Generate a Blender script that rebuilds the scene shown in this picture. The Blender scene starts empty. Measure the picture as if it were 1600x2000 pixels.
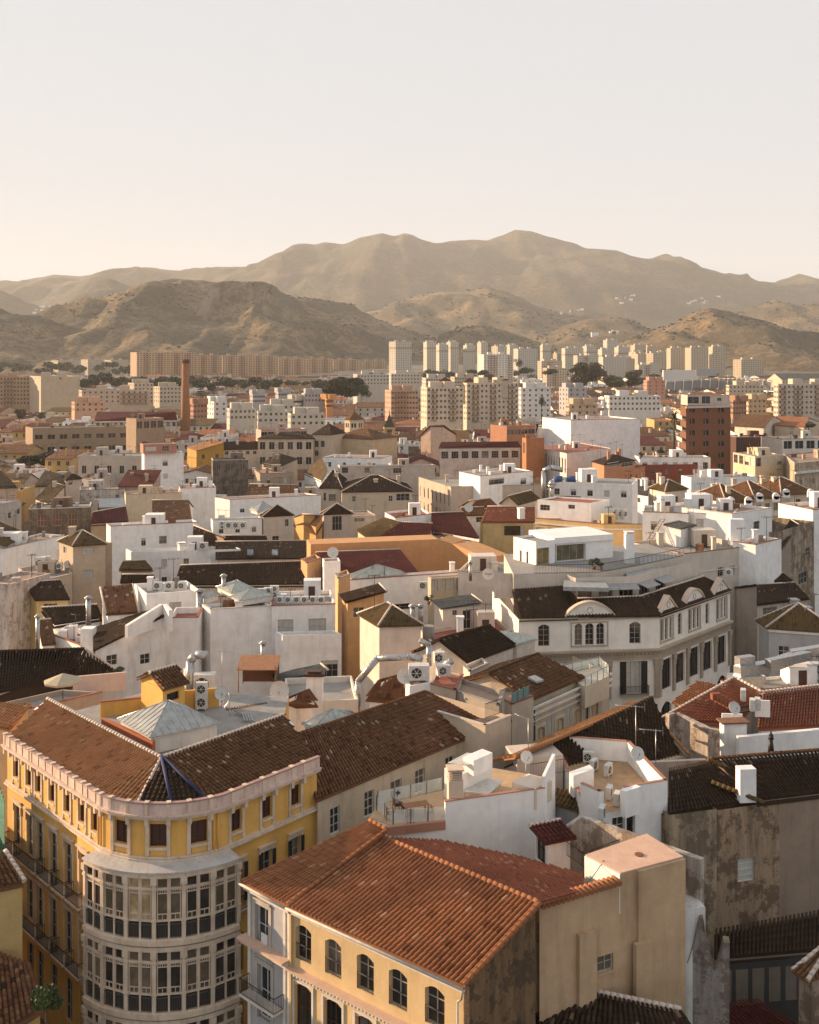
import bpy, math, random
from mathutils import Vector, noise
rad = math.radians
sc = bpy.context.scene
C = sc.collection
# ------------------------------------------------------------------ camera
F, HY, EYE = 2100.0, 700.0, 50.0        # focal length in photo pixels, horizon row, eye height
cd = bpy.data.cameras.new('camera'); cam = bpy.data.objects.new('camera', cd); C.objects.link(cam)
cam.location = (0, 0, EYE); cam.rotation_euler = (rad(90), 0, 0)
cd.sensor_fit = 'VERTICAL'; cd.sensor_height = 36; cd.lens = 36*F/2000; cd.shift_y = -0.15
cd.clip_start = 1; cd.clip_end = 40000
sc.camera = cam
# ------------------------------------------------------------------ light
SUN_AZ = (-0.93, 0.36); SUN_EL = 13.0
w = bpy.data.worlds.new("World"); sc.world = w; w.use_nodes = True
nt = w.node_tree; nt.nodes.clear()
sky = nt.nodes.new('ShaderNodeTexSky'); sky.sky_type = 'NISHITA'; sky.sun_disc = False
sky.sun_elevation = rad(SUN_EL); sky.sun_rotation = math.atan2(SUN_AZ[0], SUN_AZ[1])
sky.air_density = 0.7; sky.dust_density = 1.0; sky.ozone_density = 0.6; sky.altitude = 60
hs = nt.nodes.new('ShaderNodeHueSaturation'); hs.inputs['Saturation'].default_value = 0.45
mxs = nt.nodes.new('ShaderNodeMix'); mxs.data_type = 'RGBA'; mxs.blend_type = 'MULTIPLY'; mxs.inputs[0].default_value = 1
mxs.inputs[7].default_value = (0.985, 0.995, 1.01, 1)
bg = nt.nodes.new('ShaderNodeBackground'); bg.inputs['Strength'].default_value = 0.12
wo = nt.nodes.new('ShaderNodeOutputWorld')
hz = nt.nodes.new('ShaderNodeMix'); hz.data_type = 'RGBA'; hz.inputs[7].default_value = (2.42, 2.58, 2.74, 1)
# pale haze over the whole horizon, thinning evenly towards the zenith
tc = nt.nodes.new('ShaderNodeTexCoord'); sxyz = nt.nodes.new('ShaderNodeSeparateXYZ'); nt.links.new(tc.outputs['Generated'], sxyz.inputs[0])
mr = nt.nodes.new('ShaderNodeMapRange'); mr.interpolation_type = 'SMOOTHSTEP'; mr.inputs[1].default_value = 0.30; mr.inputs[2].default_value = 1.0; mr.inputs[3].default_value = 0.985; mr.inputs[4].default_value = 0.92
nt.links.new(sxyz.outputs[2], mr.inputs[0]); nt.links.new(mr.outputs[0], hz.inputs[0])
nt.links.new(sky.outputs[0], hz.inputs[6]); nt.links.new(hz.outputs[2], hs.inputs['Color']); nt.links.new(hs.outputs[0], mxs.inputs[6])
nt.links.new(mxs.outputs[2], bg.inputs['Color']); nt.links.new(bg.outputs[0], wo.inputs[0])
sl = bpy.data.lights.new('sun', 'SUN'); sun = bpy.data.objects.new('sun', sl); C.objects.link(sun)
sl.energy = 5.0; sl.angle = rad(0.55); sl.color = (1.0, 0.70, 0.43)
_d = Vector((SUN_AZ[0]*math.cos(rad(SUN_EL)), SUN_AZ[1]*math.cos(rad(SUN_EL)), math.sin(rad(SUN_EL))))
sun.rotation_euler = _d.to_track_quat('Z', 'Y').to_euler(); sun.location = (-60, 40, 120)
vs = sc.view_settings; sc.display_settings.display_device = 'sRGB'
vs.view_transform = 'Standard'; vs.look = 'None'; vs.exposure = 1.22; vs.gamma = 1.0; vs.use_curve_mapping = False
sc.render.engine = 'CYCLES'
cy = sc.cycles
cy.use_denoising = True
try: cy.denoiser = 'OPENIMAGEDENOISE'
except Exception: pass
cy.max_bounces = 6; cy.diffuse_bounces = 3; cy.glossy_bounces = 2; cy.volume_bounces = 1; cy.transparent_max_bounces = 6
cy.sample_clamp_indirect = 4.0

# ------------------------------------------------------------------ pixel <-> place
def P(x, y, z):
    "the point of height z seen at photo pixel (x, y)"
    Y = F*(EYE - z)/(y - HY)
    return Vector(((x - 800.0)*Y/F, Y, z))
def PD(x, y, Y):
    "the point at distance Y seen at photo pixel (x, y)"
    return Vector(((x - 800.0)*Y/F, Y, EYE - (y - HY)*Y/F))

# ------------------------------------------------------------------ materials
MATS = {}
def _new(name):
    m = bpy.data.materials.new(name); m.use_nodes = True
    n = m.node_tree; b = n.nodes['Principled BSDF']; return m, n, b
def _noise(n, scale, detail=3, vec=None, rough=0.6):
    t = n.nodes.new('ShaderNodeTexNoise'); t.inputs['Scale'].default_value = scale
    t.inputs['Detail'].default_value = detail; t.inputs['Roughness'].default_value = rough
    if vec is not None: n.links.new(vec, t.inputs['Vector'])
    return t.outputs[0]
def _ramp(n, fac, stops):
    r = n.nodes.new('ShaderNodeValToRGB'); e = r.color_ramp.elements
    while len(e) < len(stops): e.new(0.5)
    for i, (p, c) in enumerate(stops):
        e[i].position = p; e[i].color = (c[0], c[1], c[2], 1) if not isinstance(c, (int, float)) else (c, c, c, 1)
    n.links.new(fac, r.inputs[0]); return r.outputs[0]
def _mix(n, fac, a, b, mode='MIX'):
    m = n.nodes.new('ShaderNodeMix'); m.data_type = 'RGBA'; m.blend_type = mode
    for i, v in ((0, fac), (6, a), (7, b)):
        if isinstance(v, (int, float)): m.inputs[i].default_value = v
        elif isinstance(v, tuple): m.inputs[i].default_value = (v[0], v[1], v[2], 1)
        else: n.links.new(v, m.inputs[i])
    return m.outputs[2]
def _math(n, op, a, b=None):
    m = n.nodes.new('ShaderNodeMath'); m.operation = op
    for i, v in enumerate((a, b)):
        if v is None: continue
        if isinstance(v, (int, float)): m.inputs[i].default_value = v
        else: n.links.new(v, m.inputs[i])
    return m.outputs[0]
def _bump(n, b, h, dist, strength=0.6):
    u = n.nodes.new('ShaderNodeBump'); u.inputs['Strength'].default_value = strength; u.inputs['Distance'].default_value = dist
    n.links.new(h, u.inputs['Height']); n.links.new(u.outputs[0], b.inputs['Normal'])
def _pos(n):
    return n.nodes.new('ShaderNodeNewGeometry').outputs['Position']
def _scaled(n, vec, s):
    m = n.nodes.new('ShaderNodeMapping'); m.inputs['Scale'].default_value = s; n.links.new(vec, m.inputs[0]); return m.outputs[0]

def plaster(col, dirt=0.25, scale=1.0, dark=None, rough=0.9):
    "painted or bare render: blotches, run-down streaks, fine grain"
    key = ('pl', col, dirt, scale, dark)
    if key in MATS: return MATS[key]
    m, n, b = _new('plaster')
    p = _pos(n)
    dk = dark or tuple(c*0.42 for c in col)
    blot = _ramp(n, _noise(n, 0.35*scale, 5, p, 0.65), [(0.42, 0.0), (0.75, 1.0)])
    strk = _ramp(n, _noise(n, 1.6*scale, 4, _scaled(n, p, (1, 1, 0.12)), 0.6), [(0.5, 0.0), (0.78, 1.0)])
    both = _math(n, 'MULTIPLY', _math(n, 'ADD', blot, strk), dirt)
    c1 = _mix(n, both, col, dk)
    c2 = _mix(n, 1.0, c1, _ramp(n, _noise(n, 0.9, 2, p), [(0.3, 0.92), (0.7, 1.04)]), 'MULTIPLY')
    n.links.new(c2, b.inputs['Base Color']); b.inputs['Roughness'].default_value = rough
    _bump(n, b, _noise(n, 6*scale, 4, p), 0.05, 0.35)
    MATS[key] = m; return m
def peeling(col, bare, amount=0.5, scale=0.6):
    "render fallen off in patches with streaks of soot"
    key = ('pe', col, bare, amount, scale)
    if key in MATS: return MATS[key]
    m, n, b = _new('old_render')
    p = _pos(n)
    a = _noise(n, scale, 8, p, 0.72)
    f = _ramp(n, a, [(0.62-amount*0.28, 0.0), (0.66-amount*0.28, 1.0)])
    c = _mix(n, f, col, bare)
    s = _ramp(n, _noise(n, 1.2, 5, _scaled(n, p, (1, 1, 0.15)), 0.7), [(0.42, 0.0), (0.7, 0.75)])
    c = _mix(n, s, c, tuple(x*0.3 for x in bare))
    c = _mix(n, _ramp(n, _noise(n, 7, 4, p, 0.7), [(0.35, 0.0), (0.8, 0.4)]), c, tuple(x*0.45 for x in bare))
    n.links.new(c, b.inputs['Base Color']); b.inputs['Roughness'].default_value = 0.95
    _bump(n, b, _math(n, 'ADD', a, _noise(n, 9, 4, p)), 0.06, 0.6)
    MATS[key] = m; return m
TILECOL = {
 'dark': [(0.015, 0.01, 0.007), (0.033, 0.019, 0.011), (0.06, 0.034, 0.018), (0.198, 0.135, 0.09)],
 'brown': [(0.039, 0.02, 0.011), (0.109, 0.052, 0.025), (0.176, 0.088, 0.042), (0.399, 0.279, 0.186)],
 'rust': [(0.11, 0.048, 0.022), (0.3, 0.138, 0.062), (0.38, 0.19, 0.088), (0.42, 0.28, 0.17)],  # brown brightened to orange, mixed to carry sunlight on a lit slope
 'mixed': [(0.033, 0.018, 0.012), (0.119, 0.049, 0.025), (0.217, 0.112, 0.06), (0.42, 0.34, 0.27)],
 'terra': [(.14, .052, .025), (.27, .106, .048), (.345, .150, .070), (.44, .25, .15)],
 'red': [(0.136, 0.047, 0.027), (0.23, 0.076, 0.043), (0.281, 0.106, 0.06), (0.4, 0.21, 0.14)],
 'maroon': [(0.052, 0.013, 0.01), (0.084, 0.021, 0.017), (0.105, 0.028, 0.021), (0.171, 0.054, 0.041)],
 'moss': [(0.035, 0.025, 0.013), (0.084, 0.052, 0.025), (0.15, 0.098, 0.041), (0.252, 0.189, 0.108)],
 'slate': [(0.05, 0.05, 0.05), (0.085, 0.085, 0.083), (0.12, 0.12, 0.115), (0.17, 0.17, 0.16)],
}
def _avg(c): return tuple(c[1][i]*0.6+c[2][i]*0.4 for i in range(3))
def tilemat(kind, pitch=0.3, row=0.42, flat=False):
    "clay roof tiles: every tile its own tone, lichen and dust over them"
    key = ('ti', kind, pitch, row, flat)
    if key in MATS: return MATS[key]
    m, n, b = _new('roof_tile_'+kind)
    uv = n.nodes.new('ShaderNodeUVMap').outputs[0]
    sx = n.nodes.new('ShaderNodeSeparateXYZ'); n.links.new(uv, sx.inputs[0])
    fu = _math(n, 'FLOOR', _math(n, 'DIVIDE', sx.outputs[0], pitch))
    fv = _math(n, 'FLOOR', _math(n, 'DIVIDE', sx.outputs[1], row))
    cb = n.nodes.new('ShaderNodeCombineXYZ'); n.links.new(fu, cb.inputs[0]); n.links.new(fv, cb.inputs[1])
    wn = n.nodes.new('ShaderNodeTexWhiteNoise'); wn.noise_dimensions = '3D'; n.links.new(cb.outputs[0], wn.inputs[0])
    p = _pos(n)
    cols = TILECOL[kind]
    c = _ramp(n, wn.outputs[0], [(0.0, tuple((cols[0][i]+cols[1][i])/2 for i in range(3))), (0.10, cols[1]), (0.30, _avg(cols)), (0.88, _avg(cols)), (0.96, cols[2]), (1.0, cols[3])])
    big = _ramp(n, _noise(n, 0.28, 6, p, 0.7), [(0.30, 0.74), (0.70, 1.16)])
    c = _mix(n, 1.0, c, big, 'MULTIPLY')
    li = _ramp(n, _noise(n, 3.2, 5, p, 0.75), [(0.60, 0.0), (0.75, 0.55)])
    c = _mix(n, li, c, tuple(min(1, x*1.5+0.03) for x in cols[2]))
    n.links.new(c, b.inputs['Base Color']); b.inputs['Roughness'].default_value = 0.85; b.inputs['Specular IOR Level'].default_value = 0.15
    if flat:
        ph = _math(n, 'MULTIPLY', sx.outputs[0], 2*math.pi/pitch)
        wv = _math(n, 'MULTIPLY', _math(n, 'ADD', _math(n, 'COSINE', ph), 1.0), 0.5)
        vf = _math(n, 'MULTIPLY', _math(n, 'FRACT', _math(n, 'DIVIDE', sx.outputs[1], row)), -0.35)
        _bump(n, b, _math(n, 'ADD', wv, vf), 0.09, 1.0)
    else:
        vf = _math(n, 'MULTIPLY', _math(n, 'FRACT', _math(n, 'DIVIDE', sx.outputs[1], row)), -0.5)
        _bump(n, b, _math(n, 'ADD', vf, _noise(n, 14, 3, p)), 0.02, 0.7)
    MATS[key] = m; return m
def plain(name, col, rough=0.7, metal=0.0, var=0.25, scale=2.5, bump=0.0):
    key = ('p', name, col, rough, metal)
    if key in MATS: return MATS[key]
    m, n, b = _new(name)
    p = _pos(n)
    c = _mix(n, 1.0, col, _ramp(n, _noise(n, scale, 5, p, 0.65), [(0.3, 1.0-var), (0.7, 1.0+var*0.4)]), 'MULTIPLY')
    n.links.new(c, b.inputs['Base Color']); b.inputs['Roughness'].default_value = rough; b.inputs['Metallic'].default_value = metal
    if bump: _bump(n, b, _noise(n, scale*4, 4, p), bump, 0.5)
    MATS[key] = m; return m
def glass(tint=(0.018, 0.02, 0.023), rough=0.12):
    key = ('g', tint, rough)
    if key in MATS: return MATS[key]
    m, n, b = _new('window_glass')
    p = _pos(n)
    c = _mix(n, _ramp(n, _noise(n, 0.8, 2, p), [(0.45, 0.0), (0.7, 0.6)]), tint, tuple(min(1, x*2.6+0.01) for x in tint))
    n.links.new(c, b.inputs['Base Color']); b.inputs['Roughness'].default_value = rough
    MATS[key] = m; return m
def clear_glass():
    if 'cg' in MATS: return MATS['cg']
    m, n, b = _new('clear_glass'); b.inputs['Base Color'].default_value = (0.75, 0.85, 0.85, 1)
    b.inputs['Alpha'].default_value = 0.28; b.inputs['Roughness'].default_value = 0.08
    MATS['cg'] = m; return m
WHITE = (0.86, 0.83, 0.80); CREAM = (0.60, 0.49, 0.36); OCHRE = (0.72, 0.41, 0.10); STONE = (0.46, 0.42, 0.36)
GREY = (0.36, 0.35, 0.34); PINK = (0.58, 0.42, 0.32); ORANGE = (0.56, 0.27, 0.11); TAN = (0.36, 0.26, 0.17)
BEIGE = (0.46, 0.36, 0.27); TRIM = (0.70, 0.63, 0.56); LAV = (0.40, 0.38, 0.38); BRICK = (0.26, 0.10, 0.05)
def M(k):
    "short table of shared materials"
    t = {
     'glass': lambda: glass(), 'clear': clear_glass,
     'frame': lambda: plain('window_frame_paint', (0.42, 0.38, 0.33), 0.6),
     'wframe': lambda: plain('white_frame_paint', (0.68, 0.66, 0.62), 0.5),
     'wood': lambda: plain('dark_brown_wood', (0.075, 0.028, 0.017), 0.6, 0, 0.5, 5),
     'shutter': lambda: plain('roller_shutter', (0.52, 0.49, 0.44), 0.7, 0, 0.2),
     'trim': lambda: plaster(TRIM, 0.28, 2.0), 'pinktrim': lambda: plaster((0.62, 0.50, 0.45), 0.35, 2.2, (0.20, 0.10, 0.10)),
     'iron': lambda: plain('black_iron', (0.022, 0.019, 0.017), 0.55, 0.3),
     'metal': lambda: plain('galvanised_metal', (0.45, 0.45, 0.45), 0.38, 0.85, 0.4, 5),
     'zinc': lambda: plain('dull_zinc_sheet', (0.36, 0.37, 0.36), 0.5, 0.35, 0.3, 1.5),
     'glazed': lambda: plain('wired_roof_glass', (0.42, 0.43, 0.38), 0.25, 0.1, 0.3, 1.2),
     'unit': lambda: plain('appliance_white', (0.62, 0.60, 0.56), 0.5, 0, 0.25, 3),
     'dishm': lambda: plain('dish_paint', (0.55, 0.53, 0.50), 0.5, 0, 0.15, 3),
     'deck': lambda: plaster((0.33, 0.22, 0.16), 0.4, 1.5), 'reddeck': lambda: plaster((0.30, 0.10, 0.065), 0.4, 1.5),
     'gdeck': lambda: plaster((0.30, 0.28, 0.26), 0.4, 1.5), 'mortar': lambda: plaster((0.60, 0.50, 0.42), 0.4, 3.0),
     'vent': lambda: plain('dark_grille', (0.03, 0.028, 0.026), 0.6), 'rust': lambda: plain('rusty_sheet', (0.22, 0.10, 0.05), 0.8, 0, 0.5, 4),
     'conc': lambda: plaster((0.30, 0.27, 0.24), 0.5, 1.5), 'red': lambda: plain('red_paint', (0.30, 0.03, 0.02), 0.6),
     'teak': lambda: plain('oiled_wood', (0.28, 0.12, 0.045), 0.6, 0, 0.4, 8),
    }
    return t[k]()
# ------------------------------------------------------------------ mesh builder and scene tree
class MB:
    def __init__(s): s.v = []; s.f = []; s.uv = []; s.mi = []; s.cur = 0; s.sm = []
    def verts(s, pts, uvs=None):
        o = len(s.v); s.v.extend([tuple(p) for p in pts]); s.uv.extend(uvs if uvs else [(0.0, 0.0)]*len(pts)); return o
    def face(s, idx, smooth=False): s.f.append(idx); s.mi.append(s.cur); s.sm.append(smooth)
    def poly(s, pts, uvs=None):
        o = s.verts(pts, uvs); s.face(tuple(range(o, o+len(pts))))
    def hexa(s, b, t):
        "b and t: four corners each, same order, seen from above anticlockwise"
        o = s.verts(list(b)+list(t))
        for q in ((3, 2, 1, 0), (4, 5, 6, 7), (0, 1, 5, 4), (1, 2, 6, 5), (2, 3, 7, 6), (3, 0, 4, 7)): s.face(tuple(o+i for i in q))
    def box(s, c, sx, sy, sz, ang=0.0):
        "c: centre of the bottom face"
        ca, sa = math.cos(ang), math.sin(ang)
        q = [(c[0]+ca*x-sa*y, c[1]+sa*x+ca*y) for x, y in ((-sx/2, -sy/2), (sx/2, -sy/2), (sx/2, sy/2), (-sx/2, sy/2))]
        s.hexa([(x, y, c[2]) for x, y in q], [(x, y, c[2]+sz) for x, y in q])
    def prism(s, ring, z0, z1, cap=True):
        n = len(ring); o = s.verts([(p[0], p[1], z0) for p in ring]+[(p[0], p[1], z1) for p in ring])
        for i in range(n): j = (i+1) % n; s.face((o+i, o+j, o+n+j, o+n+i))
        if cap: s.face(tuple(o+n+i for i in range(n))); s.face(tuple(o+i for i in reversed(range(n))))
    def slab(s, pts, th):
        "a plane polygon given thickness th downwards"
        n = len(pts); dn = [(p[0], p[1], p[2]-th) for p in pts]; o = s.verts(list(pts)+dn)
        s.face(tuple(o+i for i in range(n))); s.face(tuple(o+n+i for i in reversed(range(n))))
        for i in range(n): j = (i+1) % n; s.face((o+i, o+n+i, o+n+j, o+j))
    def tube(s, a, b, r, n=8, r2=None, cap=True):
        a = Vector(a); b = Vector(b); r2 = r if r2 is None else r2
        d = (b-a)
        if d.length < 1e-6: return
        d.normalize(); u = d.orthogonal().normalized(); w_ = d.cross(u)
        ra = [a+(u*math.cos(2*math.pi*i/n)+w_*math.sin(2*math.pi*i/n))*r for i in range(n)]
        rb = [b+(u*math.cos(2*math.pi*i/n)+w_*math.sin(2*math.pi*i/n))*r2 for i in range(n)]
        o = s.verts(ra+rb)
        for i in range(n): j = (i+1) % n; s.face((o+i, o+j, o+n+j, o+n+i), True)
        if cap: s.face(tuple(o+i for i in reversed(range(n)))); s.face(tuple(o+n+i for i in range(n)))
    def path(s, pts, r, n=8):
        for a, b in zip(pts, pts[1:]): s.tube(a, b, r, n)
    def build(s, name, mats, parent=None, kind=None, merge=False):
        if not isinstance(mats, (list, tuple)): mats = [mats]
        off = WL[parent.name] if parent is not None else Vector((0, 0, 0))
        me = bpy.data.meshes.new(name)
        me.from_pydata([(x-off[0], y-off[1], z-off[2]) for x, y, z in s.v], [], s.f)
        for m in mats: me.materials.append(m)
        if len(s.f):
            me.polygons.foreach_set('material_index', s.mi)
            me.polygons.foreach_set('use_smooth', s.sm)
            ul = me.uv_layers.new(name='UVMap')
            li = [0]*len(me.loops); me.loops.foreach_get('vertex_index', li)
            flat = [0.0]*(2*len(li))
            for k, vi in enumerate(li): flat[2*k], flat[2*k+1] = s.uv[vi]
            ul.data.foreach_set('uv', flat)
        me.update()
        o = bpy.data.objects.new(name, me); C.objects.link(o)
        if parent is not None: o.parent = parent
        WL[o.name] = off
        if kind: o['kind'] = kind
        return o
WL = {}
LABELS = set()
def thing(name, label, cat, loc, group=None):
    o = bpy.data.objects.new(name, None); C.objects.link(o); o.location = loc; o.empty_display_size = 0.5
    WL[o.name] = Vector(loc); o['label'] = label; o['category'] = cat
    if group: o['group'] = group
    return o
def tag(o, label, cat, group=None):
    o['label'] = label; o['category'] = cat
    if group: o['group'] = group
    return o
def single(mb, name, mats, label, cat, group=None, loc=None):
    "a thing that is one mesh, its origin at its base"
    if loc is None:
        n = len(mb.v); loc = Vector((sum(v[0] for v in mb.v)/n, sum(v[1] for v in mb.v)/n, min(v[2] for v in mb.v)))
    mb.v = [(x-loc[0], y-loc[1], z-loc[2]) for x, y, z in mb.v]
    o = mb.build(name, mats); o.location = loc; WL[o.name] = Vector(loc)
    return tag(o, label, cat, group)

# ------------------------------------------------------------------ tiled roof planes
def _clip(poly, u):
    lo, hi = None, None
    n = len(poly)
    for i in range(n):
        (u0, v0), (u1, v1) = poly[i], poly[(i+1) % n]
        if abs(u1-u0) < 1e-9:
            if abs(u-u0) < 1e-6:
                for v in (v0, v1):
                    lo = v if lo is None else min(lo, v); hi = v if hi is None else max(hi, v)
            continue
        t = (u-u0)/(u1-u0)
        if -1e-6 <= t <= 1+1e-6:
            v = v0+t*(v1-v0); lo = v if lo is None else min(lo, v); hi = v if hi is None else max(hi, v)
    return lo, hi
def _newell(pts):
    n = Vector((0, 0, 0))
    for i in range(len(pts)):
        a = Vector(pts[i]); b = Vector(pts[(i+1) % len(pts)]); n += a.cross(b)
    n.normalize()
    return -n if n.z < 0 else n
PROF = {4: (0.0, 0.05, 1.0, 0.7)}
def tiles(mb, pts, pitch=0.3, row=0.42, amp=0.075, lod=1, fan=False, th=0.14, skip=None):
    """pts[0] -> pts[1] is the eave; lod 0: stepped rows, 1: barrels only, 2: flat (material does the relief)"""
    pts = [Vector(p) for p in pts]; nrm = _newell(pts); cen = sum(pts, Vector())/len(pts)
    dev = max(abs((p-cen).dot(nrm)) for p in pts)
    if len(pts) == 4 and dev > 0.08: fan = True
    elif dev > 0.02: pts = [p-nrm*(p-cen).dot(nrm) for p in pts]
    mb.slab([p-Vector((0, 0, 0.02+(dev*1.3 if fan else 0))) for p in pts], th)
    ax = (pts[1]-pts[0]).normalized(); up = nrm.cross(ax).normalized()
    if up.z < 0: up = -up
    o0 = pts[0]
    if fan:
        A, B, Cc, D = pts
        wid = max((B-A).length, (Cc-D).length); hgt = ((D-A).length+(Cc-B).length)/2
        nc = max(2, round(wid/pitch)); nr = max(1, round(hgt/row))
        def at(u, v):
            s, t = u/(nc*pitch), v/(nr*row)
            return (A*(1-s)+B*s)*(1-t)+(D*(1-s)+Cc*s)*t
        lim = lambda u: (0.0, nr*row)
        u0, u1 = 0.0, nc*pitch
    else:
        P2 = [((p-o0).dot(ax), (p-o0).dot(up)) for p in pts]
        at = lambda u, v: o0+ax*u+up*v
        lim = lambda u: _clip(P2, u)
        u0, u1 = min(p[0] for p in P2), max(p[0] for p in P2)
    if lod == 2:
        if fan: o = mb.verts(pts, [(0, 0), (u1, 0), (u1, nr*row), (0, nr*row)])
        else: o = mb.verts(pts, P2)
        mb.face(tuple(range(o, o+len(pts)))); return
    if lod == 0:
        N = 6; k = int(math.floor(u0/pitch)); rj = random.Random(int(abs(o0.x)*10+abs(o0.y)))
        while k*pitch < u1:
            uc = (k+0.5)*pitch; k += 1
            if uc >= u1: break
            lo, hi = lim(uc)
            if lo is None or hi-lo < 0.1: continue
            r = int(math.floor(lo/row))
            while r*row < hi:
                a, b_ = max(lo, r*row), min(hi, (r+1)*row+row*0.12); r += 1
                if b_-a < 0.06: continue
                sl = rj.uniform(-0.012, 0.012); lf = rj.uniform(-0.006, 0.010); vs_ = []
                for v, wd, lift in ((a, 0.33, 0.045+lf), (b_, 0.28, 0.008)):
                    p, q = at(uc-pitch*wd+sl, v), at(uc+pitch*wd+sl, v); rr = (q-p).length*0.5
                    for t in range(N+1): th_ = math.pi*t/N; vs_.append(p+(q-p)*(0.5-0.5*math.cos(th_))+nrm*(math.sin(th_)*rr*1.25+lift))
                uvc = ((k-0.5)*pitch, (r-0.5)*row); o = mb.verts(vs_, [uvc]*(2*N+2))
                for t in range(N): mb.face((o+t, o+t+1, o+N+2+t, o+N+1+t), True)
                mb.face(tuple(o+t for t in range(N+1)))
        return
    seg = 4
    pr = PROF[seg]; step = pitch/seg
    ks = range(int(math.floor(u0/step)), int(math.ceil(u1/step))+1)
    cols = []
    for k in ks:
        u = min(max(k*step, u0+1e-5), u1-1e-5)
        lo, hi = lim(u)
        if lo is None: cols.append(None); continue
        cols.append((u, lo, hi, pr[k % seg]*amp))
    if lod == 1:
        prev = None
        for c in cols:
            if c is None: prev = None; continue
            u, lo, hi, h = c
            uc = u
            o = mb.verts([at(u, lo)+nrm*h, at(u, hi)+nrm*h], [(uc, lo), (uc, hi)])
            if prev is not None and (hi-lo > 1e-4 or prev[1] > 1e-4): mb.face((prev[0], o, o+1, prev[0]+1), True)
            prev = (o, hi-lo)
        return
def cap_line(mb, a, b, r=0.16, seg=0.42, lod=1):
    "a row of ridge tiles from a to b"
    a = Vector(a); b = Vector(b); L = (b-a).length
    if lod >= 1 or L < 0.5: mb.tube(a+Vector((0, 0, 0.04)), b+Vector((0, 0, 0.04)), r, 6); return
    n = max(1, round(L/seg)); d = (b-a)/n
    for i in range(n): mb.tube(a+d*i+Vector((0, 0, 0.05)), a+d*(i+1.06)+Vector((0, 0, 0.03)), r*1.1, 8, r*0.88)

# ------------------------------------------------------------------ facades with real openings
class Fac:
    "a vertical wall plane; A is its left end and B its right end seen from outside"
    def __init__(s, A, B, z0, z1):
        s.A = Vector((A[0], A[1])); s.B = Vector((B[0], B[1])); s.z0, s.z1 = z0, z1
        s.L = (s.B-s.A).length; s.d = (s.B-s.A)/s.L; s.n = Vector((s.d.y, -s.d.x)); s.h = []; s.arch = []
        s.ang = math.atan2(s.d.y, s.d.x)
    def pt(s, u, z, o=0.0):
        q = s.A+s.d*u+s.n*o; return Vector((q.x, q.y, z))
    def inv(s, x, y):
        k = (x-800.0)/F                       # ray: X = k*Y
        den = s.d.x-k*s.d.y; u = (k*s.A.y-s.A.x)/den
        Y = s.A.y+s.d.y*u
        return u, EYE-(y-HY)*Y/F
    def hole_px(s, x0, y0, x1, y1):
        "opening from photo pixels: left, top, right, bottom"
        ym = (y0+y1)/2
        u0, _ = s.inv(x0, ym); u1, _ = s.inv(x1, ym); xm = (x0+x1)/2
        _, zt = s.inv(xm, y0); _, zb = s.inv(xm, y1)
        return (min(u0, u1), max(u0, u1), zb, zt)
    def visible(s): return s.n.dot(-s.A) > 0
    def wall(s, mb, holes=(), depth=0.25, top=None, arches=()):
        holes = [(max(0.02, a), min(s.L-0.02, b), max(s.z0+0.02, c), min(s.z1-0.02, d)) for a, b, c, d in holes]
        holes = [h for h in holes if h[1]-h[0] > 0.05 and h[3]-h[2] > 0.05]
        us = sorted({0.0, s.L} | {x for h in holes for x in h[:2]}); zs = sorted({s.z0, s.z1} | {x for h in holes for x in h[2:]})
        for i in range(len(us)-1):
            uc = (us[i]+us[i+1])/2; run = None
            hs = [h for h in holes if h[0] < uc < h[1]]
            for j in range(len(zs)-1):
                zc = (zs[j]+zs[j+1])/2
                if any(h[2] < zc < h[3] for h in hs):
                    if run is not None: mb.poly([s.pt(us[i], run), s.pt(us[i+1], run), s.pt(us[i+1], zs[j]), s.pt(us[i], zs[j])]); run = None
                elif run is None: run = zs[j]
            if run is not None: mb.poly([s.pt(us[i], run), s.pt(us[i+1], run), s.pt(us[i+1], zs[-1]), s.pt(us[i], zs[-1])])
        for a, b, c, d in holes:
            p = [s.pt(a, c), s.pt(b, c), s.pt(b, d), s.pt(a, d)]; q = [s.pt(a, c, -depth), s.pt(b, c, -depth), s.pt(b, d, -depth), s.pt(a, d, -depth)]
            for k in range(4): mb.poly([p[k], p[(k+1) % 4], q[(k+1) % 4], q[k]])
        for (a, b, c, d), rise in arches:
            n = 6
            for sgn in (0, 1):
                e = a if sgn == 0 else b; mid = (a+b)/2; pts = [s.pt(e, d, 0.004)]
                for k in range(n+1):
                    t = k/n; uu = e+(mid-e)*t; pts.append(s.pt(uu, d-rise*(1-math.sin(math.pi/2*(0.0+t)) if True else 0), 0.004))
                back = [p-Vector((s.n.x, s.n.y, 0))*0.12 for p in pts]
                mb.poly(pts)
                for k in range(1, len(pts)-1): mb.poly([pts[k], pts[k+1], back[k+1], back[k]])
    def strip(s, mb, u0, u1, z0, z1, o0, o1):
        "a box on the wall face from offset o0 to o1"
        mb.hexa([s.pt(u0, z0, o1), s.pt(u1, z0, o1), s.pt(u1, z0, o0), s.pt(u0, z0, o0)], [s.pt(u0, z1, o1), s.pt(u1, z1, o1), s.pt(u1, z1, o0), s.pt(u0, z1, o0)])
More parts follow.
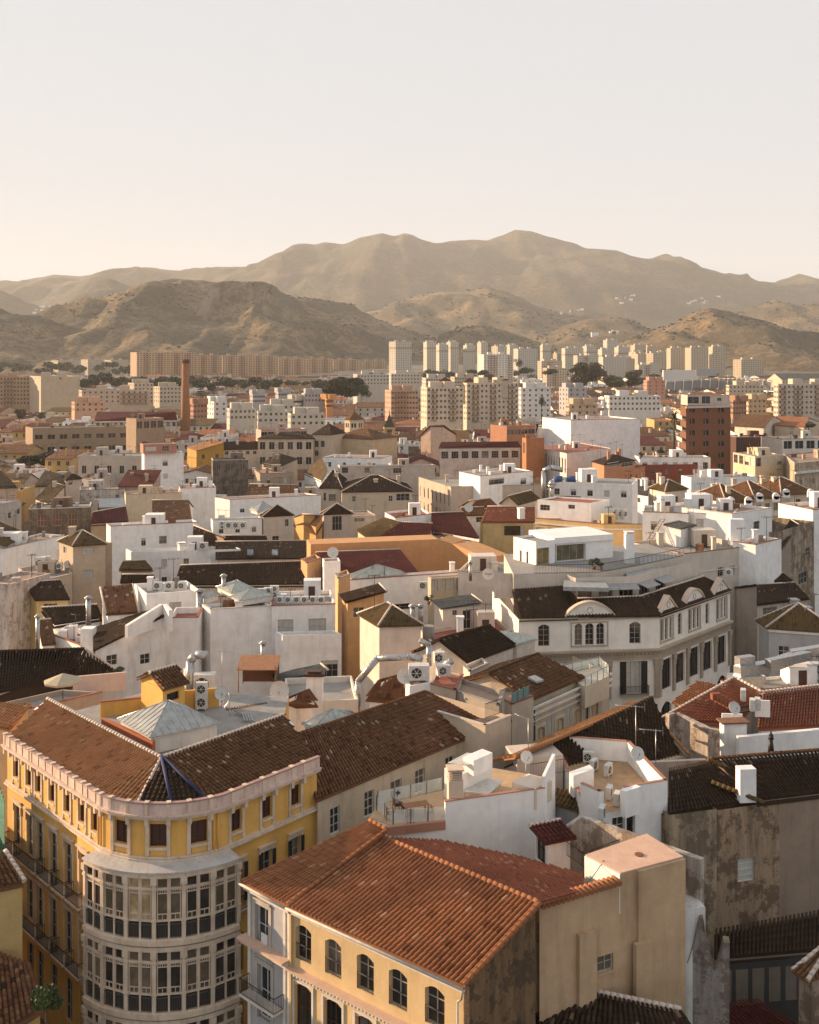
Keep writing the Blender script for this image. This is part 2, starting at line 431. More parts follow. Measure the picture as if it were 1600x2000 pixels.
def win(root, f, h, depth=0.25, cols=2, rows=2, mats=None, fw=0.06, near=False, pane='glass', frame='frame', shut=0.0, name='window'):
    "a window set into its opening; near ones get the pane as a sub-part"
    a, b, c, d = h; k = depth-0.02
    mb = MB()
    for (u0, u1, z0, z1) in ((a, a+fw, c, d), (b-fw, b, c, d), (a+fw, b-fw, c, c+fw), (a+fw, b-fw, d-fw, d)): f.strip(mb, u0, u1, z0, z1, -k, -k+0.07)
    for i in range(1, cols):
        u = a+(b-a)*i/cols; f.strip(mb, u-fw/2.4, u+fw/2.4, c+fw, d-fw, -k, -k+0.06)
    for i in range(1, rows):
        z = c+(d-c)*i/rows; f.strip(mb, a+fw, b-fw, z-fw/3, z+fw/3, -k+0.005, -k+0.05)
    pm = M(pane) if isinstance(pane, str) else pane
    if pane == 'glass': pm = (glass(), glass((0.035, 0.028, 0.022), 0.2), glass(), glass((0.13, 0.105, 0.08), 0.35), glass((0.012, 0.012, 0.013), 0.08))[int((a*7.3+c*3.1)*10) % 5]
    fm = M(frame) if isinstance(frame, str) else frame
    if shut > 0: mb.cur = 2; f.strip(mb, a+fw, b-fw, d-(d-c)*shut, d-0.01, -k, -k+0.055); mb.cur = 0
    def pn(m): m.poly([f.pt(a, c, -k-0.01), f.pt(b, c, -k-0.01), f.pt(b, d, -k-0.01), f.pt(a, d, -k-0.01)])
    if near:
        o = mb.build(name, [fm, pm, M('shutter')], root); m2 = MB(); pn(m2); m2.build('pane', pm, o)
    else:
        mb.cur = 1; pn(mb); o = mb.build(name, [fm, pm, M('shutter')], root)
    return o
def windows_far(root, f, holes, depth=0.3, pane='glass'):
    "windows too small to pick apart: real recessed panes with a light bar, joined"
    mb = MB()
    for a, b, c, d in holes:
        mb.cur = 1; mb.poly([f.pt(a, c, -depth+0.02), f.pt(b, c, -depth+0.02), f.pt(b, d, -depth+0.02), f.pt(a, d, -depth+0.02)])
        mb.cur = 0; f.strip(mb, (a+b)/2-0.05, (a+b)/2+0.05, c, d, -depth+0.03, -depth+0.08)
    return mb
# ------------------------------------------------------------------ land, hills, air
def ss(a, b, x):
    t = min(1, max(0, (x-a)/(b-a))); return t*t*(3-2*t)
def land_z(X, Y):
    h = 14*ss(900, 1700, Y)+24*ss(1600, 2400, Y)*(0.35+0.65*ss(-500, 200, X))+60*ss(2400, 5000, Y)+90*ss(5000, 9000, Y)
    return h
def scrub(name, base, pale, rock, sc_=0.004):
    m, n, b = _new(name); p = _pos(n)
    a = _noise(n, sc_, 9, p, 0.68); f = _noise(n, sc_*14, 6, p, 0.7)
    c = _mix(n, _ramp(n, a, [(0.47, 0.0), (0.60, 1.0)]), base, pale)
    c = _mix(n, _ramp(n, f, [(0.42, 0.0), (0.60, 0.75)]), c, tuple(x*0.5 for x in base))
    geo = n.nodes.new('ShaderNodeNewGeometry'); sx = n.nodes.new('ShaderNodeSeparateXYZ'); n.links.new(geo.outputs['Normal'], sx.inputs[0])
    c = _mix(n, _ramp(n, sx.outputs[2], [(0.55, 1.0), (0.72, 0.0)]), c, rock)
    n.links.new(c, b.inputs['Base Color']); b.inputs['Roughness'].default_value = 1.0
    _bump(n, b, _noise(n, sc_*10, 8, p, 0.7), 0.06/sc_, 0.9)
    return m
def ground():
    mb = MB(); xs = [-8800+17600*i/60 for i in range(61)]; ys = [-280, -100, 0]+[60*1.085**i for i in range(63)]
    ys = [y for y in ys if y < 12700]+[12700]
    pts = [(x, y, land_z(x, y)) for y in ys for x in xs]; mb.verts(pts)
    nx = len(xs)
    for j in range(len(ys)-1):
        for i in range(nx-1): mb.face((j*nx+i, j*nx+i+1, (j+1)*nx+i+1, (j+1)*nx+i), True)
    m, n, b = _new('town_ground'); p = _pos(n)
    c = _mix(n, _ramp(n, _noise(n, 0.02, 6, p), [(0.4, 0.0), (0.6, 1.0)]), (0.09, 0.08, 0.065), (0.16, 0.14, 0.10))
    n.links.new(c, b.inputs['Base Color']); b.inputs['Roughness'].default_value = 0.95
    mb.build('ground', m, None, 'structure')
ground()
TUFTS = []; HP = []
def hill(name, sil, D, front, back, gully, scale, mat, seed, cliff=None, base=None, nt_=46, sharp=1.25):
    x0, x1 = sil[0][0], sil[-1][0]
    nx = int((x1-x0)/7)+1
    base = D*0 if base is None else base
    def sy(x):
        for (a, ya), (b, yb) in zip(sil, sil[1:]):
            if a <= x <= b:
                t = (x-a)/(b-a); t = t*t*(3-2*t)*0.45+t*0.55; return ya+(yb-ya)*t
        return sil[-1][1]
    mb = MB(); rows = nt_
    pts = []
    for j in range(rows+1):
        t = -1+2*j/rows; t = math.copysign(abs(t)**1.25, t)
        for i in range(nx+1):
            xp = x0+(x1-x0)*i/nx
            X = (xp-800)*D/F; Y = D+(front*t if t < 0 else back*t)
            hs_ = EYE-(sy(xp)-HY)*D/F
            bz = land_z(X, Y)-12
            edge = min(1, min(i, nx-i)/4)
            a = abs(t)
            prof = (1-a)**sharp
            q = Vector((X/scale+seed, Y/scale*0.55, seed*3.1))
            g = 0
            am = 1.0; fr = 1.0
            for o_ in range(5):
                r_ = 1-abs(noise.noise(q*fr)); g += (r_*r_-0.55)*am; am *= 0.5; fr *= 2.1
            near_top = min(1, a*4.5)
            small = noise.fractal(q*6, 1.0, 2.0, 4)*gully*0.06
            H_ = max(1.0, hs_-bz)
            wob = (0.6+0.4*near_top)
            z = bz+H_*prof*(1 if a < 0.001 else 1)+gully*g*near_top*(1-a)**0.6*min(1, H_/120)+small
            z = bz+(z-bz)*(edge**0.5)
            if cliff and cliff[0] < xp < cliff[1] and t < 0:
                # a rock wall under the crest
                e = min(1, min(xp-cliff[0], cliff[1]-xp)/12)
                if a > 0.015: z -= cliff[2]*e*ss(0.015, 0.035, a)*(1-ss(0.15, 0.5, a))*(0.85+0.4*noise.noise(Vector((xp*0.2, 0, 5))))
            pts.append((X+noise.noise(q*3)*8*near_top, Y, z))
    mb.verts(pts); w_ = nx+1
    for j in range(rows):
        for i in range(nx): mb.face((j*w_+i, j*w_+i+1, (j+1)*w_+i+1, (j+1)*w_+i), True)
    if D < 5600:
        rg = random.Random(int(seed)); tm = MB()
        for _ in range(int(1000*(x1-x0)/500)):
            j = rg.randrange(4, rows//2+3); i = rg.randrange(2, nx-2); a_, b_ = Vector(pts[j*w_+i]), Vector(pts[(j+1)*w_+i+1]); p = a_.lerp(b_, rg.random()); r = rg.uniform(1.5, 4.5)*(D/3500)
            if noise.noise(p*0.008) < 0.08: continue
            for q_ in range(3): u = Vector((rg.gauss(0, 1), rg.gauss(0, 1), rg.gauss(0, 0.5))).normalized()*r; v = Vector((-u.y, u.x, r*0.8)); c_ = p+Vector((rg.uniform(-r, r), rg.uniform(-r, r), r*0.4)); tm.poly([c_-u-v*0.4, c_+u-v*0.4, c_+u*0.6+v*0.5, c_-u*0.7+v*0.5])
        TUFTS.append(tm)
    if D > 3500: HP.extend((800+F*p[0]/p[1], HY+F*(EYE-p[2])/p[1], p) for p in pts[:len(pts)//2])
    o = mb.build(name, mat, None, 'structure'); return o
_far = scrub('mountain_scrub', (0.062, 0.050, 0.028), (0.13, 0.098, 0.055), (0.15, 0.12, 0.085), 0.0022)
_mid = scrub('hill_scrub', (0.095, 0.074, 0.043), (0.27, 0.185, 0.10), (0.28, 0.21, 0.14), 0.0050)
hill('mountain_range', [(-700, 600), (-400, 585), (-200, 570), (0, 553), (50, 547), (105, 537), (160, 540), (220, 531), (255, 524), (300, 523), (350, 529), (425, 521), (500, 520), (540, 499), (580, 477), (615, 477), (635, 472), (670, 478), (710, 462), (745, 455), (772, 461), (790, 455), (800, 456), (825, 469), (850, 475), (890, 470), (950, 469), (975, 461), (1007, 449), (1035, 452), (1085, 465), (1120, 475), (1145, 485), (1200, 489), (1235, 501), (1270, 506), (1302, 496), (1330, 507), (1360, 522), (1400, 530), (1435, 547), (1470, 555), (1500, 557), (1530, 544), (1560, 535), (1600, 546), (1750, 570), (2100, 610), (2400, 640)], 9000, 3000, 3200, 170, 1150, _far, 3.0, nt_=70, sharp=1.1)
hill('far_ridge', [(-500, 590), (-200, 570), (-60, 560), (0, 567), (30, 578), (55, 592), (90, 600), (120, 590), (145, 570), (170, 553), (195, 545), (215, 544), (240, 553), (265, 566), (300, 580), (400, 610), (470, 640)], 6300, 1100, 1300, 70, 520, _far, 8.0)
hill('far_ridge', [(560, 640), (620, 622), (700, 612), (740, 605), (770, 592), (830, 574), (900, 566), (950, 561), (985, 568), (1010, 580), (1050, 598), (1100, 615), (1150, 630), (1250, 645), (1330, 655)], 5400, 1500, 1200, 100, 520, _mid, 21.0, nt_=56)
hill('far_ridge', [(1330, 650), (1400, 622), (1430, 612), (1470, 600), (1515, 586), (1545, 597), (1570, 600), (1610, 588), (1700, 575), (1850, 600), (2000, 640)], 5000, 1300, 1200, 90, 460, _mid, 33.0, nt_=56)
hill('hill', [(500, 580), (547, 578), (600, 581), (650, 588), (690, 596), (710, 610), (750, 628), (780, 640), (820, 652), (870, 668), (920, 690)], 3700, 800, 700, 50, 300, _mid, 12.0)
hill('hill', [(-500, 640), (-200, 590), (-80, 585), (0, 602), (25, 613), (60, 614), (90, 622), (130, 640), (200, 664), (270, 690)], 2600, 650, 700, 45, 260, _mid, 41.0)
hill('hill', [(40, 660), (90, 624), (120, 610), (165, 597), (200, 586), (240, 572), (288, 558), (300, 549), (340, 543), (380, 546), (425, 552), (440, 550), (500, 549), (535, 555), (549, 571), (575, 584), (620, 606), (680, 632), (740, 660), (790, 690)], 3100, 1150, 900, 75, 300, _mid, 17.0, cliff=(425, 540, 70), nt_=64)
hill('hill', [(830, 672), (865, 650), (900, 638), (940, 636), (975, 643), (1015, 655), (1060, 670), (1100, 682)], 3000, 500, 500, 26, 180, _mid, 51.0)
hill('hill', [(1020, 665), (1080, 648), (1110, 634), (1150, 622), (1200, 620), (1230, 626), (1270, 644), (1310, 660)], 3900, 700, 600, 40, 260, _mid, 57.0)
hill('hill', [(1180, 690), (1230, 662), (1275, 646), (1320, 630), (1345, 615), (1370, 606), (1390, 602), (1420, 607), (1450, 616), (1500, 628), (1550, 648), (1600, 662), (1700, 685), (1800, 700)], 2700, 800, 650, 55, 230, _mid, 63.0, cliff=(1380, 1405, 18), nt_=60)
def haze():
    mb = MB(); x, y0, y1, z0, z1 = 9100, -350, 13000, -1.5, 1240
    mb.hexa([(-x, y0, z0), (x, y0, z0), (x, y1, z0), (-x, y1, z0)], [(-x, y0, z1), (x, y0, z1), (x, y1, z1), (-x, y1, z1)])
    m = bpy.data.materials.new('haze'); m.use_nodes = True; n = m.node_tree; n.nodes.clear()
    o = n.nodes.new('ShaderNodeOutputMaterial'); v = n.nodes.new('ShaderNodeVolumePrincipled')
    v.inputs['Color'].default_value = (0.91, 0.91, 0.90, 1); v.inputs['Density'].default_value = 4.9e-5; v.inputs['Anisotropy'].default_value = 0.10
    n.links.new(v.outputs[0], o.inputs['Volume'])
    mb.build('haze', m, None, 'stuff')
haze()
_t = MB()
for q_ in TUFTS:
    o_ = len(_t.v); _t.v += q_.v; _t.uv += q_.uv; _t.f += [tuple(k+o_ for k in f) for f in q_.f]; _t.mi += q_.mi; _t.sm += q_.sm
_o = _t.build('hillside_scrub', plain('scrub_leaf', (0.045, 0.042, 0.022), 0.9), None, 'stuff'); _o['label'] = 'dark scrub bushes dotted over the dry hills'; _o['category'] = 'bushes'
_m = MB(); _r = random.Random(4)
for cx_, cy_, n_ in ((1215, 585, 9), (1370, 588, 14), (1125, 605, 5), (75, 600, 7), (1175, 655, 6)):
    for _ in range(n_):
        x_, y_ = cx_+_r.gauss(0, 14), cy_+_r.gauss(0, 3); p_ = min(HP, key=lambda q: (q[0]-x_)**2+(q[1]-y_)**2)[2]; _m.box((p_[0]+_r.uniform(-25, 25), p_[1], p_[2]-8), _r.uniform(12, 26), 12, 17)
_o = _m.build('hillside_houses', plaster(WHITE, 0.1), None, 'stuff'); _o['label'] = 'scattered white houses high on the far hillsides'; _o['category'] = 'houses'
# ------------------------------------------------------------------ houses
def lod_for(Y): return 0 if Y < 108 else (1 if Y < 300 else 2)
def ring_of(px, z, dm):
    w = [P(x, y, z) for x, y in px] if len(px[0]) == 2 else [P(*q) for q in px]
    if len(w) == 2:
        A, B = w; f = Fac(A, B, 0, 1); n = f.n
        ring = [(A.x, A.y), (B.x, B.y), (B.x-n.x*dm, B.y-n.y*dm), (A.x-n.x*dm, A.y-n.y*dm)]
    elif len(w) == 3:
        A, N, B = w; ring = [(A.x, A.y), (N.x, N.y), (B.x, B.y), (A.x+B.x-N.x, A.y+B.y-N.y)]
        if (N-A).cross(B-N).z < 0: n = Fac(N, B, 0, 1).n; ring = [(N.x-n.x*dm, N.y-n.y*dm), (N.x, N.y), (B.x, B.y), (B.x-n.x*dm, B.y-n.y*dm)]
    else: ring = [(p.x, p.y) for p in w]
    return ring
def roof_planes(ring, z, kind, rise, over=0.35, axis=0):
    "planes (eave first) and ridge lines for a four-cornered ring"
    c = Vector((sum(p[0] for p in ring)/4, sum(p[1] for p in ring)/4))
    R = []
    for p in ring:
        d = Vector(p)-c; R.append(Vector(p)+d.normalized()*over*1.3)
    a, b, c_, d = [Vector((p.x, p.y, z)) for p in R]
    up = Vector((0, 0, rise))
    if axis == 1: a, b, c_, d = b, c_, d, a
    if kind == 'gable':
        r0 = (a+d)/2+up; r1 = (b+c_)/2+up
        return [(a, b, r1, r0), (c_, d, r0, r1)], [(r0, r1)], [(d, a, r0), (b, c_, r1)]
    if kind == 'hip':
        L = (b-a).length; W = (c_-b).length; k = min(0.46, 0.5*W/L)
        r0 = (a+d)/2+(b-a)*k+up; r1 = (b+c_)/2-(b-a)*k+up
        return [(a, b, r1, r0), (b, c_, r1), (c_, d, r0, r1), (d, a, r0)], [(r0, r1), (a, r0), (b, r1), (c_, r1), (d, r0)], []
    if kind == 'pyr':
        t = (a+b+c_+d)/4+up
        return [(a, b, t), (b, c_, t), (c_, d, t), (d, a, t)], [(a, t), (b, t), (c_, t), (d, t)], []
    if kind == 'shed':      # rises from edge a-b towards c-d
        c2, d2 = c_+up, d+up
        return [(a, b, c2, d2)], [(d2, c2)], [(b, c_, c2), (d, a, d2), (c_, d, d2, c2)]
HOUSES = {}
def clutter(root, ring, z, kind, wm, rg):
    "the small things every roof here carries: stacks, boxes, aerials"
    A, B, Cc, D = [Vector(p) for p in ring[:4]] if len(ring) >= 4 else (None,)*4
    at = lambda s, t: (A*(1-s)+B*s)*(1-t)+(D*(1-s)+Cc*s)*t
    ar = (B-A).length*(D-A).length; flat = kind == 'flat'; zb = z-0.6 if flat else z+0.2
    if ar < 25: return
    k = min(5, 1+int(ar/60))
    for _ in range(rg.randint(0, 2)+(ar > 90)):
        p = at(rg.uniform(0.12, 0.88), rg.uniform(0.2, 0.85)); m = MB(); s_ = rg.uniform(0.6, 1.1); h = rg.uniform(1.4, 2.4)+(0 if flat else 1.2); m.box((p.x, p.y, zb-0.3), s_, s_*rg.uniform(0.8, 1.6), h, 0.1); m.box((p.x, p.y, zb-0.3+h), s_*1.25, s_*1.4, 0.12, 0.1); m.build('chimney', wm, root)
    m = MB()
    for _ in range(rg.randint(1, 1+k)):
        p = at(rg.uniform(0.05, 0.95), rg.uniform(0.1, 0.9)); h = rg.uniform(2.2, 4.5)+(0 if flat else 1.5); m.tube((p.x, p.y, zb), (p.x, p.y, zb+h), 0.045, 4); a = rg.uniform(-0.5, 0.5); d = Vector((math.cos(a), math.sin(a), 0)); t = Vector((p.x, p.y, zb+h-0.1)); m.tube(t-d*0.8, t+d*0.8, 0.035, 4)
        for i in range(4): q = t-d*0.7+d*0.45*i; m.tube(q-Vector((0, 0, 0.22)), q+Vector((0, 0, 0.22)), 0.025, 3)
    m.build('aerial', M('iron'), root, 'stuff')
    if flat:
        m = MB()
        for _ in range(rg.randint(1, 2+k)):
            p = at(rg.uniform(0.1, 0.9), rg.uniform(0.15, 0.85)); m.cur = rg.choice([0, 0, 1, 2]); m.box((p.x, p.y, zb), rg.uniform(0.6, 1.8), rg.uniform(0.4, 1.2), rg.uniform(0.5, 1.5), rg.uniform(0, 1.5))
        m.build('roof_unit', [M('unit'), M('rust'), M('conc')], root, 'stuff')
        if ar > 60:
            p = at(rg.uniform(0.25, 0.75), rg.uniform(0.5, 0.75)); m = MB(); s_ = rg.uniform(2.2, 4.0); m.box((p.x, p.y, zb), s_, s_*0.8, rg.uniform(2.2, 3.0), 0.08); m.cur = 1; m.box((p.x, p.y-s_*0.4-0.03, zb), 0.9, 0.05, 1.9, 0.08); m.build('stair_hut', [wm, M('wood')], root)
BIG = 350.0
def H(name, label, px, z, roof, wall, dm=8.0, cat='house', win_=(), zb=0.0, chim=(), trim=None, lod=None, pane='glass', frame='frame', depth=0.22, near=None, ledge=(), cap='mortar', group=None, ringw=None, skipwall=(), wcols=2, wrows=2, shut=0.35, seed=None):
    """px: photo pixels of the wall top (left, near, right ... or left, right + depth); roof: (kind, ...)"""
    rg = random.Random(seed if seed is not None else hash_(label))
    ring = ringw or ring_of(px, z, dm)
    if not win_ and cat == 'house' and roof[0] != 'none' and 'blank' not in label and min(p[1] for p in ring) > 128:
        e_ = 1 if len(px or ()) == 3 else 0; L_ = (Vector(ring[e_])-Vector(ring[e_+1])).length
        if L_ > 4: win_ = [(e_, (max(1, int(L_/rg.uniform(3.0, 5.0))), rg.choice([1, 2]), 1.0, 1.5, 3.3, 1.5))]
    cx = sum(p[0] for p in ring)/len(ring); cyy = sum(p[1] for p in ring)/len(ring); ymin = min(p[1] for p in ring)
    root = thing(name, label, cat, (cx, cyy, zb), group)
    L = lod_for(ymin) if lod is None else lod
    near = (ymin < 110) if near is None else near
    wm = wall if not isinstance(wall, tuple) else plaster(wall)
    kind = roof[0]; pitch = 0.32 if ymin < 140 else (0.40 if ymin < 240 else 0.5)
    facs = [Fac(ring[i], ring[(i+1) % len(ring)], zb, z) for i in range(len(ring))]
    # openings
    holes = {i: [] for i in range(len(ring))}
    for e, spec in win_:
        f = facs[e]
        if isinstance(spec, tuple):           # (cols, rows, w, h, storey, first)
            cols, rows, ww, hh, st, first = spec
            for r in range(rows):
                zt = z-first-r*st
                for c in range(cols):
                    u = f.L*(c+0.5)/cols
                    holes[e].append((u-ww/2, u+ww/2, zt-hh, zt))
        else:
            for q in spec: holes[e].append(f.hole_px(*q))
    mb = MB()
    for i, f in enumerate(facs):
        if i in skipwall: continue
        f.wall(mb, holes[i] if f.visible() else (), depth)
    # roof
    rt = None
    if kind == 'flat' and trim is None and ymin < 420 and cat == 'house': trim = rg.choice(['mortar', 'reddeck', 'conc', None])
    if kind == 'flat':
        ph, dk = (roof[1] if len(roof) > 1 else 0.7), (roof[2] if len(roof) > 2 else 'deck')
        t = 0.22; n = len(ring); cc = Vector((cx, cyy))
        inner = []
        for p in ring:
            d = Vector(p)-cc; inner.append(Vector(p)-d.normalized()*t*1.4)
        for i in range(n):      # parapet with an inner face, so the roof reads as a tray
            j = (i+1) % n
            a, b = Vector(ring[i]), Vector(ring[j]); ai, bi = inner[i], inner[j]
            mb.poly([(a.x, a.y, z), (b.x, b.y, z), (bi.x, bi.y, z), (ai.x, ai.y, z)])
            mb.poly([(ai.x, ai.y, z), (bi.x, bi.y, z), (bi.x, bi.y, z-ph), (ai.x, ai.y, z-ph)])
        wobj = mb.build('wall', wm, root)
        m2 = MB(); m2.poly([(p.x, p.y, z-ph+0.003) for p in inner]); rt = m2.build('roof', M(dk), root)
        if trim:
            m3 = MB()
            for i in range(n):
                f = facs[i]
                if f.visible(): f.strip(m3, -0.06, f.L+0.06, z+0.003, z+0.09, -t-0.05, 0.07)
            m3.build('coping', M(trim), root)
    elif kind != 'none':
        rise, tk = roof[1], roof[2]; axis = roof[3] if len(roof) > 3 else 0
        pl, rd, gb = roof_planes(ring, z+0.02, kind, rise, 0.35, axis)
        for g in gb:
            g2 = [Vector(p) for p in g]
            if kind == 'shed': g2 = [p-Vector((0, 0, 0.16)) if p.z > z+0.5 else p for p in g2]
            # gable ends stand on the wall plane, under the overhang
            cc = Vector((cx, cyy, 0)); g3 = []
            for p in g2:
                d = Vector((p.x-cx, p.y-cyy, 0)); g3.append(p-d.normalized()*0.45+Vector((0, 0, -0.14 if p.z > z+0.3 else 0)))
            mb.poly(g3)
        wobj = mb.build('wall', wm, root)
        m2 = MB()
        for q in pl: tiles(m2, q, pitch, 0.45, 0.13 if L < 2 else 0, L)
        rt = m2.build('roof', tilemat(tk, pitch, 0.45, L == 2), root)
        if L < 2:
            m4 = MB()
            for a, b in rd: cap_line(m4, a, b, 0.15 if cap == 'mortar' else 0.13, lod=L)
            m4.build('ridge', M(cap) if cap in ('mortar',) else tilemat(cap, 0.3), root)
    else: wobj = mb.build('wall', wm, root)
    # windows
    for i, f in enumerate(facs):
        if not holes[i] or not f.visible(): continue
        hs_ = [h for h in holes[i]]
        if ymin < BIG:
            for h in hs_:
                h = (max(0.02, h[0]), min(f.L-0.02, h[1]), h[2], h[3])
                if h[1]-h[0] < 0.15: continue
                win(root, f, h, depth, wcols if h[1]-h[0] < 1.6 else wcols+1, wrows, near=near, pane=pane, frame=frame, shut=rg.choice([0, 0, shut, 1.0 if not near else 0.0, shut*0.6]) if shut else 0)
        else:
            m5 = windows_far(root, f, hs_, 0.3); m5.build('window', [M('frame'), M('glass')], root, 'stuff')
    for k, (x, y, ww, hh) in enumerate(chim):
        c = P(x, y, z-(roof[1] if kind == 'flat' and len(roof) > 1 else 0)); m6 = MB(); m6.box((c.x, c.y, c.z-0.3), ww, ww, hh+0.3, facs[0].ang)
        m6.box((c.x, c.y, c.z+hh), ww*1.25, ww*1.25, 0.1, facs[0].ang)
        for s_ in (-1, 1):
            m6.box((c.x+s_*ww*0.35, c.y, c.z+hh+0.1), ww*0.16, ww*0.8, 0.25, facs[0].ang)
        m6.box((c.x, c.y, c.z+hh+0.35), ww*1.15, ww*1.15, 0.08, facs[0].ang)
        m6.build('chimney', wm, rt if rt is not None else root)
    for e, zz, hh, oo in ledge:
        m7 = MB(); f = facs[e]; f.strip(m7, -0.05, f.L+0.05, zz, zz+hh, 0.003, oo); m7.build('ledge', M('trim'), root)
    if cat in ('house', 'hall', 'apartment block') and 112 < ymin < 520 and rt is not None: clutter(root, ring, z, kind, wm, rg)
    HOUSES[label] = (root, facs, ring, z); return root, facs
def hash_(s):
    h = 7
    for ch in s: h = (h*131+ord(ch)) % 1000003
    return h

# ------------------------------------------------------------------ small roof things
def dish(x, y, z, r, label, az=-0.6, el=0.5, pole=0.8, arm=True):
    c = P(x, y, z); mb = MB(); top = Vector((c.x, c.y, z+pole))
    mb.tube((c.x, c.y, z-0.3), top, 0.035, 6)
    d = Vector((math.sin(az)*math.cos(el), -math.cos(az)*math.cos(el), math.sin(el))); u = d.orthogonal().normalized(); w_ = d.cross(u)
    ct = top+d*0.15; N = 18; rings = []
    for k in range(4):
        rr = r*k/3; dz = (rr/r)**2*r*0.22
        rings.append([ct+(u*math.cos(2*math.pi*i/N)+w_*math.sin(2*math.pi*i/N))*rr+d*dz for i in range(N)])
    for k in range(3):
        o = mb.verts(rings[k]+rings[k+1])
        for i in range(N): j = (i+1) % N; mb.face((o+i, o+N+i, o+N+j, o+j), True)
    o = mb.verts([p+d*0.02 for p in rings[3]]+[p-d*0.02 for p in rings[3]])
    for i in range(N): j = (i+1) % N; mb.face((o+i, o+j, o+N+j, o+N+i))
    root = thing('satellite_dish', label, 'satellite dish', (c.x, c.y, z-0.3))
    mb.build('reflector', M('dishm'), root)
    if arm:
        m2 = MB(); e = ct+d*r*0.9-Vector((0, 0, r*0.25)); m2.tube(ct-Vector((0, 0, r*0.95))+d*0.2*r, e, 0.02, 5); m2.box((e.x, e.y, e.z-0.05), 0.12, 0.12, 0.14); m2.build('feed_arm', M('metal'), root)
    return root
def ac(x, y, z, label, wd=0.95, dp=0.38, ht=0.75, ang=0.0, fans=1, group=None, legs=True):
    c = P(x, y, z); root = thing('air_conditioner', label, 'air conditioner', (c.x, c.y, z), group)
    mb = MB(); b0 = 0.12 if legs else 0.0
    mb.box((c.x, c.y, z+b0), wd, dp, ht, ang); ca, sa = math.cos(ang), math.sin(ang)
    if legs:
        for s_ in (-1, 1): mb.box((c.x+ca*s_*wd*0.35, c.y+sa*s_*wd*0.35, z), 0.08, dp, 0.12, ang)
    mb.build('casing', M('unit'), root)
    fy = -dp/2-0.012; n = 14
    for k in range(fans):
        m2 = MB(); hz = z+b0+ht*(k+0.5)/fans; r = min(wd, ht/fans)*0.36; ox = -wd*0.12 if fans == 1 else 0
        rg_ = [(c.x+ca*(ox+r*math.cos(2*math.pi*i/n))-sa*fy, c.y+sa*(ox+r*math.cos(2*math.pi*i/n))+ca*fy, hz+r*math.sin(2*math.pi*i/n)) for i in range(n)]
        m2.poly(rg_)
        for i in range(3):
            a = i*math.pi/3
            def q(rr, aa, e): return (c.x+ca*(ox+rr*math.cos(aa))-sa*(fy-e), c.y+sa*(ox+rr*math.cos(aa))+ca*(fy-e), hz+rr*math.sin(aa))
            m2.cur = 1; m2.poly([q(r, a-0.05, 0.01), q(r, a+0.05, 0.01), q(r, a+math.pi-0.05, 0.01), q(r, a+math.pi+0.05, 0.01)]); m2.cur = 0
        m2.build('fan_grille', [M('vent'), M('unit')], root)
    return root
def antenna(x, y, z, h, label, ang=0.3, n=9, bl=1.2, tilt=0.0):
    c = P(x, y, z); root = thing('antenna', label, 'antenna', (c.x, c.y, z))
    mb = MB(); mb.tube((c.x, c.y, z), (c.x, c.y, z+h), 0.028, 5); mb.build('mast', M('metal'), root)
    m2 = MB(); d = Vector((math.cos(ang), math.sin(ang), tilt)).normalized(); s_ = Vector((-d.y, d.x, 0)); t = Vector((c.x, c.y, z+h-0.1))
    m2.tube(t-d*bl*0.3, t+d*bl*0.7, 0.02, 5)
    for i in range(n):
        p = t-d*bl*0.3+d*bl*i/(n-1); l = 0.30-0.012*i; m2.tube(p-s_*l, p+s_*l, 0.012, 4); 
    for zz in (-0.25, 0.25): m2.tube(t-d*bl*0.3-s_*0.35+Vector((0, 0, zz)), t-d*bl*0.3+s_*0.35+Vector((0, 0, zz)), 0.014, 4)
    m2.build('elements', M('metal'), root); return root
def flue(x, y, z, h, r, label, mat='metal', hat=True, name='flue_pipe'):
    c = P(x, y, z); root = thing(name, label, 'flue pipe', (c.x, c.y, z-0.3))
    mb = MB(); mb.tube((c.x, c.y, z-0.3), (c.x, c.y, z+h), r, 12)
    k = 1.0
    while k < h: mb.tube((c.x, c.y, z+k), (c.x, c.y, z+k+0.06), r*1.07, 12); k += 1.0
    mb.build('pipe', M(mat), root)
    if hat:
        m2 = MB(); m2.tube((c.x, c.y, z+h+0.08), (c.x, c.y, z+h+0.2), r*1.7, 12, r*1.7); m2.tube((c.x, c.y, z+h+0.2), (c.x, c.y, z+h+0.45), r*1.5, 12, r*0.2)
        for i in range(3): a = i*2.1; m2.tube((c.x+r*math.cos(a), c.y+r*math.sin(a), z+h-0.05), (c.x+r*math.cos(a), c.y+r*math.sin(a), z+h+0.1), 0.02, 4)
        m2.build('cowl', M(mat), root)
    return root
def railing(mb, a, b, h=1.0, gap=0.14, r=0.014, post=1.6):
    a = Vector(a); b = Vector(b); d = b-a; L = d.length; n = max(1, int(L/gap)); up = Vector((0, 0, h))
    mb.tube(a+up, b+up, r*1.8, 5); mb.tube(a+Vector((0, 0, 0.08)), b+Vector((0, 0, 0.08)), r*1.3, 4)
    for i in range(n+1):
        p = a+d*i/n; mb.tube(p+Vector((0, 0, 0.08)), p+up, r, 4, cap=False)
def rail_part(root, pts, h=1.0, gap=0.14, mat='iron', name='railing', r=0.014):
    mb = MB()
    for a, b in zip(pts, pts[1:]): railing(mb, a, b, h, gap, r)
    return mb.build(name, M(mat), root)
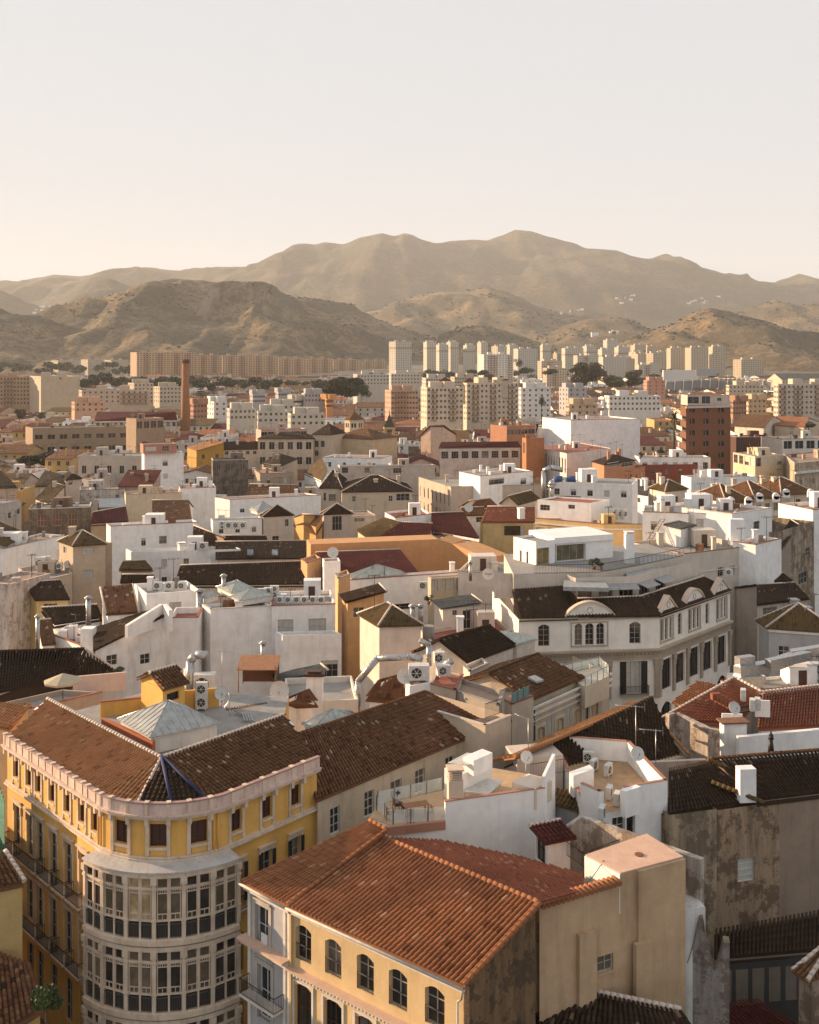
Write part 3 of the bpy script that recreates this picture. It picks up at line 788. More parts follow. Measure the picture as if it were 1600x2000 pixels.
def band(mb, line, z0, z1, o0, o1):
    "sweep a box section along an open plan polyline; offsets to the right-hand (outer) side"
    n = len(line); nr = []
    for i in range(n):
        v = Vector((0, 0))
        for j in (i-1, i):
            if 0 <= j < n-1:
                d = Vector(line[j+1])-Vector(line[j]); d.normalize(); v += Vector((d.y, -d.x))
        v.normalize(); nr.append(v)
    for i in range(n-1):
        a, b = Vector(line[i]), Vector(line[i+1]); na, nb = nr[i], nr[i+1]
        q = [a+na*o1, b+nb*o1, b+nb*o0, a+na*o0]
        mb.hexa([(p.x, p.y, z0) for p in q], [(p.x, p.y, z1) for p in q])
def tile_object_mesh(pitch, row):
    me = bpy.data.meshes.new('roof_tile'); v = []; f = []; n = 6
    for j, (y, s_, lift) in enumerate(((0.0, 1.0, 0.05), (row+0.05, 0.84, 0.012))):
        for i in range(n+1):
            a = math.pi*i/n; v.append((-math.cos(a)*pitch*0.36*s_, y, math.sin(a)*pitch*0.43*s_+lift))
    for i in range(n): f.append((i, i+1, n+2+i, n+1+i))
    m_ = len(v)
    for i in range(n+1):
        a = math.pi*i/n; v.append((-math.cos(a)*pitch*0.30, 0.0, math.sin(a)*pitch*0.36+0.05))
    for i in range(n): f.append((m_+i, m_+i+1, i+1, i))
    me.from_pydata(v, [], f); me.update()
    me.polygons.foreach_set('use_smooth', [True]*n+[False]*n)
    return me
def tile_obj_mat(kind):
    key = ('to', kind)
    if key in MATS: return MATS[key]
    m, n, b = _new('single_tile_'+kind); oi = n.nodes.new('ShaderNodeObjectInfo'); cols = TILECOL[kind]; p = _pos(n)
    c = _ramp(n, oi.outputs['Random'], [(0.0, cols[0]), (0.18, cols[1]), (0.85, _avg(cols)), (0.96, cols[2]), (1.0, cols[3])])
    c = _mix(n, 1.0, c, _ramp(n, _noise(n, 0.28, 6, p, 0.7), [(0.30, 0.74), (0.70, 1.16)]), 'MULTIPLY')
    c = _mix(n, _ramp(n, _noise(n, 6, 5, p, 0.75), [(0.60, 0.0), (0.75, 0.5)]), c, cols[3])
    n.links.new(c, b.inputs['Base Color']); b.inputs['Roughness'].default_value = 0.85; b.inputs['Specular IOR Level'].default_value = 0.15
    _bump(n, b, _noise(n, 20, 3, p), 0.01, 0.5); MATS[key] = m; return m
def tiled_quad(root, rt, A, B, Cc, D, kind, pitch=0.32, row=0.45, count=300, cap=None, name='roof'):
    "four-cornered slope: nearest tiles as objects of their own (children of the roof), the rest joined"
    A, B, Cc, D = [Vector(p) for p in (A, B, Cc, D)]
    wid = max((B-A).length, (Cc-D).length); hgt = ((D-A).length+(Cc-B).length)/2
    nc = max(2, round(wid/pitch)); nr = max(1, round(hgt/row))
    at = lambda s, t: (A*(1-s)+B*s)*(1-t)+(D*(1-s)+Cc*s)*t
    cells = sorted(((at((i+0.5)/nc, (j+0.5)/nr).length, i, j) for i in range(nc) for j in range(nr)))[:count]
    own = {(i, j) for _, i, j in cells}
    mb = MB(); nrm = _newell([A, B, Cc, D])
    dv = max(abs((p-(A+B+Cc+D)/4).dot(nrm)) for p in (A, B, Cc, D)); mb.slab([p-Vector((0, 0, 0.02+dv*1.1)) for p in (A, B, Cc, D)], 0.16)
    N = 6
    for i in range(nc):
        for j in range(nr):
            if (i, j) in own: continue
            a0, a1 = at((i+0.18)/nc, j/nr), at((i+0.82)/nc, j/nr); b0, b1 = at((i+0.22)/nc, (j+1.1)/nr), at((i+0.78)/nc, (j+1.1)/nr)
            r = (a1-a0).length*0.5
            pts = []
            for (p, q, l) in ((a0, a1, 0.05), (b0, b1, 0.012)):
                for k in range(N+1):
                    t = math.pi*k/N; pts.append(p+(q-p)*(0.5-0.5*math.cos(t))+nrm*(math.sin(t)*r*1.25+l))
            uv0 = ((i+0.5)*pitch, (j+0.5)*row)
            o = mb.verts(pts+[a0, a1], [uv0]*(2*N+4))
            for k in range(N): mb.face((o+k, o+k+1, o+N+2+k, o+N+1+k), True)
            mb.face(tuple([o+2*N+2]+[o+k for k in range(N+1)]+[o+2*N+3]))
    ro = mb.build(name, tilemat(kind, pitch, row), root) if rt is None else mb.build('tiles', tilemat(kind, pitch, row), rt, 'stuff')
    me = tile_object_mesh((A-B).length/nc, row); me.materials.append(tile_obj_mat(kind))
    off = WL[ro.name]
    from mathutils import Matrix
    rg = random.Random(5)
    for _, i, j in cells:
        p = at((i+0.5)/nc, j/nr); q = at((i+0.5)/nc, (j+1)/nr)
        y_ = (q-p).normalized(); x_ = (B-A).normalized(); z_ = x_.cross(y_).normalized(); x_ = y_.cross(z_)
        y_ = (y_+x_*rg.uniform(-0.02, 0.02)+z_*rg.uniform(-0.015, 0.015)).normalized()
        m = Matrix(((x_.x, y_.x, z_.x, p.x-off[0]), (x_.y, y_.y, z_.y, p.y-off[1]), (x_.z, y_.z, z_.z, p.z-off[2]), (0, 0, 0, 1)))
        o = bpy.data.objects.new('roof_tile', me); C.objects.link(o); o.parent = ro; o.matrix_local = m
    return ro
# ------------------------------------------------------------------ the round-cornered yellow building
def yellow():
    ZT = 20.0
    CX, CY = -17.0, 79.0
    arc = lambda th, r=6.3: (CX+r*math.sin(rad(th)), CY-r*math.cos(rad(th)))
    A = (-32.2, 86.1); B = arc(-40.5); Cp = arc(40.5); D = (-7.0, 81.2)
    angs = [-40.5, -31.5, -18.5, -6.5, 6.5, 18.5, 31.5, 40.5]
    apts = [arc(t) for t in angs]
    line = [A]+apts+[D]
    root = thing('apartment_building', 'yellow building with white trim, rounded glazed corner tower and brown tiled roof', 'building', (CX, CY+5, 0))
    och = plaster(OCHRE, 0.30, 1.0, (0.38, 0.19, 0.06)); tr = plaster((0.68, 0.54, 0.41), 0.42, 2.0, (0.26, 0.17, 0.11)); pk = plaster((0.66, 0.50, 0.42), 0.45, 2.2, (0.22, 0.11, 0.09))
    fl = Fac(A, B, 0, 19.1); fr = Fac(Cp, D, 0, 19.1)
    top_l = [(29.7, 1486, 35.1, 1515), (54, 1503.5, 60.3, 1533), (72, 1516, 79.2, 1546), (99, 1533, 106, 1564), (128, 1552, 136, 1584), (156.6, 1571, 164.7, 1603), (182, 1582, 190, 1618)]
    door_l = [(29.7, 1573, 39.6, 1639), (54, 1592.6, 65, 1669), (73, 1607, 83.7, 1675), (99, 1628.6, 111.6, 1699), (128, 1646.6, 140.4, 1720.5), (156.6, 1668, 170, 1753)]
    top_r = [(456, 1571, 468, 1620), (516, 1547, 527, 1596), (572.6, 1525, 582.5, 1571)]
    mid_r = [(455, 1684, 474, 1750), (510, 1658, 530, 1720), (567, 1636, 586, 1695)]
    def norm(hs, zb, zt, wmin):
        out = []
        for a, b, c, d in hs:
            m = (a+b)/2; w2 = max(wmin, b-a)/2; out.append((m-w2, m+w2, zb, zt))
        return out
    TL = norm([fl.hole_px(*q) for q in top_l], 16.95, 18.45, 0.95)
    DL = norm([fl.hole_px(*q) for q in door_l], 11.6, 14.75, 1.15)
    TR = norm([fr.hole_px(*q) for q in top_r], 16.95, 18.45, 0.95)
    MR = norm([fr.hole_px(*q) for q in mid_r], 11.9, 14.6, 1.05)
    low = lambda hs, dz: [(a, b, c-dz, d-dz) for a, b, c, d in hs]
    wl = MB()
    HL = TL+DL+low(DL, 4.9)+low(DL, 9.8); HR = TR+MR+low(MR, 4.9)+low(MR, 9.8)
    fl.wall(wl, HL, 0.22); fr.wall(wl, HR, 0.3)
    af = [Fac(apts[i], apts[i+1], 0, 19.1) for i in range(7)]
    for i, f in enumerate(af):
        f.wall(wl, [(0.14, f.L-0.14, 16.95, 18.5)] if i in (1, 3, 5) else (), 0.28)
    # sides and courtyard walls
    back = [(D[0]-3.6, 87.6), (-11.0, 98.0), (-24.0, 100.0), (-31.6, 91.5)]
    ring = [D]+back+[A]
    for a, b in zip(ring, ring[1:]): Fac(a, b, 0, 19.1).wall(wl)
    wl.build('wall', och, root)
    dk = MB(); dk.poly([(p[0], p[1], 19.15) for p in line+back]); dk.build('terrace_deck', M('gdeck'), root)
    # windows
    for f, hs_, dp in ((fl, HL, 0.22), (fr, HR, 0.3)):
        for h in hs_:
            topw = h[2] > 16
            o = win(root, f, h, dp, 2, 2 if topw else 3, near=True, pane=M('wood') if topw else 'glass', frame='wood' if topw else 'frame')
    for i in (1, 3, 5):
        f = af[i]; win(root, f, (0.14, f.L-0.14, 16.95, 18.5), 0.28, 2, 1, near=True, pane=M('wood'), frame='wood')
    # trims: pilasters beside each top window, sill, panel frame, door surround with hood
    def dress(f, hs_, top):
        for a, b, c, d in hs_:
            m = MB()
            if top:
                for e in (a-0.24, b+0.02): f.strip(m, e, e+0.2, 16.35, 18.75, 0.003, 0.08); f.strip(m, e-0.03, e+0.23, 18.6, 18.92, 0.003, 0.2); f.strip(m, e-0.03, e+0.23, 16.33, 16.5, 0.003, 0.13)
                m.build('pilaster', tr, root); m = MB(); f.strip(m, a, b, c-0.18, c-0.01, 0.003, 0.12); m.build('sill', tr, root)
            else:
                f.strip(m, a-0.22, a-0.01, c, d+0.25, 0.003, 0.05); f.strip(m, b+0.01, b+0.22, c, d+0.25, 0.003, 0.05); f.strip(m, a-0.01, b+0.01, d+0.02, d+0.25, 0.003, 0.05)
                f.strip(m, a-0.28, b+0.28, d+0.42, d+0.52, 0.003, 0.24); f.strip(m, a-0.22, b+0.22, d+0.25, d+0.42, 0.003, 0.10)
                for e in (a-0.2, b+0.06): f.strip(m, e, e+0.13, d-0.5, d+0.1, 0.05, 0.12)
                m.build('door_surround', tr, root)
    dress(fl, TL, True); dress(fr, TR, True)
    dress(fl, DL, False); dress(fl, low(DL, 4.9), False); dress(fr, MR, False)
    for i in (1, 3, 5):
        f = af[i]; m = MB()
        for e in (-0.12, f.L-0.12): f.strip(m, e, e+0.24, 16.35, 18.75, 0.003, 0.14); f.strip(m, e-0.05, e+0.29, 18.55, 18.95, 0.003, 0.26)
        m.build('pilaster', tr, root); m = MB(); f.strip(m, 0.12, f.L-0.12, 16.75, 16.93, 0.003, 0.12); m.build('sill', tr, root)
    # cornice and parapet all round the street fronts
    for nm, z0, z1, a, b, mt in (('cornice', 18.92, 19.12, 0.003, 0.42, tr), ('cornice', 19.12, 19.24, 0.003, 0.55, pk), ('cornice', 18.75, 18.9, 0.003, 0.12, tr),
                                 ('string_course', 16.02, 16.16, 0.003, 0.30, tr), ('string_course', 16.18, 16.32, 0.003, 0.16, tr), ('string_course', 11.2, 11.42, 0.003, 0.22, tr), ('string_course', 6.3, 6.5, 0.003, 0.22, tr)):
        m = MB(); band(m, line, z0, z1, a, b); m.build(nm, mt, root)
    m = MB(); band(m, line, 19.24, 19.95, 0.10, 0.32); m.build('parapet', pk, root)
    m = MB(); band(m, line, 19.95, 20.05, 0.04, 0.38); m.build('coping', plaster((0.36, 0.22, 0.20), 0.3, 2.0), root)
    def piers(f, us):
        for u in us:
            m = MB(); f.strip(m, u-0.11, u+0.11, 19.25, 20.06, 0.06, 0.37); f.strip(m, u-0.15, u+0.15, 20.06, 20.12, 0.03, 0.41); f.strip(m, u-0.12, u+0.12, 18.5, 18.92, 0.2, 0.4); m.build('parapet_pier', tr, root)
    piers(fl, [f_ for a, b, c, d in TL for f_ in (a-0.13, b+0.13)]+[0.2]); piers(fr, [f_ for a, b, c, d in TR for f_ in (a-0.13, b+0.13)])
    for f in af: piers(f, [0.0])
    m = MB()   # ochre panels sunk under the top windows, horizontal joints
    for f, hs_ in ((fl, TL), (fr, TR)):
        for a, b, c, d in hs_: f.strip(m, a+0.08, b-0.08, 16.42, c-0.24, 0.003, 0.05)
    for i in (1, 3, 5): af[i].strip(m, 0.2, af[i].L-0.2, 16.4, 16.72, 0.003, 0.05)
    m.build('panel', och, root, 'stuff')
    for f, u, zz in ((fl, fl.L-0.25, 11.5), (fl, fl.L-0.62, 11.5), (af[6], 0.3, 16), (af[6], 0.6, 16)):
        m = MB(); m.tube(f.pt(u, zz, 0.12), f.pt(u, 18.9, 0.12), 0.06, 8); m.build('drainpipe', och, root)
    # balconies on the long front
    for zz in (11.42, 6.52):
        for grp in ([0], [1, 2], [3], [4], [5]):
            a = DL[grp[0]][0]-0.45; b = DL[grp[-1]][1]+0.45
            m = MB(); fl.strip(m, a, b, zz-0.02, zz+0.12, 0.25, 0.95)
            for u in (a+0.2, b-0.4): fl.strip(m, u, u+0.2, zz-0.5, zz-0.02, 0.003, 0.6)
            bo = m.build('balcony', tr, root)
            rail_part(bo, [fl.pt(a, zz+0.12, 0.26), fl.pt(a, zz+0.12, 0.9), fl.pt(b, zz+0.12, 0.9), fl.pt(b, zz+0.12, 0.26)], 1.0, 0.11, r=0.017)
    for a, b, c, d in MR[:1]+MR[1:]:
        m = MB(); fr.strip(m, a-0.3, b+0.3, 11.5, 11.62, 0.25, 0.6); bo = m.build('balcony', tr, root)
        rail_part(bo, [fr.pt(a-0.3, 11.62, 0.26), fr.pt(a-0.3, 11.62, 0.56), fr.pt(b+0.3, 11.62, 0.56), fr.pt(b+0.3, 11.62, 0.26)], 0.95, 0.11, r=0.017)
    for f, hs_ in ((fr, MR),):    # louvred shutters folded open
        for a, b, c, d in hs_:
            m = MB()
            for e in (a-0.28, b-0.02): f.strip(m, e, e+0.3, c, d, 0.13, 0.18)
            m.build('shutter', M('iron'), root)
    # ---- glazed gallery: bays of 15 degrees, three storeys
    R = 7.4; g = MB()
    ga = lambda th, r=R: arc(th, r)
    gl = [ga(t) for t in range(-45, 46, 5)]
    inner = [arc(t) for t in (-41, 41)]
    top = MB()
    for i in range(len(gl)-1):
        t0, t1 = -45+5*i, -40+5*i
        q = [ga(t0, R+0.28), ga(t1, R+0.28), arc(t1, 6.25), arc(t0, 6.25)]
        top.slab([(q[0][0], q[0][1], 15.84), (q[1][0], q[1][1], 15.84), (q[2][0], q[2][1], 16.12), (q[3][0], q[3][1], 16.12)], 0.1)
    top.build('gallery_roof', plaster((0.50, 0.46, 0.43), 0.4, 2.0), root)
    zt = 15.84
    for st in range(3):
        z1 = zt-4.9*st; z0 = z1-4.7
        for nm, a0, a1, o0, o1 in (('gallery_cornice', z1-0.42, z1-0.12, -0.15, 0.16), ('gallery_ledge', z0-0.2, z0+0.12, -0.5, 0.26), ('gallery_ledge', z0+0.12, z0+0.2, -0.3, 0.12)):
            m = MB(); band(m, gl, a0, a1, o0, o1); m.build(nm, tr, root)
        fl_ = MB(); fl_.poly([(p[0], p[1], z0+0.01) for p in gl]+[(arc(40, 6.3)[0], arc(40, 6.3)[1], z0+0.01), (arc(-40, 6.3)[0], arc(-40, 6.3)[1], z0+0.01)]); fl_.build('gallery_floor', M('conc'), root)
        for k in range(7):     # posts
            t = -45+15*k; m = MB(); c = ga(t); f = Fac(ga(t-1.3), ga(t+1.3), 0, 1)
            f.strip(m, 0.03, f.L-0.03, z0+0.2, z1-0.42, -0.16, 0.12); f.strip(m, -0.02, f.L+0.02, z0+1.35, z0+1.5, -0.1, 0.17); f.strip(m, -0.02, f.L+0.02, z1-1.25, z1-1.1, -0.1, 0.17); f.strip(m, -0.04, f.L+0.04, z1-0.85, z1-0.42, -0.1, 0.24)
            m.build('gallery_post', tr, root)
        for k in range(6):
            f = Fac(ga(-43.7+15*k, R), ga(-31.3+15*k, R), 0, 1); L = f.L; m = MB(); fw = 0.05
            zb = z0+1.4; zs = z1-1.15; za = z1-1.5
            f.strip(m, 0, L, zb-0.06, zb+0.06, -0.05, 0.07); f.strip(m, 0, L, zs-0.07, zs+0.05, -0.05, 0.08); f.strip(m, 0, L, z1-0.52, z1-0.42, -0.05, 0.05)
            f.strip(m, L/2-0.06, L/2+0.06, z0+0.2, z1-0.42, -0.05, 0.06)
            for hh in (0, 1):
                a, b = (0.02, L/2-0.07) if hh == 0 else (L/2+0.07, L-0.02)
                for u in (a, b-fw): f.strip(m, u, u+fw, zb+0.06, zs-0.07, -0.04, 0.04); f.strip(m, u, u+fw, zs+0.05, z1-0.52, -0.04, 0.04)
                # little arched lights over and under each casement
                nn = 4
                for q in range(nn+1):
                    u = a+fw+(b-a-2*fw)*q/nn; f.strip(m, u-0.02, u+0.02, za, zs-0.07, -0.035, 0.03)
                    if q % 2 == 0: f.strip(m, u-0.022, u+0.022, zb+0.06, zb+0.42, -0.035, 0.03)
                f.strip(m, a+fw, b-fw, za-0.025, za+0.025, -0.035, 0.035); f.strip(m, a+fw, b-fw, zb+0.4, zb+0.45, -0.035, 0.035)
                f.strip(m, a+fw, b-fw, zs-0.16, zs-0.07, -0.03, 0.03)
            bay = m.build('gallery_window', tr, root)
            pm = MB(); warm = (st == 0 and k == 2)
            pm.poly([f.pt(0, zb, -0.04), f.pt(L, zb, -0.04), f.pt(L, z1-0.45, -0.04), f.pt(0, z1-0.45, -0.04)])
            pm.build('pane', glass((0.30, 0.22, 0.12), 0.3) if warm else (glass((0.10, 0.075, 0.05), 0.25) if (k+st) % 2 else glass((0.030, 0.024, 0.02), 0.15)), bay)
            bm_ = MB(); bm_.poly([f.pt(0, z0+0.2, -0.10), f.pt(L, z0+0.2, -0.10), f.pt(L, zb, -0.10), f.pt(0, zb, -0.10)]); bm_.build('lower_panel', M('vent'), bay)
            rm = MB(); railing(rm, f.pt(0, z0+0.2, 0.03), f.pt(L, z0+0.2, 0.03), 0.95, 0.11, 0.018); rm.build('railing', plain('greyed_iron', (0.11, 0.095, 0.08), 0.6), bay)
        # closing side walls
        for t0 in (-45, 45):
            m = MB(); p, q = ga(t0), arc(t0*41/45, 6.2)
            if t0 > 0: p, q = q, p
            f = Fac(q, p, z0, z1-0.42) if t0 < 0 else Fac(q, p, z0, z1-0.42)
            f.wall(m); m.build('gallery_side', tr, root)
    # ---- roof
    AP = Vector((-17.9, 77.5, 21.2)); RL = Vector((-30.6, 90.9, 21.2)); RR = Vector((-10.1, 86.8, 21.2))
    nl = fl.n; e = 0.12; ze = 19.72
    def ev(p, n): return Vector((p[0]-n.x*e, p[1]-n.y*e, ze))
    a_ = ev(A, fl.n); b_ = ev(B, fl.n); t15 = Vector((*arc(-14, 6.15), ze)); t8 = Vector((*arc(8, 6.15), ze)); t30 = Vector((*arc(29, 6.15), ze)); c_ = ev(Cp, fr.n); d_ = ev(D, fr.n)
    m = MB(); tiles(m, [a_, b_, AP, RL], 0.33, 0.42, 0.13, 0, fan=False); tiles(m, [b_, t15, AP], 0.33, 0.42, 0.13, 0)
    ro = m.build('roof', tilemat('rust', 0.33, 0.42), root)  # left slope's sunlight is put into its brighter orange tile colour
    m = MB(); tiles(m, [c_, d_, RR, AP], 0.33, 0.42, 0.13, 0); tiles(m, [t30, c_, AP], 0.33, 0.42, 0.13, 0); m.build('roof', tilemat('brown', 0.33, 0.42), root)
    m = MB(); tiles(m, [t15, t8, AP], 0.36, 0.45, 0.15, 0); tiles(m, [t8, t30, AP], 0.36, 0.45, 0.15, 0); m.build('corner_roof', tilemat('dark', 0.36, 0.45), root)
    m = MB(); bl = plain('blue_glazed_tile', (0.012, 0.02, 0.085), 0.8)
    for q in (t8, t30): cap_line(m, AP+Vector((0, 0, 0.12)), q+Vector((0, 0, 0.16)), 0.12, lod=1)
    m.build('blue_hip_tiles', bl, root)
    m = MB(); cap_line(m, AP, t15, 0.12, lod=0); cap_line(m, AP, RL, 0.17, lod=0); cap_line(m, AP, RR, 0.15, lod=0); m.build('ridge', M('mortar'), root)
    # rear slopes down to the courtyard deck
    m = MB()
    def rear(p, q, w_, zlow):
        f = Fac((q.x, q.y), (p.x, p.y), 0, 1); n = f.n
        return [Vector((q.x+n.x*w_, q.y+n.y*w_, zlow)), Vector((p.x+n.x*w_, p.y+n.y*w_, zlow)), p, q]
    q1 = rear(AP, RL, 1.2, 20.6); q2 = rear(RR, AP, 1.2, 20.6)
    for q in (q1, q2): m.slab(q, 0.12)
    for q in (q1, q2): m.poly([q[0], q[1], (q[1].x, q[1].y, 19.15), (q[0].x, q[0].y, 19.15)])
    m.poly([a_, RL, (RL.x, RL.y, 19.1), (a_.x, a_.y, 19.1)]); m.poly([d_, RR, (RR.x, RR.y, 19.1), (d_.x, d_.y, 19.1)])
    m.build('rear_wall', plaster(WHITE, 0.3), root)
    return root
yellow()
# ---- things on its courtyard deck
def lantern(px, z, rise, label, hip=0.0, mats=('zinc',), base=None, bh=1.0, bmat=None, ribs=5):
    "glazed or metal pyramid skylight on an upstand; px: left, near, right corners of the glass eave"
    ring = ring_of(px, z, 4); root = thing('roof_lantern', label, 'skylight', (sum(p[0] for p in ring)/4, sum(p[1] for p in ring)/4, z-bh))
    mb = MB(); mb.prism([(p[0], p[1]) for p in ring], z-bh, z-0.06); mb.build('upstand', bmat or M('wframe'), root)
    pl, rd, _ = roof_planes(ring, z, 'pyr' if hip == 0 else 'hip', rise, 0.25)
    for q in pl:
        m = MB(); m.slab(list(q), 0.06); m.build('glazed_slope', M(mats[0]), root)
    m = MB()
    for a, b in rd: m.tube(a, b, 0.05, 5)
    for q in pl:
        q = [Vector(p) for p in q]; top = (q[2]+q[-1])/2 if len(q) == 4 else q[2]
        for i in range(1, ribs*2):
            e_ = q[0]+(q[1]-q[0])*i/(ribs*2)
            # rib runs up the slope until it meets the hip
            c0, c1 = (q[2], q[3]) if len(q) == 4 else (q[2], q[2])
            t = i/(ribs*2)
            if len(q) == 3:
                k = 1-abs(2*t-1); tgt = e_+(((q[2])-(q[0]+q[1])/2))*k
            else:
                la = (q[3]-q[0]); ax = (q[1]-q[0]).normalized(); s0 = la.dot(ax); s1 = (q[2]-q[0]).dot(ax); L_ = (q[1]-q[0]).length; u = t*L_
                k = min(1, u/max(s0, 0.01), (L_-u)/max(L_-s1, 0.01)); upv = la-ax*s0; tgt = e_+upv*k
            m.tube(e_+Vector((0, 0, 0.02)), tgt+Vector((0, 0, 0.02)), 0.022, 4)
    m.build('glazing_bar', M('metal'), root, 'stuff')
    return root, ring
lantern([(236, 1404), (295, 1438), (424, 1412)], 20.6, 1.7, 'metal pyramid skylight behind the yellow building roof ridge', mats=('zinc',), bh=1.4, bmat=plaster((0.60, 0.58, 0.55), 0.3, 2.0), ribs=5)
H('roof_hut', 'small yellow stair hut with tiled gable roof above the pyramid skylight', [(276, 1327), (318, 1345), (361, 1332)], 22.2, ('gable', 1.0, 'brown', 1), OCHRE, zb=19.1, cat='hut', win_=[(1, [(326, 1352, 350, 1368)])], shut=0, frame='wood')
def rwall(name, label, pts, z0, z1, mat, th=0.25, cat='wall', cope=None):
    "a free-standing or garden wall along photo pixels taken at its top"
    w_ = [P(x, y, z1) for x, y in pts]; mb = MB()
    for a, b in zip(w_, w_[1:]):
        f = Fac(a, b, z0, z1); f.strip(mb, 0, f.L, z0, z1, -th, 0)
    n = len(mb.v); c = Vector((sum(v[0] for v in mb.v)/n, sum(v[1] for v in mb.v)/n, z0))
    root = thing(name, label, cat, c); mb.build('wall_body', mat, root)
    if cope:
        m2 = MB()
        for a, b in zip(w_, w_[1:]): f = Fac(a, b, z0, z1); f.strip(m2, -0.05, f.L+0.05, z1+0.003, z1+0.09, -th-0.05, 0.05)
        m2.build('coping', cope, root)
    return root
rwall('terrace_wall', 'ochre terrace wall left of the pyramid skylight', [(196, 1372), (279, 1364)], 19.1, 20.4, plaster(OCHRE, 0.3), cope=M('reddeck'))
rwall('terrace_wall', 'rust red terrace wall under the left edge of pyramid skylight', [(198, 1402), (298, 1448)], 19.1, 20.3, plaster((0.42, 0.12, 0.05), 0.3))
rwall('terrace_wall', 'ochre wall behind the white air conditioner tower', [(355, 1350), (428, 1344)], 19.1, 20.8, plaster(OCHRE, 0.3))
# ------------------------------------------------------------------ red-roofed corner house at the bottom centre
def redroof():
    E0, E1, E2 = P(468, 1720, 16), P(560, 1769, 16), P(905, 1926, 16)
    R1, R2 = P(738, 1632, 18.2), P(1055, 1765, 18.2)
    L0, L1 = P(722, 1603, 18.7), P(757, 1621, 18.7)
    root = thing('corner_house', 'cream and grey house with orange clay tile roof at the bottom centre', 'house', (0, 66, 0))
    ins = 0.38
    def inset(A, B):
        f = Fac(A, B, 0, 1); n = f.n; return (A.x-n.x*ins, A.y-n.y*ins), (B.x-n.x*ins, B.y-n.y*ins)
    a0, a1 = inset(E0, E1); b0, b1 = inset(E1, E2)
    cream = plaster((0.64, 0.46, 0.24), 0.22, 1.0, (0.32, 0.19, 0.08)); grey = plaster((0.43, 0.415, 0.41), 0.2)
    fg = Fac((a0[0]+0.35, a0[1]-0.3), (b0[0]-0.0, b0[1]+0.0), 0, 15.72); fc = Fac(b0, (b1[0]-0.2, b1[1]+0.16), 0, 15.72)
    up = [(577.4, 1813.5, 608, 1902), (635, 1842, 667, 1930.5), (697, 1873, 730.4, 1966.5), (759.5, 1903.5, 795.5, 1998), (830, 1938, 868.5, 2030)]
    HU = [fc.hole_px(*q) for q in up]; zt = max(h[3] for h in HU); zb = min(h[2] for h in HU); HU = [(a, b, 12.95, 15.0) for a, b, c, d in HU]
    HU = [(a, b, 12.75, 14.95) for a, b, c, d in HU]
    HL = [((a+b)/2-0.75, (a+b)/2+0.75, 8.3, 11.3) for a, b, c, d in HU]
    HB = [(a, b, 4.3, 7.0) for a, b, c, d in HU]
    g1 = fg.hole_px(500, 1770, 525.5, 1851); g2 = fg.hole_px(504.5, 1888, 530, 1992)
    HG = [g1, g2, (g2[0], g2[1], 3.5, 6.5)]
    m = MB(); fc.wall(m, HU+HL+HB, 0.35, arches=[(h, 0.28) for h in HU+HL]); m.build('cream_wall', cream, root)
    m = MB(); fg.wall(m, HG, 0.35); m.build('grey_wall', grey, root)
    side = Fac((b1[0]-0.2, b1[1]+0.16), (R2.x-0.3, R2.y-0.25), 0, 15.75)
    m = MB(); side.wall(m)
    pA, pB = side.pt(0, 15.75), side.pt(side.L, 15.75); m.poly([pA, pB, (pB.x, pB.y, 17.95)])
    m.build('gable_wall', peeling((0.21, 0.125, 0.06), (0.10, 0.06, 0.03), 0.4, 0.7), root)
    m = MB(); side.strip(m, -0.02, 0.38, 0, 15.6, 0.003, 0.06); m.build('brick_quoin', plain('rough_brick', (0.36, 0.20, 0.11), 0.9, 0, 0.5, 6, 0.05), root)
    fl = Fac((L0.x-0.1, L0.y+0.3), (fg.A.x, fg.A.y), 0, 15.9); m = MB(); fl.wall(m); m.build('side_wall', grey, root)
    for h in HU: o = win(root, fc, h, 0.33, 2, 3, near=True, frame='frame'); 
    for f, hs_ in ((fc, HU),):
        for a, b, c, d in hs_: rail_part(root, [f.pt(a, c, -0.04), f.pt(b, c, -0.04)], 0.95, 0.13, name='window_railing', r=0.014)
    for h in HL: win(root, fc, h, 0.33, 2, 2, near=True, frame='wood')
    for h in HB: win(root, fc, h, 0.33, 2, 3, near=True, frame='wood')
    for h in HG: win(root, fg, h, 0.33, 2, 2, near=True, frame='wframe')
    # architraves
    for f, hs_, w_, mt in ((fc, HL, 0.16, M('trim')), (fg, HG, 0.28, plaster((0.47, 0.42, 0.37), 0.3, 2))):
        for a, b, c, d in hs_:
            m = MB(); f.strip(m, a-w_, a-0.01, c-0.1, d+w_, 0.003, 0.08); f.strip(m, b+0.01, b+w_, c-0.1, d+w_, 0.003, 0.08); f.strip(m, a, b, d+0.02, d+w_, 0.003, 0.08)
            if f is fg: f.strip(m, a-0.2, b+0.2, d+w_, d+w_+0.12, 0.003, 0.16)
            m.build('architrave', mt, root)
    a, b, c, d = g2; m = MB()       # carved panel over the lower grey window
    for i in range(9):
        u = a-0.1+(b-a+0.2)*i/8; z = d+0.48+0.22*math.sin(i*math.pi/8); m.tube(fg.pt(u-0.12, z, 0.05), fg.pt(u+0.12, z+0.05, 0.09), 0.09, 6, 0.05)
    fg.strip(m, a-0.2, b+0.2, d+0.40, d+0.75, 0.003, 0.05); m.build('carved_panel', plaster((0.47, 0.42, 0.37), 0.3, 2), root)
    for e in (0.0, 0.42): 
        m = MB(); fg.strip(m, fg.L-e-0.25, fg.L-e-0.02, 0, 15.6, 0.003, 0.10); m.build('pilaster', M('trim'), root)
    m = MB(); fg.strip(m, 0.0, 0.28, 0, 15.6, 0.003, 0.10); m.build('pilaster', M('trim'), root)
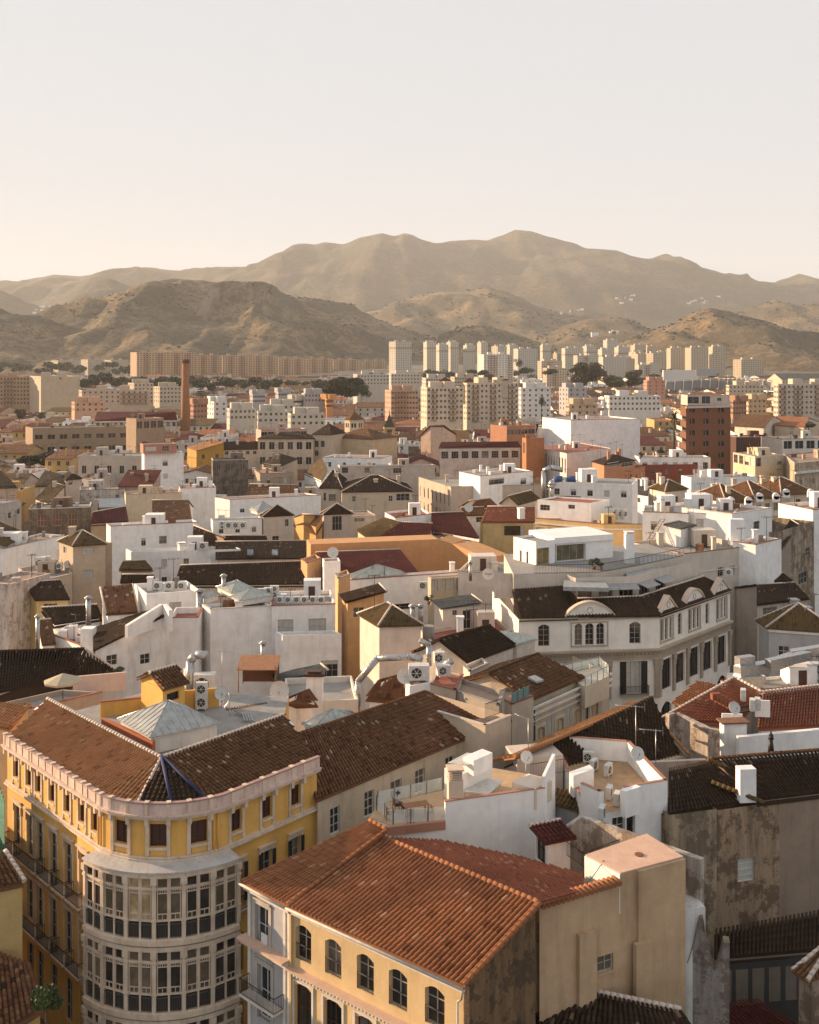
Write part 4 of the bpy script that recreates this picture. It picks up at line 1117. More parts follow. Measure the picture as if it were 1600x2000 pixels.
    m = MB(); fc.strip(m, 0.05, 0.2, 0, 15.6, 0.003, 0.2); m.build('corner_pipe', plaster((0.55, 0.40, 0.20), 0.2), root)
    # string courses, gutter, cornice
    zc = 12.05
    pk = plaster((0.58, 0.40, 0.30), 0.2, 2)
    for f, nm, z0, z1, o, mt in ((fc, 'string_course', zc, zc+0.14, 0.52, pk), (fc, 'string_course', zc-0.25, zc-0.003, 0.24, M('trim')), (fg, 'string_course', 12.35, 12.52, 0.75, pk), (fg, 'string_course', 12.05, 12.345, 0.45, M('trim')),
                               (fc, 'cornice', 15.45, 15.6, 0.2, M('trim')), (fg, 'cornice', 15.45, 15.6, 0.25, M('trim'))):
        m = MB(); f.strip(m, (-0.3 if f is fg else 0), f.L+(0.0 if f is fg else 0.1), z0, z1, 0.003, o); m.build(nm, mt, root)
    m = MB(); n = int(fc.L/0.28)
    for i in range(n): fc.strip(m, i*0.28+0.05, i*0.28+0.18, zc-0.42, zc-0.255, 0.003, 0.18)
    m.build('dentil', M('trim'), root, 'stuff')
    m = MB(); g0, gm, g2_ = [Vector((p.x, p.y, 15.86)) for p in (E0, E1, E2)]
    nn = Vector((fc.n.x, fc.n.y, 0))*0.08
    m.tube(g0+nn, gm+nn, 0.09, 8); m.tube(gm+nn, g2_+nn, 0.09, 8); m.tube(g2_+nn, g2_+nn+Vector((-0.05, 0.1, -0.6)), 0.06, 8); e = g2_+nn+Vector((-0.25, 0.2, -0.8)); m.tube(g2_+nn+Vector((-0.05, 0.1, -0.6)), e, 0.06, 8); m.tube(e, (e.x, e.y, 0), 0.06, 8)
    m.build('gutter', plain('old_gutter', (0.42, 0.38, 0.33), 0.6), root)
    # balcony of the grey house
    m = MB(); fg.strip(m, 0.2, fg.L-0.6, 9.0, 9.14, 0.1, 0.95); bo = m.build('balcony', M('trim'), root)
    rail_part(bo, [fg.pt(0.2, 9.14, 0.12), fg.pt(0.2, 9.14, 0.9), fg.pt(fg.L-0.6, 9.14, 0.9), fg.pt(fg.L-0.6, 9.14, 0.12)], 1.0, 0.12, r=0.016)
    # roof
    m = MB(); m.slab([E0, E1, R1, L1, L0], 0.14)
    tiled_quad(root, None, E1, E2, R2, R1, 'terra', 0.325, 0.46, 300)
    m = MB(); tiles(m, [E0, E1, L1, L0], 0.32, 0.46, 0.14, 0, fan=True); m.build('roof', tilemat('terra', 0.32, 0.46), root)
    m = MB(); cap_line(m, R1, R2, 0.16, lod=0); cap_line(m, E2, R2, 0.15, lod=0); cap_line(m, L0, L1, 0.14, lod=0); cap_line(m, E1+Vector((0, 0, 0.02)), L1, 0.13, lod=0); m.build('ridge', tilemat('terra', 0.32, 0.46), root)
    # rear slope, smaller tiles, runs down to the white house
    Q = [P(1140, 1744, 17.3), P(1140, 1700, 17.2), P(1020, 1676, 17.0), P(860, 1648, 17.2)]
    m = MB(); tiles(m, [R2-Vector((0, 0, 0.05)), Q[0], Q[1], Q[2], Q[3], R1-Vector((0, 0, 0.05))], 0.26, 0.3, 0.08, 0)
    m.build('rear_roof', tilemat('red', 0.26, 0.3), root)
    m = MB(); m.prism([(p.x, p.y) for p in (R2+Vector((-1.2, 2.2, 0)), Q[1]+Vector((-1, 0.5, 0)), Q[2], Q[3], R1)], 0, 16.2); m.build('rear_wall', cream, root)
    m = MB(); m.prism([(fg.A.x+.9, fg.A.y+1.3), (fc.A.x+0.4, fc.A.y+1.2), (fc.B.x-0.5, fc.B.y+1.4), (R2.x-1.0, R2.y), (R1.x, R1.y), (L0.x+0.3, L0.y)], 0, 15.3); m.build('attic_floor', M('conc'), root)
    return fg, g1
_fg, _g1 = redroof()
m = MB(); f = _fg; a, b, c, d = _g1
f.strip(m, b-0.75, b-0.1, c+0.05, c+1.0, 0.02, 0.05); f.strip(m, b-0.75, b-0.1, c-0.02, c+0.05, 0.02, 0.055)
single(m, 'towel', plain('white_towel', (0.66, 0.62, 0.60), 0.95, 0, 0.1), 'white towel with red hem hanging from the grey house window', 'towel')
# ------------------------------------------------------------------ beige blind-walled house right of it
def blind():
    A, B = Vector((7.75, 64.1, 0)), Vector((17.55, 69.0, 0))
    root = thing('blind_walled_house', 'beige windowless house wall with buttresses and a pink roof terrace', 'house', (13, 68, 0))
    f = Fac(A, B, 0, 17.25); mt = plaster((0.52, 0.355, 0.215), 0.42, 0.9, (0.25, 0.15, 0.08))
    hw = f.hole_px(1155, 1865, 1198, 1900); m = MB(); f.wall(m, [hw], 0.25)
    # sloping top under the coping
    us = [0, f.L*0.53]; m.poly([f.pt(us[0], 17.25), f.pt(us[1], 17.25), f.pt(us[1], 17.5), f.pt(us[0], 17.36)])
    m.build('front_wall', mt, root)
    m = MB(); us0 = f.L*0.545
    q0, q1 = f.pt(us0, 0, 0.02), f.pt(f.L, 0, 0.02); ring = [(q0.x, q0.y), (q1.x, q1.y), (B.x-1.6, B.y+3.3), (11.3, 69.2)]
    m.prism([(x, y) for x, y in ring], 15.0, 18.0, cap=False); m.build('terrace_block', mt, root)
    m = MB(); m.prism(ring, 18.0, 18.06); m.build('terrace_paving', plaster((0.62, 0.40, 0.29), 0.25, 1.5), root)
    lf = Fac(ring[3], ring[0], 15.5, 18.04); m = MB(); lf.strip(m, 0, lf.L-0.02, 15.5, 17.98, 0.003, 0.06); m.build('whitewashed_side', plaster(WHITE, 0.35), root)
    f.strip(m := MB(), f.L*0.66, f.L+0.02, 0, 17.95, 0.003, 0.22); f.strip(m, f.L*0.62, f.L*0.735, 0, 13.6, 0.2, 0.55); m.build('buttress', mt, root)
    m = MB(); f.strip(m, f.L*0.245, f.L*0.36, 0, 15.1, 0.003, 0.32); m.build('buttress', mt, root)
    win(root, f, hw, 0.24, 3, 2, near=True)
    m = MB(); a, b, c, d = hw; f.strip(m, a-0.1, b+0.1, d+0.01, d+0.08, 0, 0.12); f.strip(m, a-0.05, b+0.05, c-0.1, c-0.01, 0, 0.1); m.build('sill', mt, root)
    m = MB()
    n = 17
    for i in range(n):
        u = f.L*0.54*(i+0.5)/n; z = 17.38+0.16*i/n; m.tube(f.pt(u, z, 0.28), f.pt(u, z+0.1, -0.5), 0.17, 8, 0.14)
    m.build('coping_tile', tilemat('terra', 0.6, 0.9), root, 'stuff')
    m = MB(); m.prism([(A.x-0.4, A.y+0.5), (B.x-0.6, B.y+0.5), (B.x-2.5, B.y+6), (A.x-1.5, A.y+4.5)], 0, 14.9); m.build('core', mt, root)
    m = MB(); q = f.pt(f.L*0.78, 18.06, -1.4); m.tube(q, q+Vector((0, 0, 0.06)), 0.3, 7); m.build('floor_stain', plaster((0.2, 0.08, 0.05), 0.5, 3), root)
blind()
def oldwall(name, label, pts, mat, th=0.5, cat='wall', z0=0):
    "wall whose top steps or slopes: pts = (x, y, z)"
    w_ = [P(*q) for q in pts]; mb = MB()
    for a, b in zip(w_, w_[1:]):
        f = Fac(a, b, 0, 1); o = [f.pt(0, 0, 0), f.pt(f.L, 0, 0), f.pt(f.L, 0, -th), f.pt(0, 0, -th)]
        mb.hexa([(p.x, p.y, z0) for p in o], [(o[0].x, o[0].y, a.z), (o[1].x, o[1].y, b.z), (o[2].x, o[2].y, b.z), (o[3].x, o[3].y, a.z)])
    c = Vector((sum(p.x for p in w_)/len(w_), sum(p.y for p in w_)/len(w_), z0)); root = thing(name, label, cat, c)
    mb.build('wall_body', mat, root); return root
_pw = peeling((0.52, 0.46, 0.40), (0.27, 0.21, 0.16), 0.42, 0.55)
oldwall('party_wall', 'stained white party wall with flaking paint behind the pink terrace', [(1096, 1624, 16.2), (1136, 1597, 17.2), (1168, 1608, 17.2), (1368, 1680, 17.2)], _pw)
oldwall('party_wall', 'low peeling white wall end right of the beige blind wall', [(1332, 1776, 14.6), (1378, 1772, 14.6)], plaster((0.62, 0.60, 0.57), 0.5, 1.5), th=3.0)
# scrolled old gable below
def scroll():
    mb = MB(); f = Fac(P(1276, 1950, 8.5), P(1425, 1968, 8.5), 6.5, 8.5)
    n = 26; top = []
    for i in range(n+1):
        t = i/n
        if t < 0.42: z = 11.2-1.4*math.sin(math.pi*min(1, t/0.40))-0.2*t
        elif t < 0.60: z = 10.9+3.1*((t-0.42)/0.18)**1.6
        elif t < 0.66: z = 14.0
        elif t < 0.90: z = 14.0-3.3*math.sin(math.pi*(t-0.66)/0.30)*0.95
        else: z = 12.6
        top.append((f.L*t, z))
    for (u0, z0), (u1, z1) in zip(top, top[1:]):
        mb.hexa([f.pt(u0, 4, 0), f.pt(u1, 4, 0), f.pt(u1, 4, -0.5), f.pt(u0, 4, -0.5)], [f.pt(u0, z0, 0), f.pt(u1, z1, 0), f.pt(u1, z1, -0.5), f.pt(u0, z0, -0.5)])
    root = thing('scrolled_gable', 'crumbling curved old gable wall with soot stains at the lower right', 'wall', f.pt(f.L/2, 4))
    mb.build('gable_body', peeling((0.36, 0.32, 0.29), (0.20, 0.15, 0.12), 0.45, 0.8), root)
    m2 = MB()
    for (u0, z0), (u1, z1) in zip(top, top[1:]): m2.hexa([f.pt(u0, z0, 0.14), f.pt(u1, z1, 0.14), f.pt(u1, z1, -0.6), f.pt(u0, z0, -0.6)], [f.pt(u0, z0+0.14, 0.14), f.pt(u1, z1+0.14, 0.14), f.pt(u1, z1+0.14, -0.6), f.pt(u0, z0+0.14, -0.6)])
    m2.build('moulded_coping', peeling((0.33, 0.24, 0.17), (0.16, 0.11, 0.08), 0.4, 1.2), root)
scroll()
# dark roofs at the bottom edge
def lowroof(name, label, pts, z, kind='dark', zw=None, count=0, wall=(0.2, 0.16, 0.12), pitch=0.34, row=0.48, caps=(), cat='house', fan=False, cap='mortar', capr=0.17, core=True, lod=0):
    w_ = [P(*q) for q in pts]; c = sum(w_, Vector())/len(w_); root = thing(name, label, cat, (c.x, c.y, 0))
    if count: tiled_quad(root, None, *w_, kind, pitch, row, count)
    else: m = MB(); tiles(m, w_, pitch, row, 0.14, lod, fan=fan); m.build('roof', tilemat(kind, pitch, row), root)
    if caps:
        m = MB()
        for i, j in caps: cap_line(m, w_[i], w_[j], capr, lod=0)
        m.build('ridge', M(cap) if cap == 'mortar' else tilemat(cap), root)
    if core:
        m = MB(); cc = Vector((c.x, c.y)); zmin = min(p.z for p in w_)-0.2
        rr = [cc+(Vector((p.x, p.y))-cc)*0.93 for p in w_]
        n = len(rr); o = m.verts([(p.x, p.y, 0) for p in rr]+[(p.x, p.y, q.z-0.22) for p, q in zip(rr, w_)])
        for i in range(n): j = (i+1) % n; m.face((o+i, o+j, o+n+j, o+n+i))
        m.build('wall', plaster(wall, 0.4), root)
    return root
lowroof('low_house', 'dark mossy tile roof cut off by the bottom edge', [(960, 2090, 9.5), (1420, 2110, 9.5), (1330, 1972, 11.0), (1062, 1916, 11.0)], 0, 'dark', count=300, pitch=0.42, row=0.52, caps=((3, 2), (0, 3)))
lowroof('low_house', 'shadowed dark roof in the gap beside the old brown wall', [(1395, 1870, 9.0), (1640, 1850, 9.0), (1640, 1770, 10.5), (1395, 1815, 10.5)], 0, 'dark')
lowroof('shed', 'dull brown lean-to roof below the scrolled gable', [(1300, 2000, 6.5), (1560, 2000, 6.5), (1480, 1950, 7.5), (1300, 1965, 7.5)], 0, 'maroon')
def court():
    root = thing('courtyard_building', 'dark glazed courtyard front under the shadowed roof', 'house', (27, 66, 0))
    f = Fac(P(1398, 1880, 8.6), P(1640, 1862, 8.6), 0, 8.6); hs_ = [(1.2*i+0.25, 1.2*i+1.15, 5.6, 8.0) for i in range(int(f.L/1.2))]
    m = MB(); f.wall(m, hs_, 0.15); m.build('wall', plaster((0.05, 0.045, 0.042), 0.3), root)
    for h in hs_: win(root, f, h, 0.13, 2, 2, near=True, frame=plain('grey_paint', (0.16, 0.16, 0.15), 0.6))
court()
H('corner_house', 'stone corner house with brown tiled roof cut off by the right edge', [(1560, 1895), (1585, 1912), (1700, 1870)], 12, ('hip', 1.6, 'brown'), peeling((0.33, 0.25, 0.18), (0.18, 0.12, 0.08), 0.4), zb=0)
# ---- left edge
lowroof('street_house', 'ochre house with dark tile roof at the left edge', [(-40, 1740, 15.5), (48, 1722, 15.5), (10, 1662, 16.8), (-60, 1660, 16.8)], 0, 'brown', wall=(0.50, 0.34, 0.14), caps=((1, 2),), pitch=0.36)
def leftwall():
    root = thing('street_house_wall', 'pale yellow street wall under the dark eave at the left edge', 'house', (-27, 66, 0))
    f = Fac(P(-80, 1740, 15.2), P(38, 1722, 15.2), 0, 15.2); m = MB(); f.wall(m);  m.build('wall', plaster((0.58, 0.42, 0.20), 0.2), root)
    m = MB(); f.strip(m, 0, f.L+0.1, 14.7, 15.1, 0.003, 0.25); m.build('cornice', M('trim'), root)
    m = MB(); m.prism([(-33.0, 66.5), (-27.2, 72.3), (-45.0, 91.4), (-52.0, 84.5)], 0, 15.6); m.build('rear_wing', plaster((0.45, 0.33, 0.18), 0.3), root)
leftwall()
m = MB(); m.poly([(x, y, 0.004) for x, y in ((-60, 40), (60, 40), (60, 140), (-80, 140))]); m.build('street', plain('asphalt', (0.05, 0.048, 0.045), 0.9, 0, 0.3, 0.8, 0.02), None, 'structure')
lowroof('street_house', 'low house with patchy clay tile roof in the bottom left corner', [(-60, 2060, 9.5), (84, 1966, 9.5), (62, 1892, 10.8), (-60, 1836, 11.8)], 0, 'mixed', wall=(0.52, 0.33, 0.10), count=300, pitch=0.42, row=0.5)
# scaffold netting at the left edge
m = MB(); _f = Fac(P(-6, 1500, 18), P(9, 1545, 18), 10, 18)
for i in range(12):
    a, b = _f.L*i/12, _f.L*(i+1)/12; o0, o1 = 0.12*(i % 2), 0.12*((i+1) % 2)
    m.poly([_f.pt(a, 12.5, o0), _f.pt(b, 12.5, o1), _f.pt(b, 17.4, o1), _f.pt(a, 17.4, o0)]); m.poly([_f.pt(a, 12.5, o0-0.02), _f.pt(a, 17.4, o0-0.02), _f.pt(b, 17.4, o1-0.02), _f.pt(b, 12.5, o1-0.02)])
single(m, 'scaffold_net', plain('green_net', (0.10, 0.26, 0.19), 0.9, 0, 0.5, 2), 'green scaffold netting hanging at the left edge', 'scaffold net')
def R(label, pts, kind, wall=WHITE, win_=(), back=0.0, name='house', cat='house', pitch=None, row=0.46, fan=False, caps=None, cap='mortar', shut=0.0, frame='frame', zb=0.0, lod=None, capr=0.15, ins=0.3, near=None, amp=0.12, drop=1.0, group=None, wcols=2, th=0.14, chim=(), wallmat=None):
    """house under one sloping plane: pts (x, y, z) eave-left, eave-right, ridge-right, ridge-left; back > 0 adds the far slope.
    win_: (edge, [px boxes])"""
    w_ = [P(*q) for q in pts]; n = len(w_); ymin = min(p.y for p in w_); L = lod_for(ymin) if lod is None else lod
    near = ymin < 110 if near is None else near
    pitch = pitch or (0.33 if ymin < 140 else (0.40 if ymin < 240 else 0.5))
    allp = list(w_); planes = [list(w_)]
    if back and n == 4:
        f0 = Fac(w_[0], w_[1], 0, 1); v = Vector((-f0.n.x, -f0.n.y, 0))*back; rr, rl = w_[2], w_[3]; dz = Vector((0, 0, (rr.z-w_[1].z)*drop))
        bl, br = rl+v-dz, rr+v-dz
        planes.append([br, bl, rl, rr]); allp += [br, bl]; foot = [w_[0], w_[1], w_[2], br, bl, w_[3]]
    else: foot = list(w_)
    c = sum(foot, Vector())/len(foot); root = thing(name, label, cat, (c.x, c.y, zb), group)
    cc = Vector((c.x, c.y)); wm = wallmat or (wall if not isinstance(wall, tuple) else plaster(wall, 0.42))
    ip = []
    for p in foot:
        d = Vector((p.x, p.y))-cc; l = d.length; ip.append(Vector((cc.x+d.x*(1-ins*1.3/l), cc.y+d.y*(1-ins*1.3/l), p.z-0.2)))
    mb = MB(); m = len(ip); holesall = []
    wd = dict(win_)
    for i in range(m):
        a, b = ip[i], ip[(i+1) % m]
        if (Vector((a.x, a.y))-Vector((b.x, b.y))).length < 0.1: continue
        z1 = min(a.z, b.z); f = Fac(a, b, zb, z1); hs_ = []
        spec = wd.get(i)
        if spec is not None:
            if isinstance(spec, tuple):
                cols, rows, ww, hh, st, first = spec
                hs_ = [(f.L*(q+0.5)/cols-ww/2, f.L*(q+0.5)/cols+ww/2, z1-first-r*st-hh, z1-first-r*st) for r in range(rows) for q in range(cols)]
            else: hs_ = [f.hole_px(*q) for q in spec]
            hs_ = [(max(0.03, q[0]), min(f.L-0.03, q[1]), q[2], min(q[3], z1-0.05)) for q in hs_]
            hs_ = [q for q in hs_ if q[1]-q[0] > 0.15 and q[3]-q[2] > 0.15]
        f.wall(mb, hs_, 0.22)
        if abs(a.z-b.z) > 0.05:
            hi = b if b.z > a.z else a; mb.poly([(a.x, a.y, z1), (b.x, b.y, z1), (hi.x, hi.y, hi.z)])
        holesall += [(f, h) for h in hs_]
    mb.build('wall', wm, root)
    m2 = MB()
    for q in planes: tiles(m2, q, pitch, row, amp if L < 2 else 0, L, fan=fan and len(q) == 4, th=th)
    ro = m2.build('roof', tilemat(kind, pitch, row, L == 2) if isinstance(kind, str) else kind, root)
    caps = ([(3, 2)] if n == 4 else []) if caps is None else caps
    if caps and L < 2:
        m4 = MB()
        for i, j in caps: cap_line(m4, w_[i], w_[j], capr, lod=L)
        m4.build('ridge', M(cap) if cap == 'mortar' else tilemat(cap, pitch), root)
    rg = random.Random(hash_(label))
    for f, h in holesall:
        win(root, f, h, 0.22, wcols if h[1]-h[0] < 1.6 else wcols+1, 2 if h[3]-h[2] < 1.6 else 3, near=near, frame=frame, shut=rg.choice([0, 0, shut, 1.0 if not near else 0]) if shut else 0)
    for x, y, z, ww, hh in chim:
        m6 = MB(); p = P(x, y, z); m6.box((p.x, p.y, p.z-0.5), ww, ww, hh+0.5, 0.3); m6.box((p.x, p.y, p.z+hh), ww*1.2, ww*1.2, 0.1, 0.3); m6.build('chimney', plaster(WHITE, 0.4), ro)
    return root
def boxes(root, name, mat, items):
    "items: (px ring points at z, z0, z1)"
    for px, z, z0, z1 in items:
        mb = MB(); r = ring_of(px, z, 3); mb.prism(r, z0, z1); mb.build(name, mat, root)
WH = lambda d=0.3: plaster(WHITE, d)
# ------------------------------------------------------------------ white house with the roof terrace, lower right of centre
def whitehouse():
    root = thing('white_house', 'white house with glass-railed roof terrace behind the orange tiled roof', 'house', (8, 84, 0))
    wm = WH(0.18); cop = plaster((0.42, 0.20, 0.13), 0.3, 2)
    T = [P(x, y, 17.0) for x, y in ((722, 1597), (768, 1614), (870, 1606), (1064, 1578), (1078, 1520), (960, 1500), (864, 1544), (738, 1573))]
    m = MB(); m.prism([(p.x, p.y) for p in T], 0, 16.98); m.build('wall', wm, root)
    m = MB(); m.prism([(p.x, p.y) for p in T], 16.98, 17.03); m.build('terrace_floor', plaster((0.50, 0.34, 0.20), 0.35, 1.2), root)
    f = Fac(P(870, 1606, 17), P(1064, 1578, 17), 0, 18.6); m = MB(); f.strip(m, 0, f.L, 0, 18.45, -0.22, 0.01); m.build('front_wall', wm, root)
    m = MB(); f.strip(m, -0.03, f.L+0.03, 18.455, 18.52, -0.26, 0.05); m.build('coping', cop, root)
    f2 = Fac(P(756, 1621, 16.9), P(870, 1606, 17), 0, 1); m = MB(); f2.strip(m, 0.0, f2.L, 16.5, 17.08, -0.2, 0.06); m.build('coping', cop, root)
    g = Fac(P(1064, 1578, 17), P(1078, 1545, 17), 0, 1); m = MB(); g.strip(m, 0, g.L+1.5, 0, 19.3, -0.22, 0.02); m.build('end_wall', wm, root)
    # stair box with low pyramid lid
    ring = ring_of([(1000, 1528), (1046, 1542), (1078, 1524)], 18.5, 2); m = MB(); m.prism(ring, 17, 18.5); 
    c = Vector((sum(p[0] for p in ring)/4, sum(p[1] for p in ring)/4, 18.95))
    for i in range(4): a, b = ring[i], ring[(i+1) % 4]; m.poly([(a[0], a[1], 18.5), (b[0], b[1], 18.5), c])
    m.build('stair_box', plaster((0.68, 0.56, 0.46), 0.25), root)
    # louvred chimney
    c = P(889, 1562, 18.2); m = MB(); m.box((c.x, c.y, 17), 1.05, 1.05, 2.75, 0.1)
    for k in range(5): m.box((c.x, c.y, 19.78+k*0.13), 0.95, 0.95, 0.07, 0.1)
    m.box((c.x, c.y, 20.45), 1.2, 1.2, 0.1, 0.1); m.build('chimney', plaster((0.64, 0.50, 0.38), 0.3), root)
    # glass balustrade and posts
    def glassrail(pts, z, h=1.0):
        for a, b in zip(pts, pts[1:]):
            A, B = P(a[0], a[1], z), P(b[0], b[1], z); n = max(1, round((B-A).length/1.3)); mm = MB(); pm = MB()
            for i in range(n+1): p = A+(B-A)*i/n; mm.box((p.x, p.y, z), 0.07, 0.07, h+0.05)
            for i in range(n):
                p, q = A+(B-A)*(i+0.05)/n, A+(B-A)*(i+0.95)/n; pm.slab([p+Vector((0, 0, h)), q+Vector((0, 0, h)), q+Vector((0.015, 0.015, h)), p+Vector((0.015, 0.015, h))], h-0.08)
            o = mm.build('balustrade', M('metal'), root); pm.build('pane', M('clear'), o)
    glassrail([(870, 1603), (768, 1610), (736, 1582), (738, 1573), (864, 1544)], 17.05)
    # rear room, louvre roof
    boxes(root, 'roof_room', wm, [([(868, 1500), (904, 1512), (962, 1484)], 19.2, 17, 19.2), ([(905, 1478), (925, 1486), (962, 1470)], 20.2, 19, 20.2)])
    m = MB()
    for i in range(9):
        a, b = P(874+i*4.5, 1490+i*0.5, 19.9), P(912+i*5.5, 1470+i*0.7, 19.9); m.slab([a, a+Vector((0.18, 0, 0)), b+Vector((0.18, 0, 0)), b], 0.06)
    m.build('louvre_roof', M('unit'), root, 'stuff')
    f3 = Fac(P(898, 1530, 18.4), P(925, 1520, 18.4), 17, 19.2)
    m = MB(); m.prism(ring_of([(968, 1500), (1010, 1482), (1100, 1474)], 17.5, 3), 0, 17.5); m.build('rear_block', plaster((0.62, 0.50, 0.42), 0.3), root)
    # ---- right-hand tower block
    wm2 = WH(0.15)
    A, N, B = P(1134, 1530, 17.6), P(1170, 1546, 17.6), P(1304, 1524, 17.6)
    rg = [(A.x, A.y), (N.x, N.y), (B.x, B.y), (B.x-1.2, B.y+8.5), (A.x-0.5, A.y+10.5)]
    fm = Fac(N, B, 0, 15.9); dh = fm.hole_px(1224, 1593, 1241, 1632); wh = fm.hole_px(1196, 1596, 1221, 1630)
    m = MB(); fm.wall(m, [dh, wh], 0.3); Fac(A, N, 0, 15.9).wall(m); Fac(B, rg[3], 0, 15.9).wall(m); Fac(rg[4], A, 0, 15.9).wall(m)
    m.build('tower_wall', wm2, root); win(root, fm, wh, 0.3, 2, 2, near=True, frame='wframe'); win(root, fm, dh, 0.3, 1, 1, near=True, frame='wframe')
    m = MB(); m.poly([(x, y, 15.9) for x, y in rg]); m.build('roof_deck', plaster((0.42, 0.27, 0.15), 0.5), root)
    def up(a, b, z0, z1, th=0.25, nm='parapet'):
        f = Fac(a, b, 0, 1); mm = MB(); f.strip(mm, 0, f.L, z0, z1, -th, 0.0); mm.build(nm, wm2, root); mm = MB(); f.strip(mm, -0.02, f.L+0.02, z1+0.003, z1+0.05, -th-0.03, 0.03); mm.build('coping', cop, root)
    k = N+(B-N)*0.36
    up(A, N, 15.9, 17.6); up(Vector(k), B, 15.9, 17.6); up(N, N+(B-N)*0.07, 15.9, 17.6)
    up(B, rg[3], 15.9, 17.6); up(Vector(rg[3]), Vector(rg[4]), 15.9, 17.6); up(Vector(rg[4]), A, 15.9, 16.6)
    boxes(root, 'roof_cupboard', wm2, [([(1212, 1542), (1222, 1546), (1252, 1536)], 17.9, 15.9, 17.9), ([(1112, 1500), (1120, 1508), (1160, 1494)], 17.9, 15.9, 17.6)])
    return root
whitehouse()
# terrace furniture
def table(x, y, z, label, L=1.9, W=0.85, h=0.74, ang=0.35):
    c = P(x, y, z); root = thing('terrace_table', label, 'table', (c.x, c.y, z)); m = MB(); n = 7; ca, sa = math.cos(ang), math.sin(ang)
    for i in range(n): o = -W/2+W*(i+0.5)/n; m.box((c.x-sa*o, c.y+ca*o, z+h-0.04), L, W/n*0.86, 0.04, ang)
    m.build('table_top', M('teak'), root)
    for sx in (-1, 1):
        for sy in (-1, 1):
            m = MB(); u, v = sx*(L/2-0.1), sy*(W/2-0.08); m.box((c.x+ca*u-sa*v, c.y+sa*u+ca*v, z), 0.07, 0.07, h-0.04, ang); m.build('leg', M('teak'), root)
def chair(x, y, z, label, ang):
    c = P(x, y, z); root = thing('garden_chair', label, 'chair', (c.x, c.y, z)); ca, sa = math.cos(ang), math.sin(ang)
    q = lambda u, v: (c.x+ca*u-sa*v, c.y+sa*u+ca*v)
    m = MB()
    for i in range(5): m.box((*q(0, -0.2+0.1*i), z+0.42), 0.5, 0.08, 0.03, ang)
    m.build('seat', M('teak'), root); m = MB()
    for i in range(6): m.box((*q(-0.22+0.088*i, 0.25), z+0.45), 0.05, 0.03, 0.48, ang)
    m.box((*q(0, 0.25), z+0.92), 0.54, 0.05, 0.06, ang); m.build('backrest', M('teak'), root)
    for u, v in ((-0.24, -0.23), (0.24, -0.23), (-0.24, 0.25), (0.24, 0.25)):
        m = MB(); m.box((*q(u, v), z), 0.05, 0.05, 0.62 if v < 0 else 0.9, ang); m.build('leg', M('teak'), root)
    m = MB()
    for u in (-0.26, 0.26): m.box((*q(u, 0.0), z+0.64), 0.05, 0.55, 0.03, ang)
    m.build('armrest', M('teak'), root)
table(812, 1590, 17.05, 'wooden table on the glass-railed roof terrace')
chair(776, 1584, 17.05, 'wooden chair under the man on the roof terrace', math.pi/2+0.35)
chair(838, 1598, 17.05, 'wooden armchair at the right end of the terrace table', -math.pi/2+0.35)
chair(800, 1604, 17.05, 'wooden armchair in front of the terrace table', math.pi+0.3)
chair(762, 1600, 17.05, 'dark wooden chair in the near corner of the roof terrace', math.pi/2)
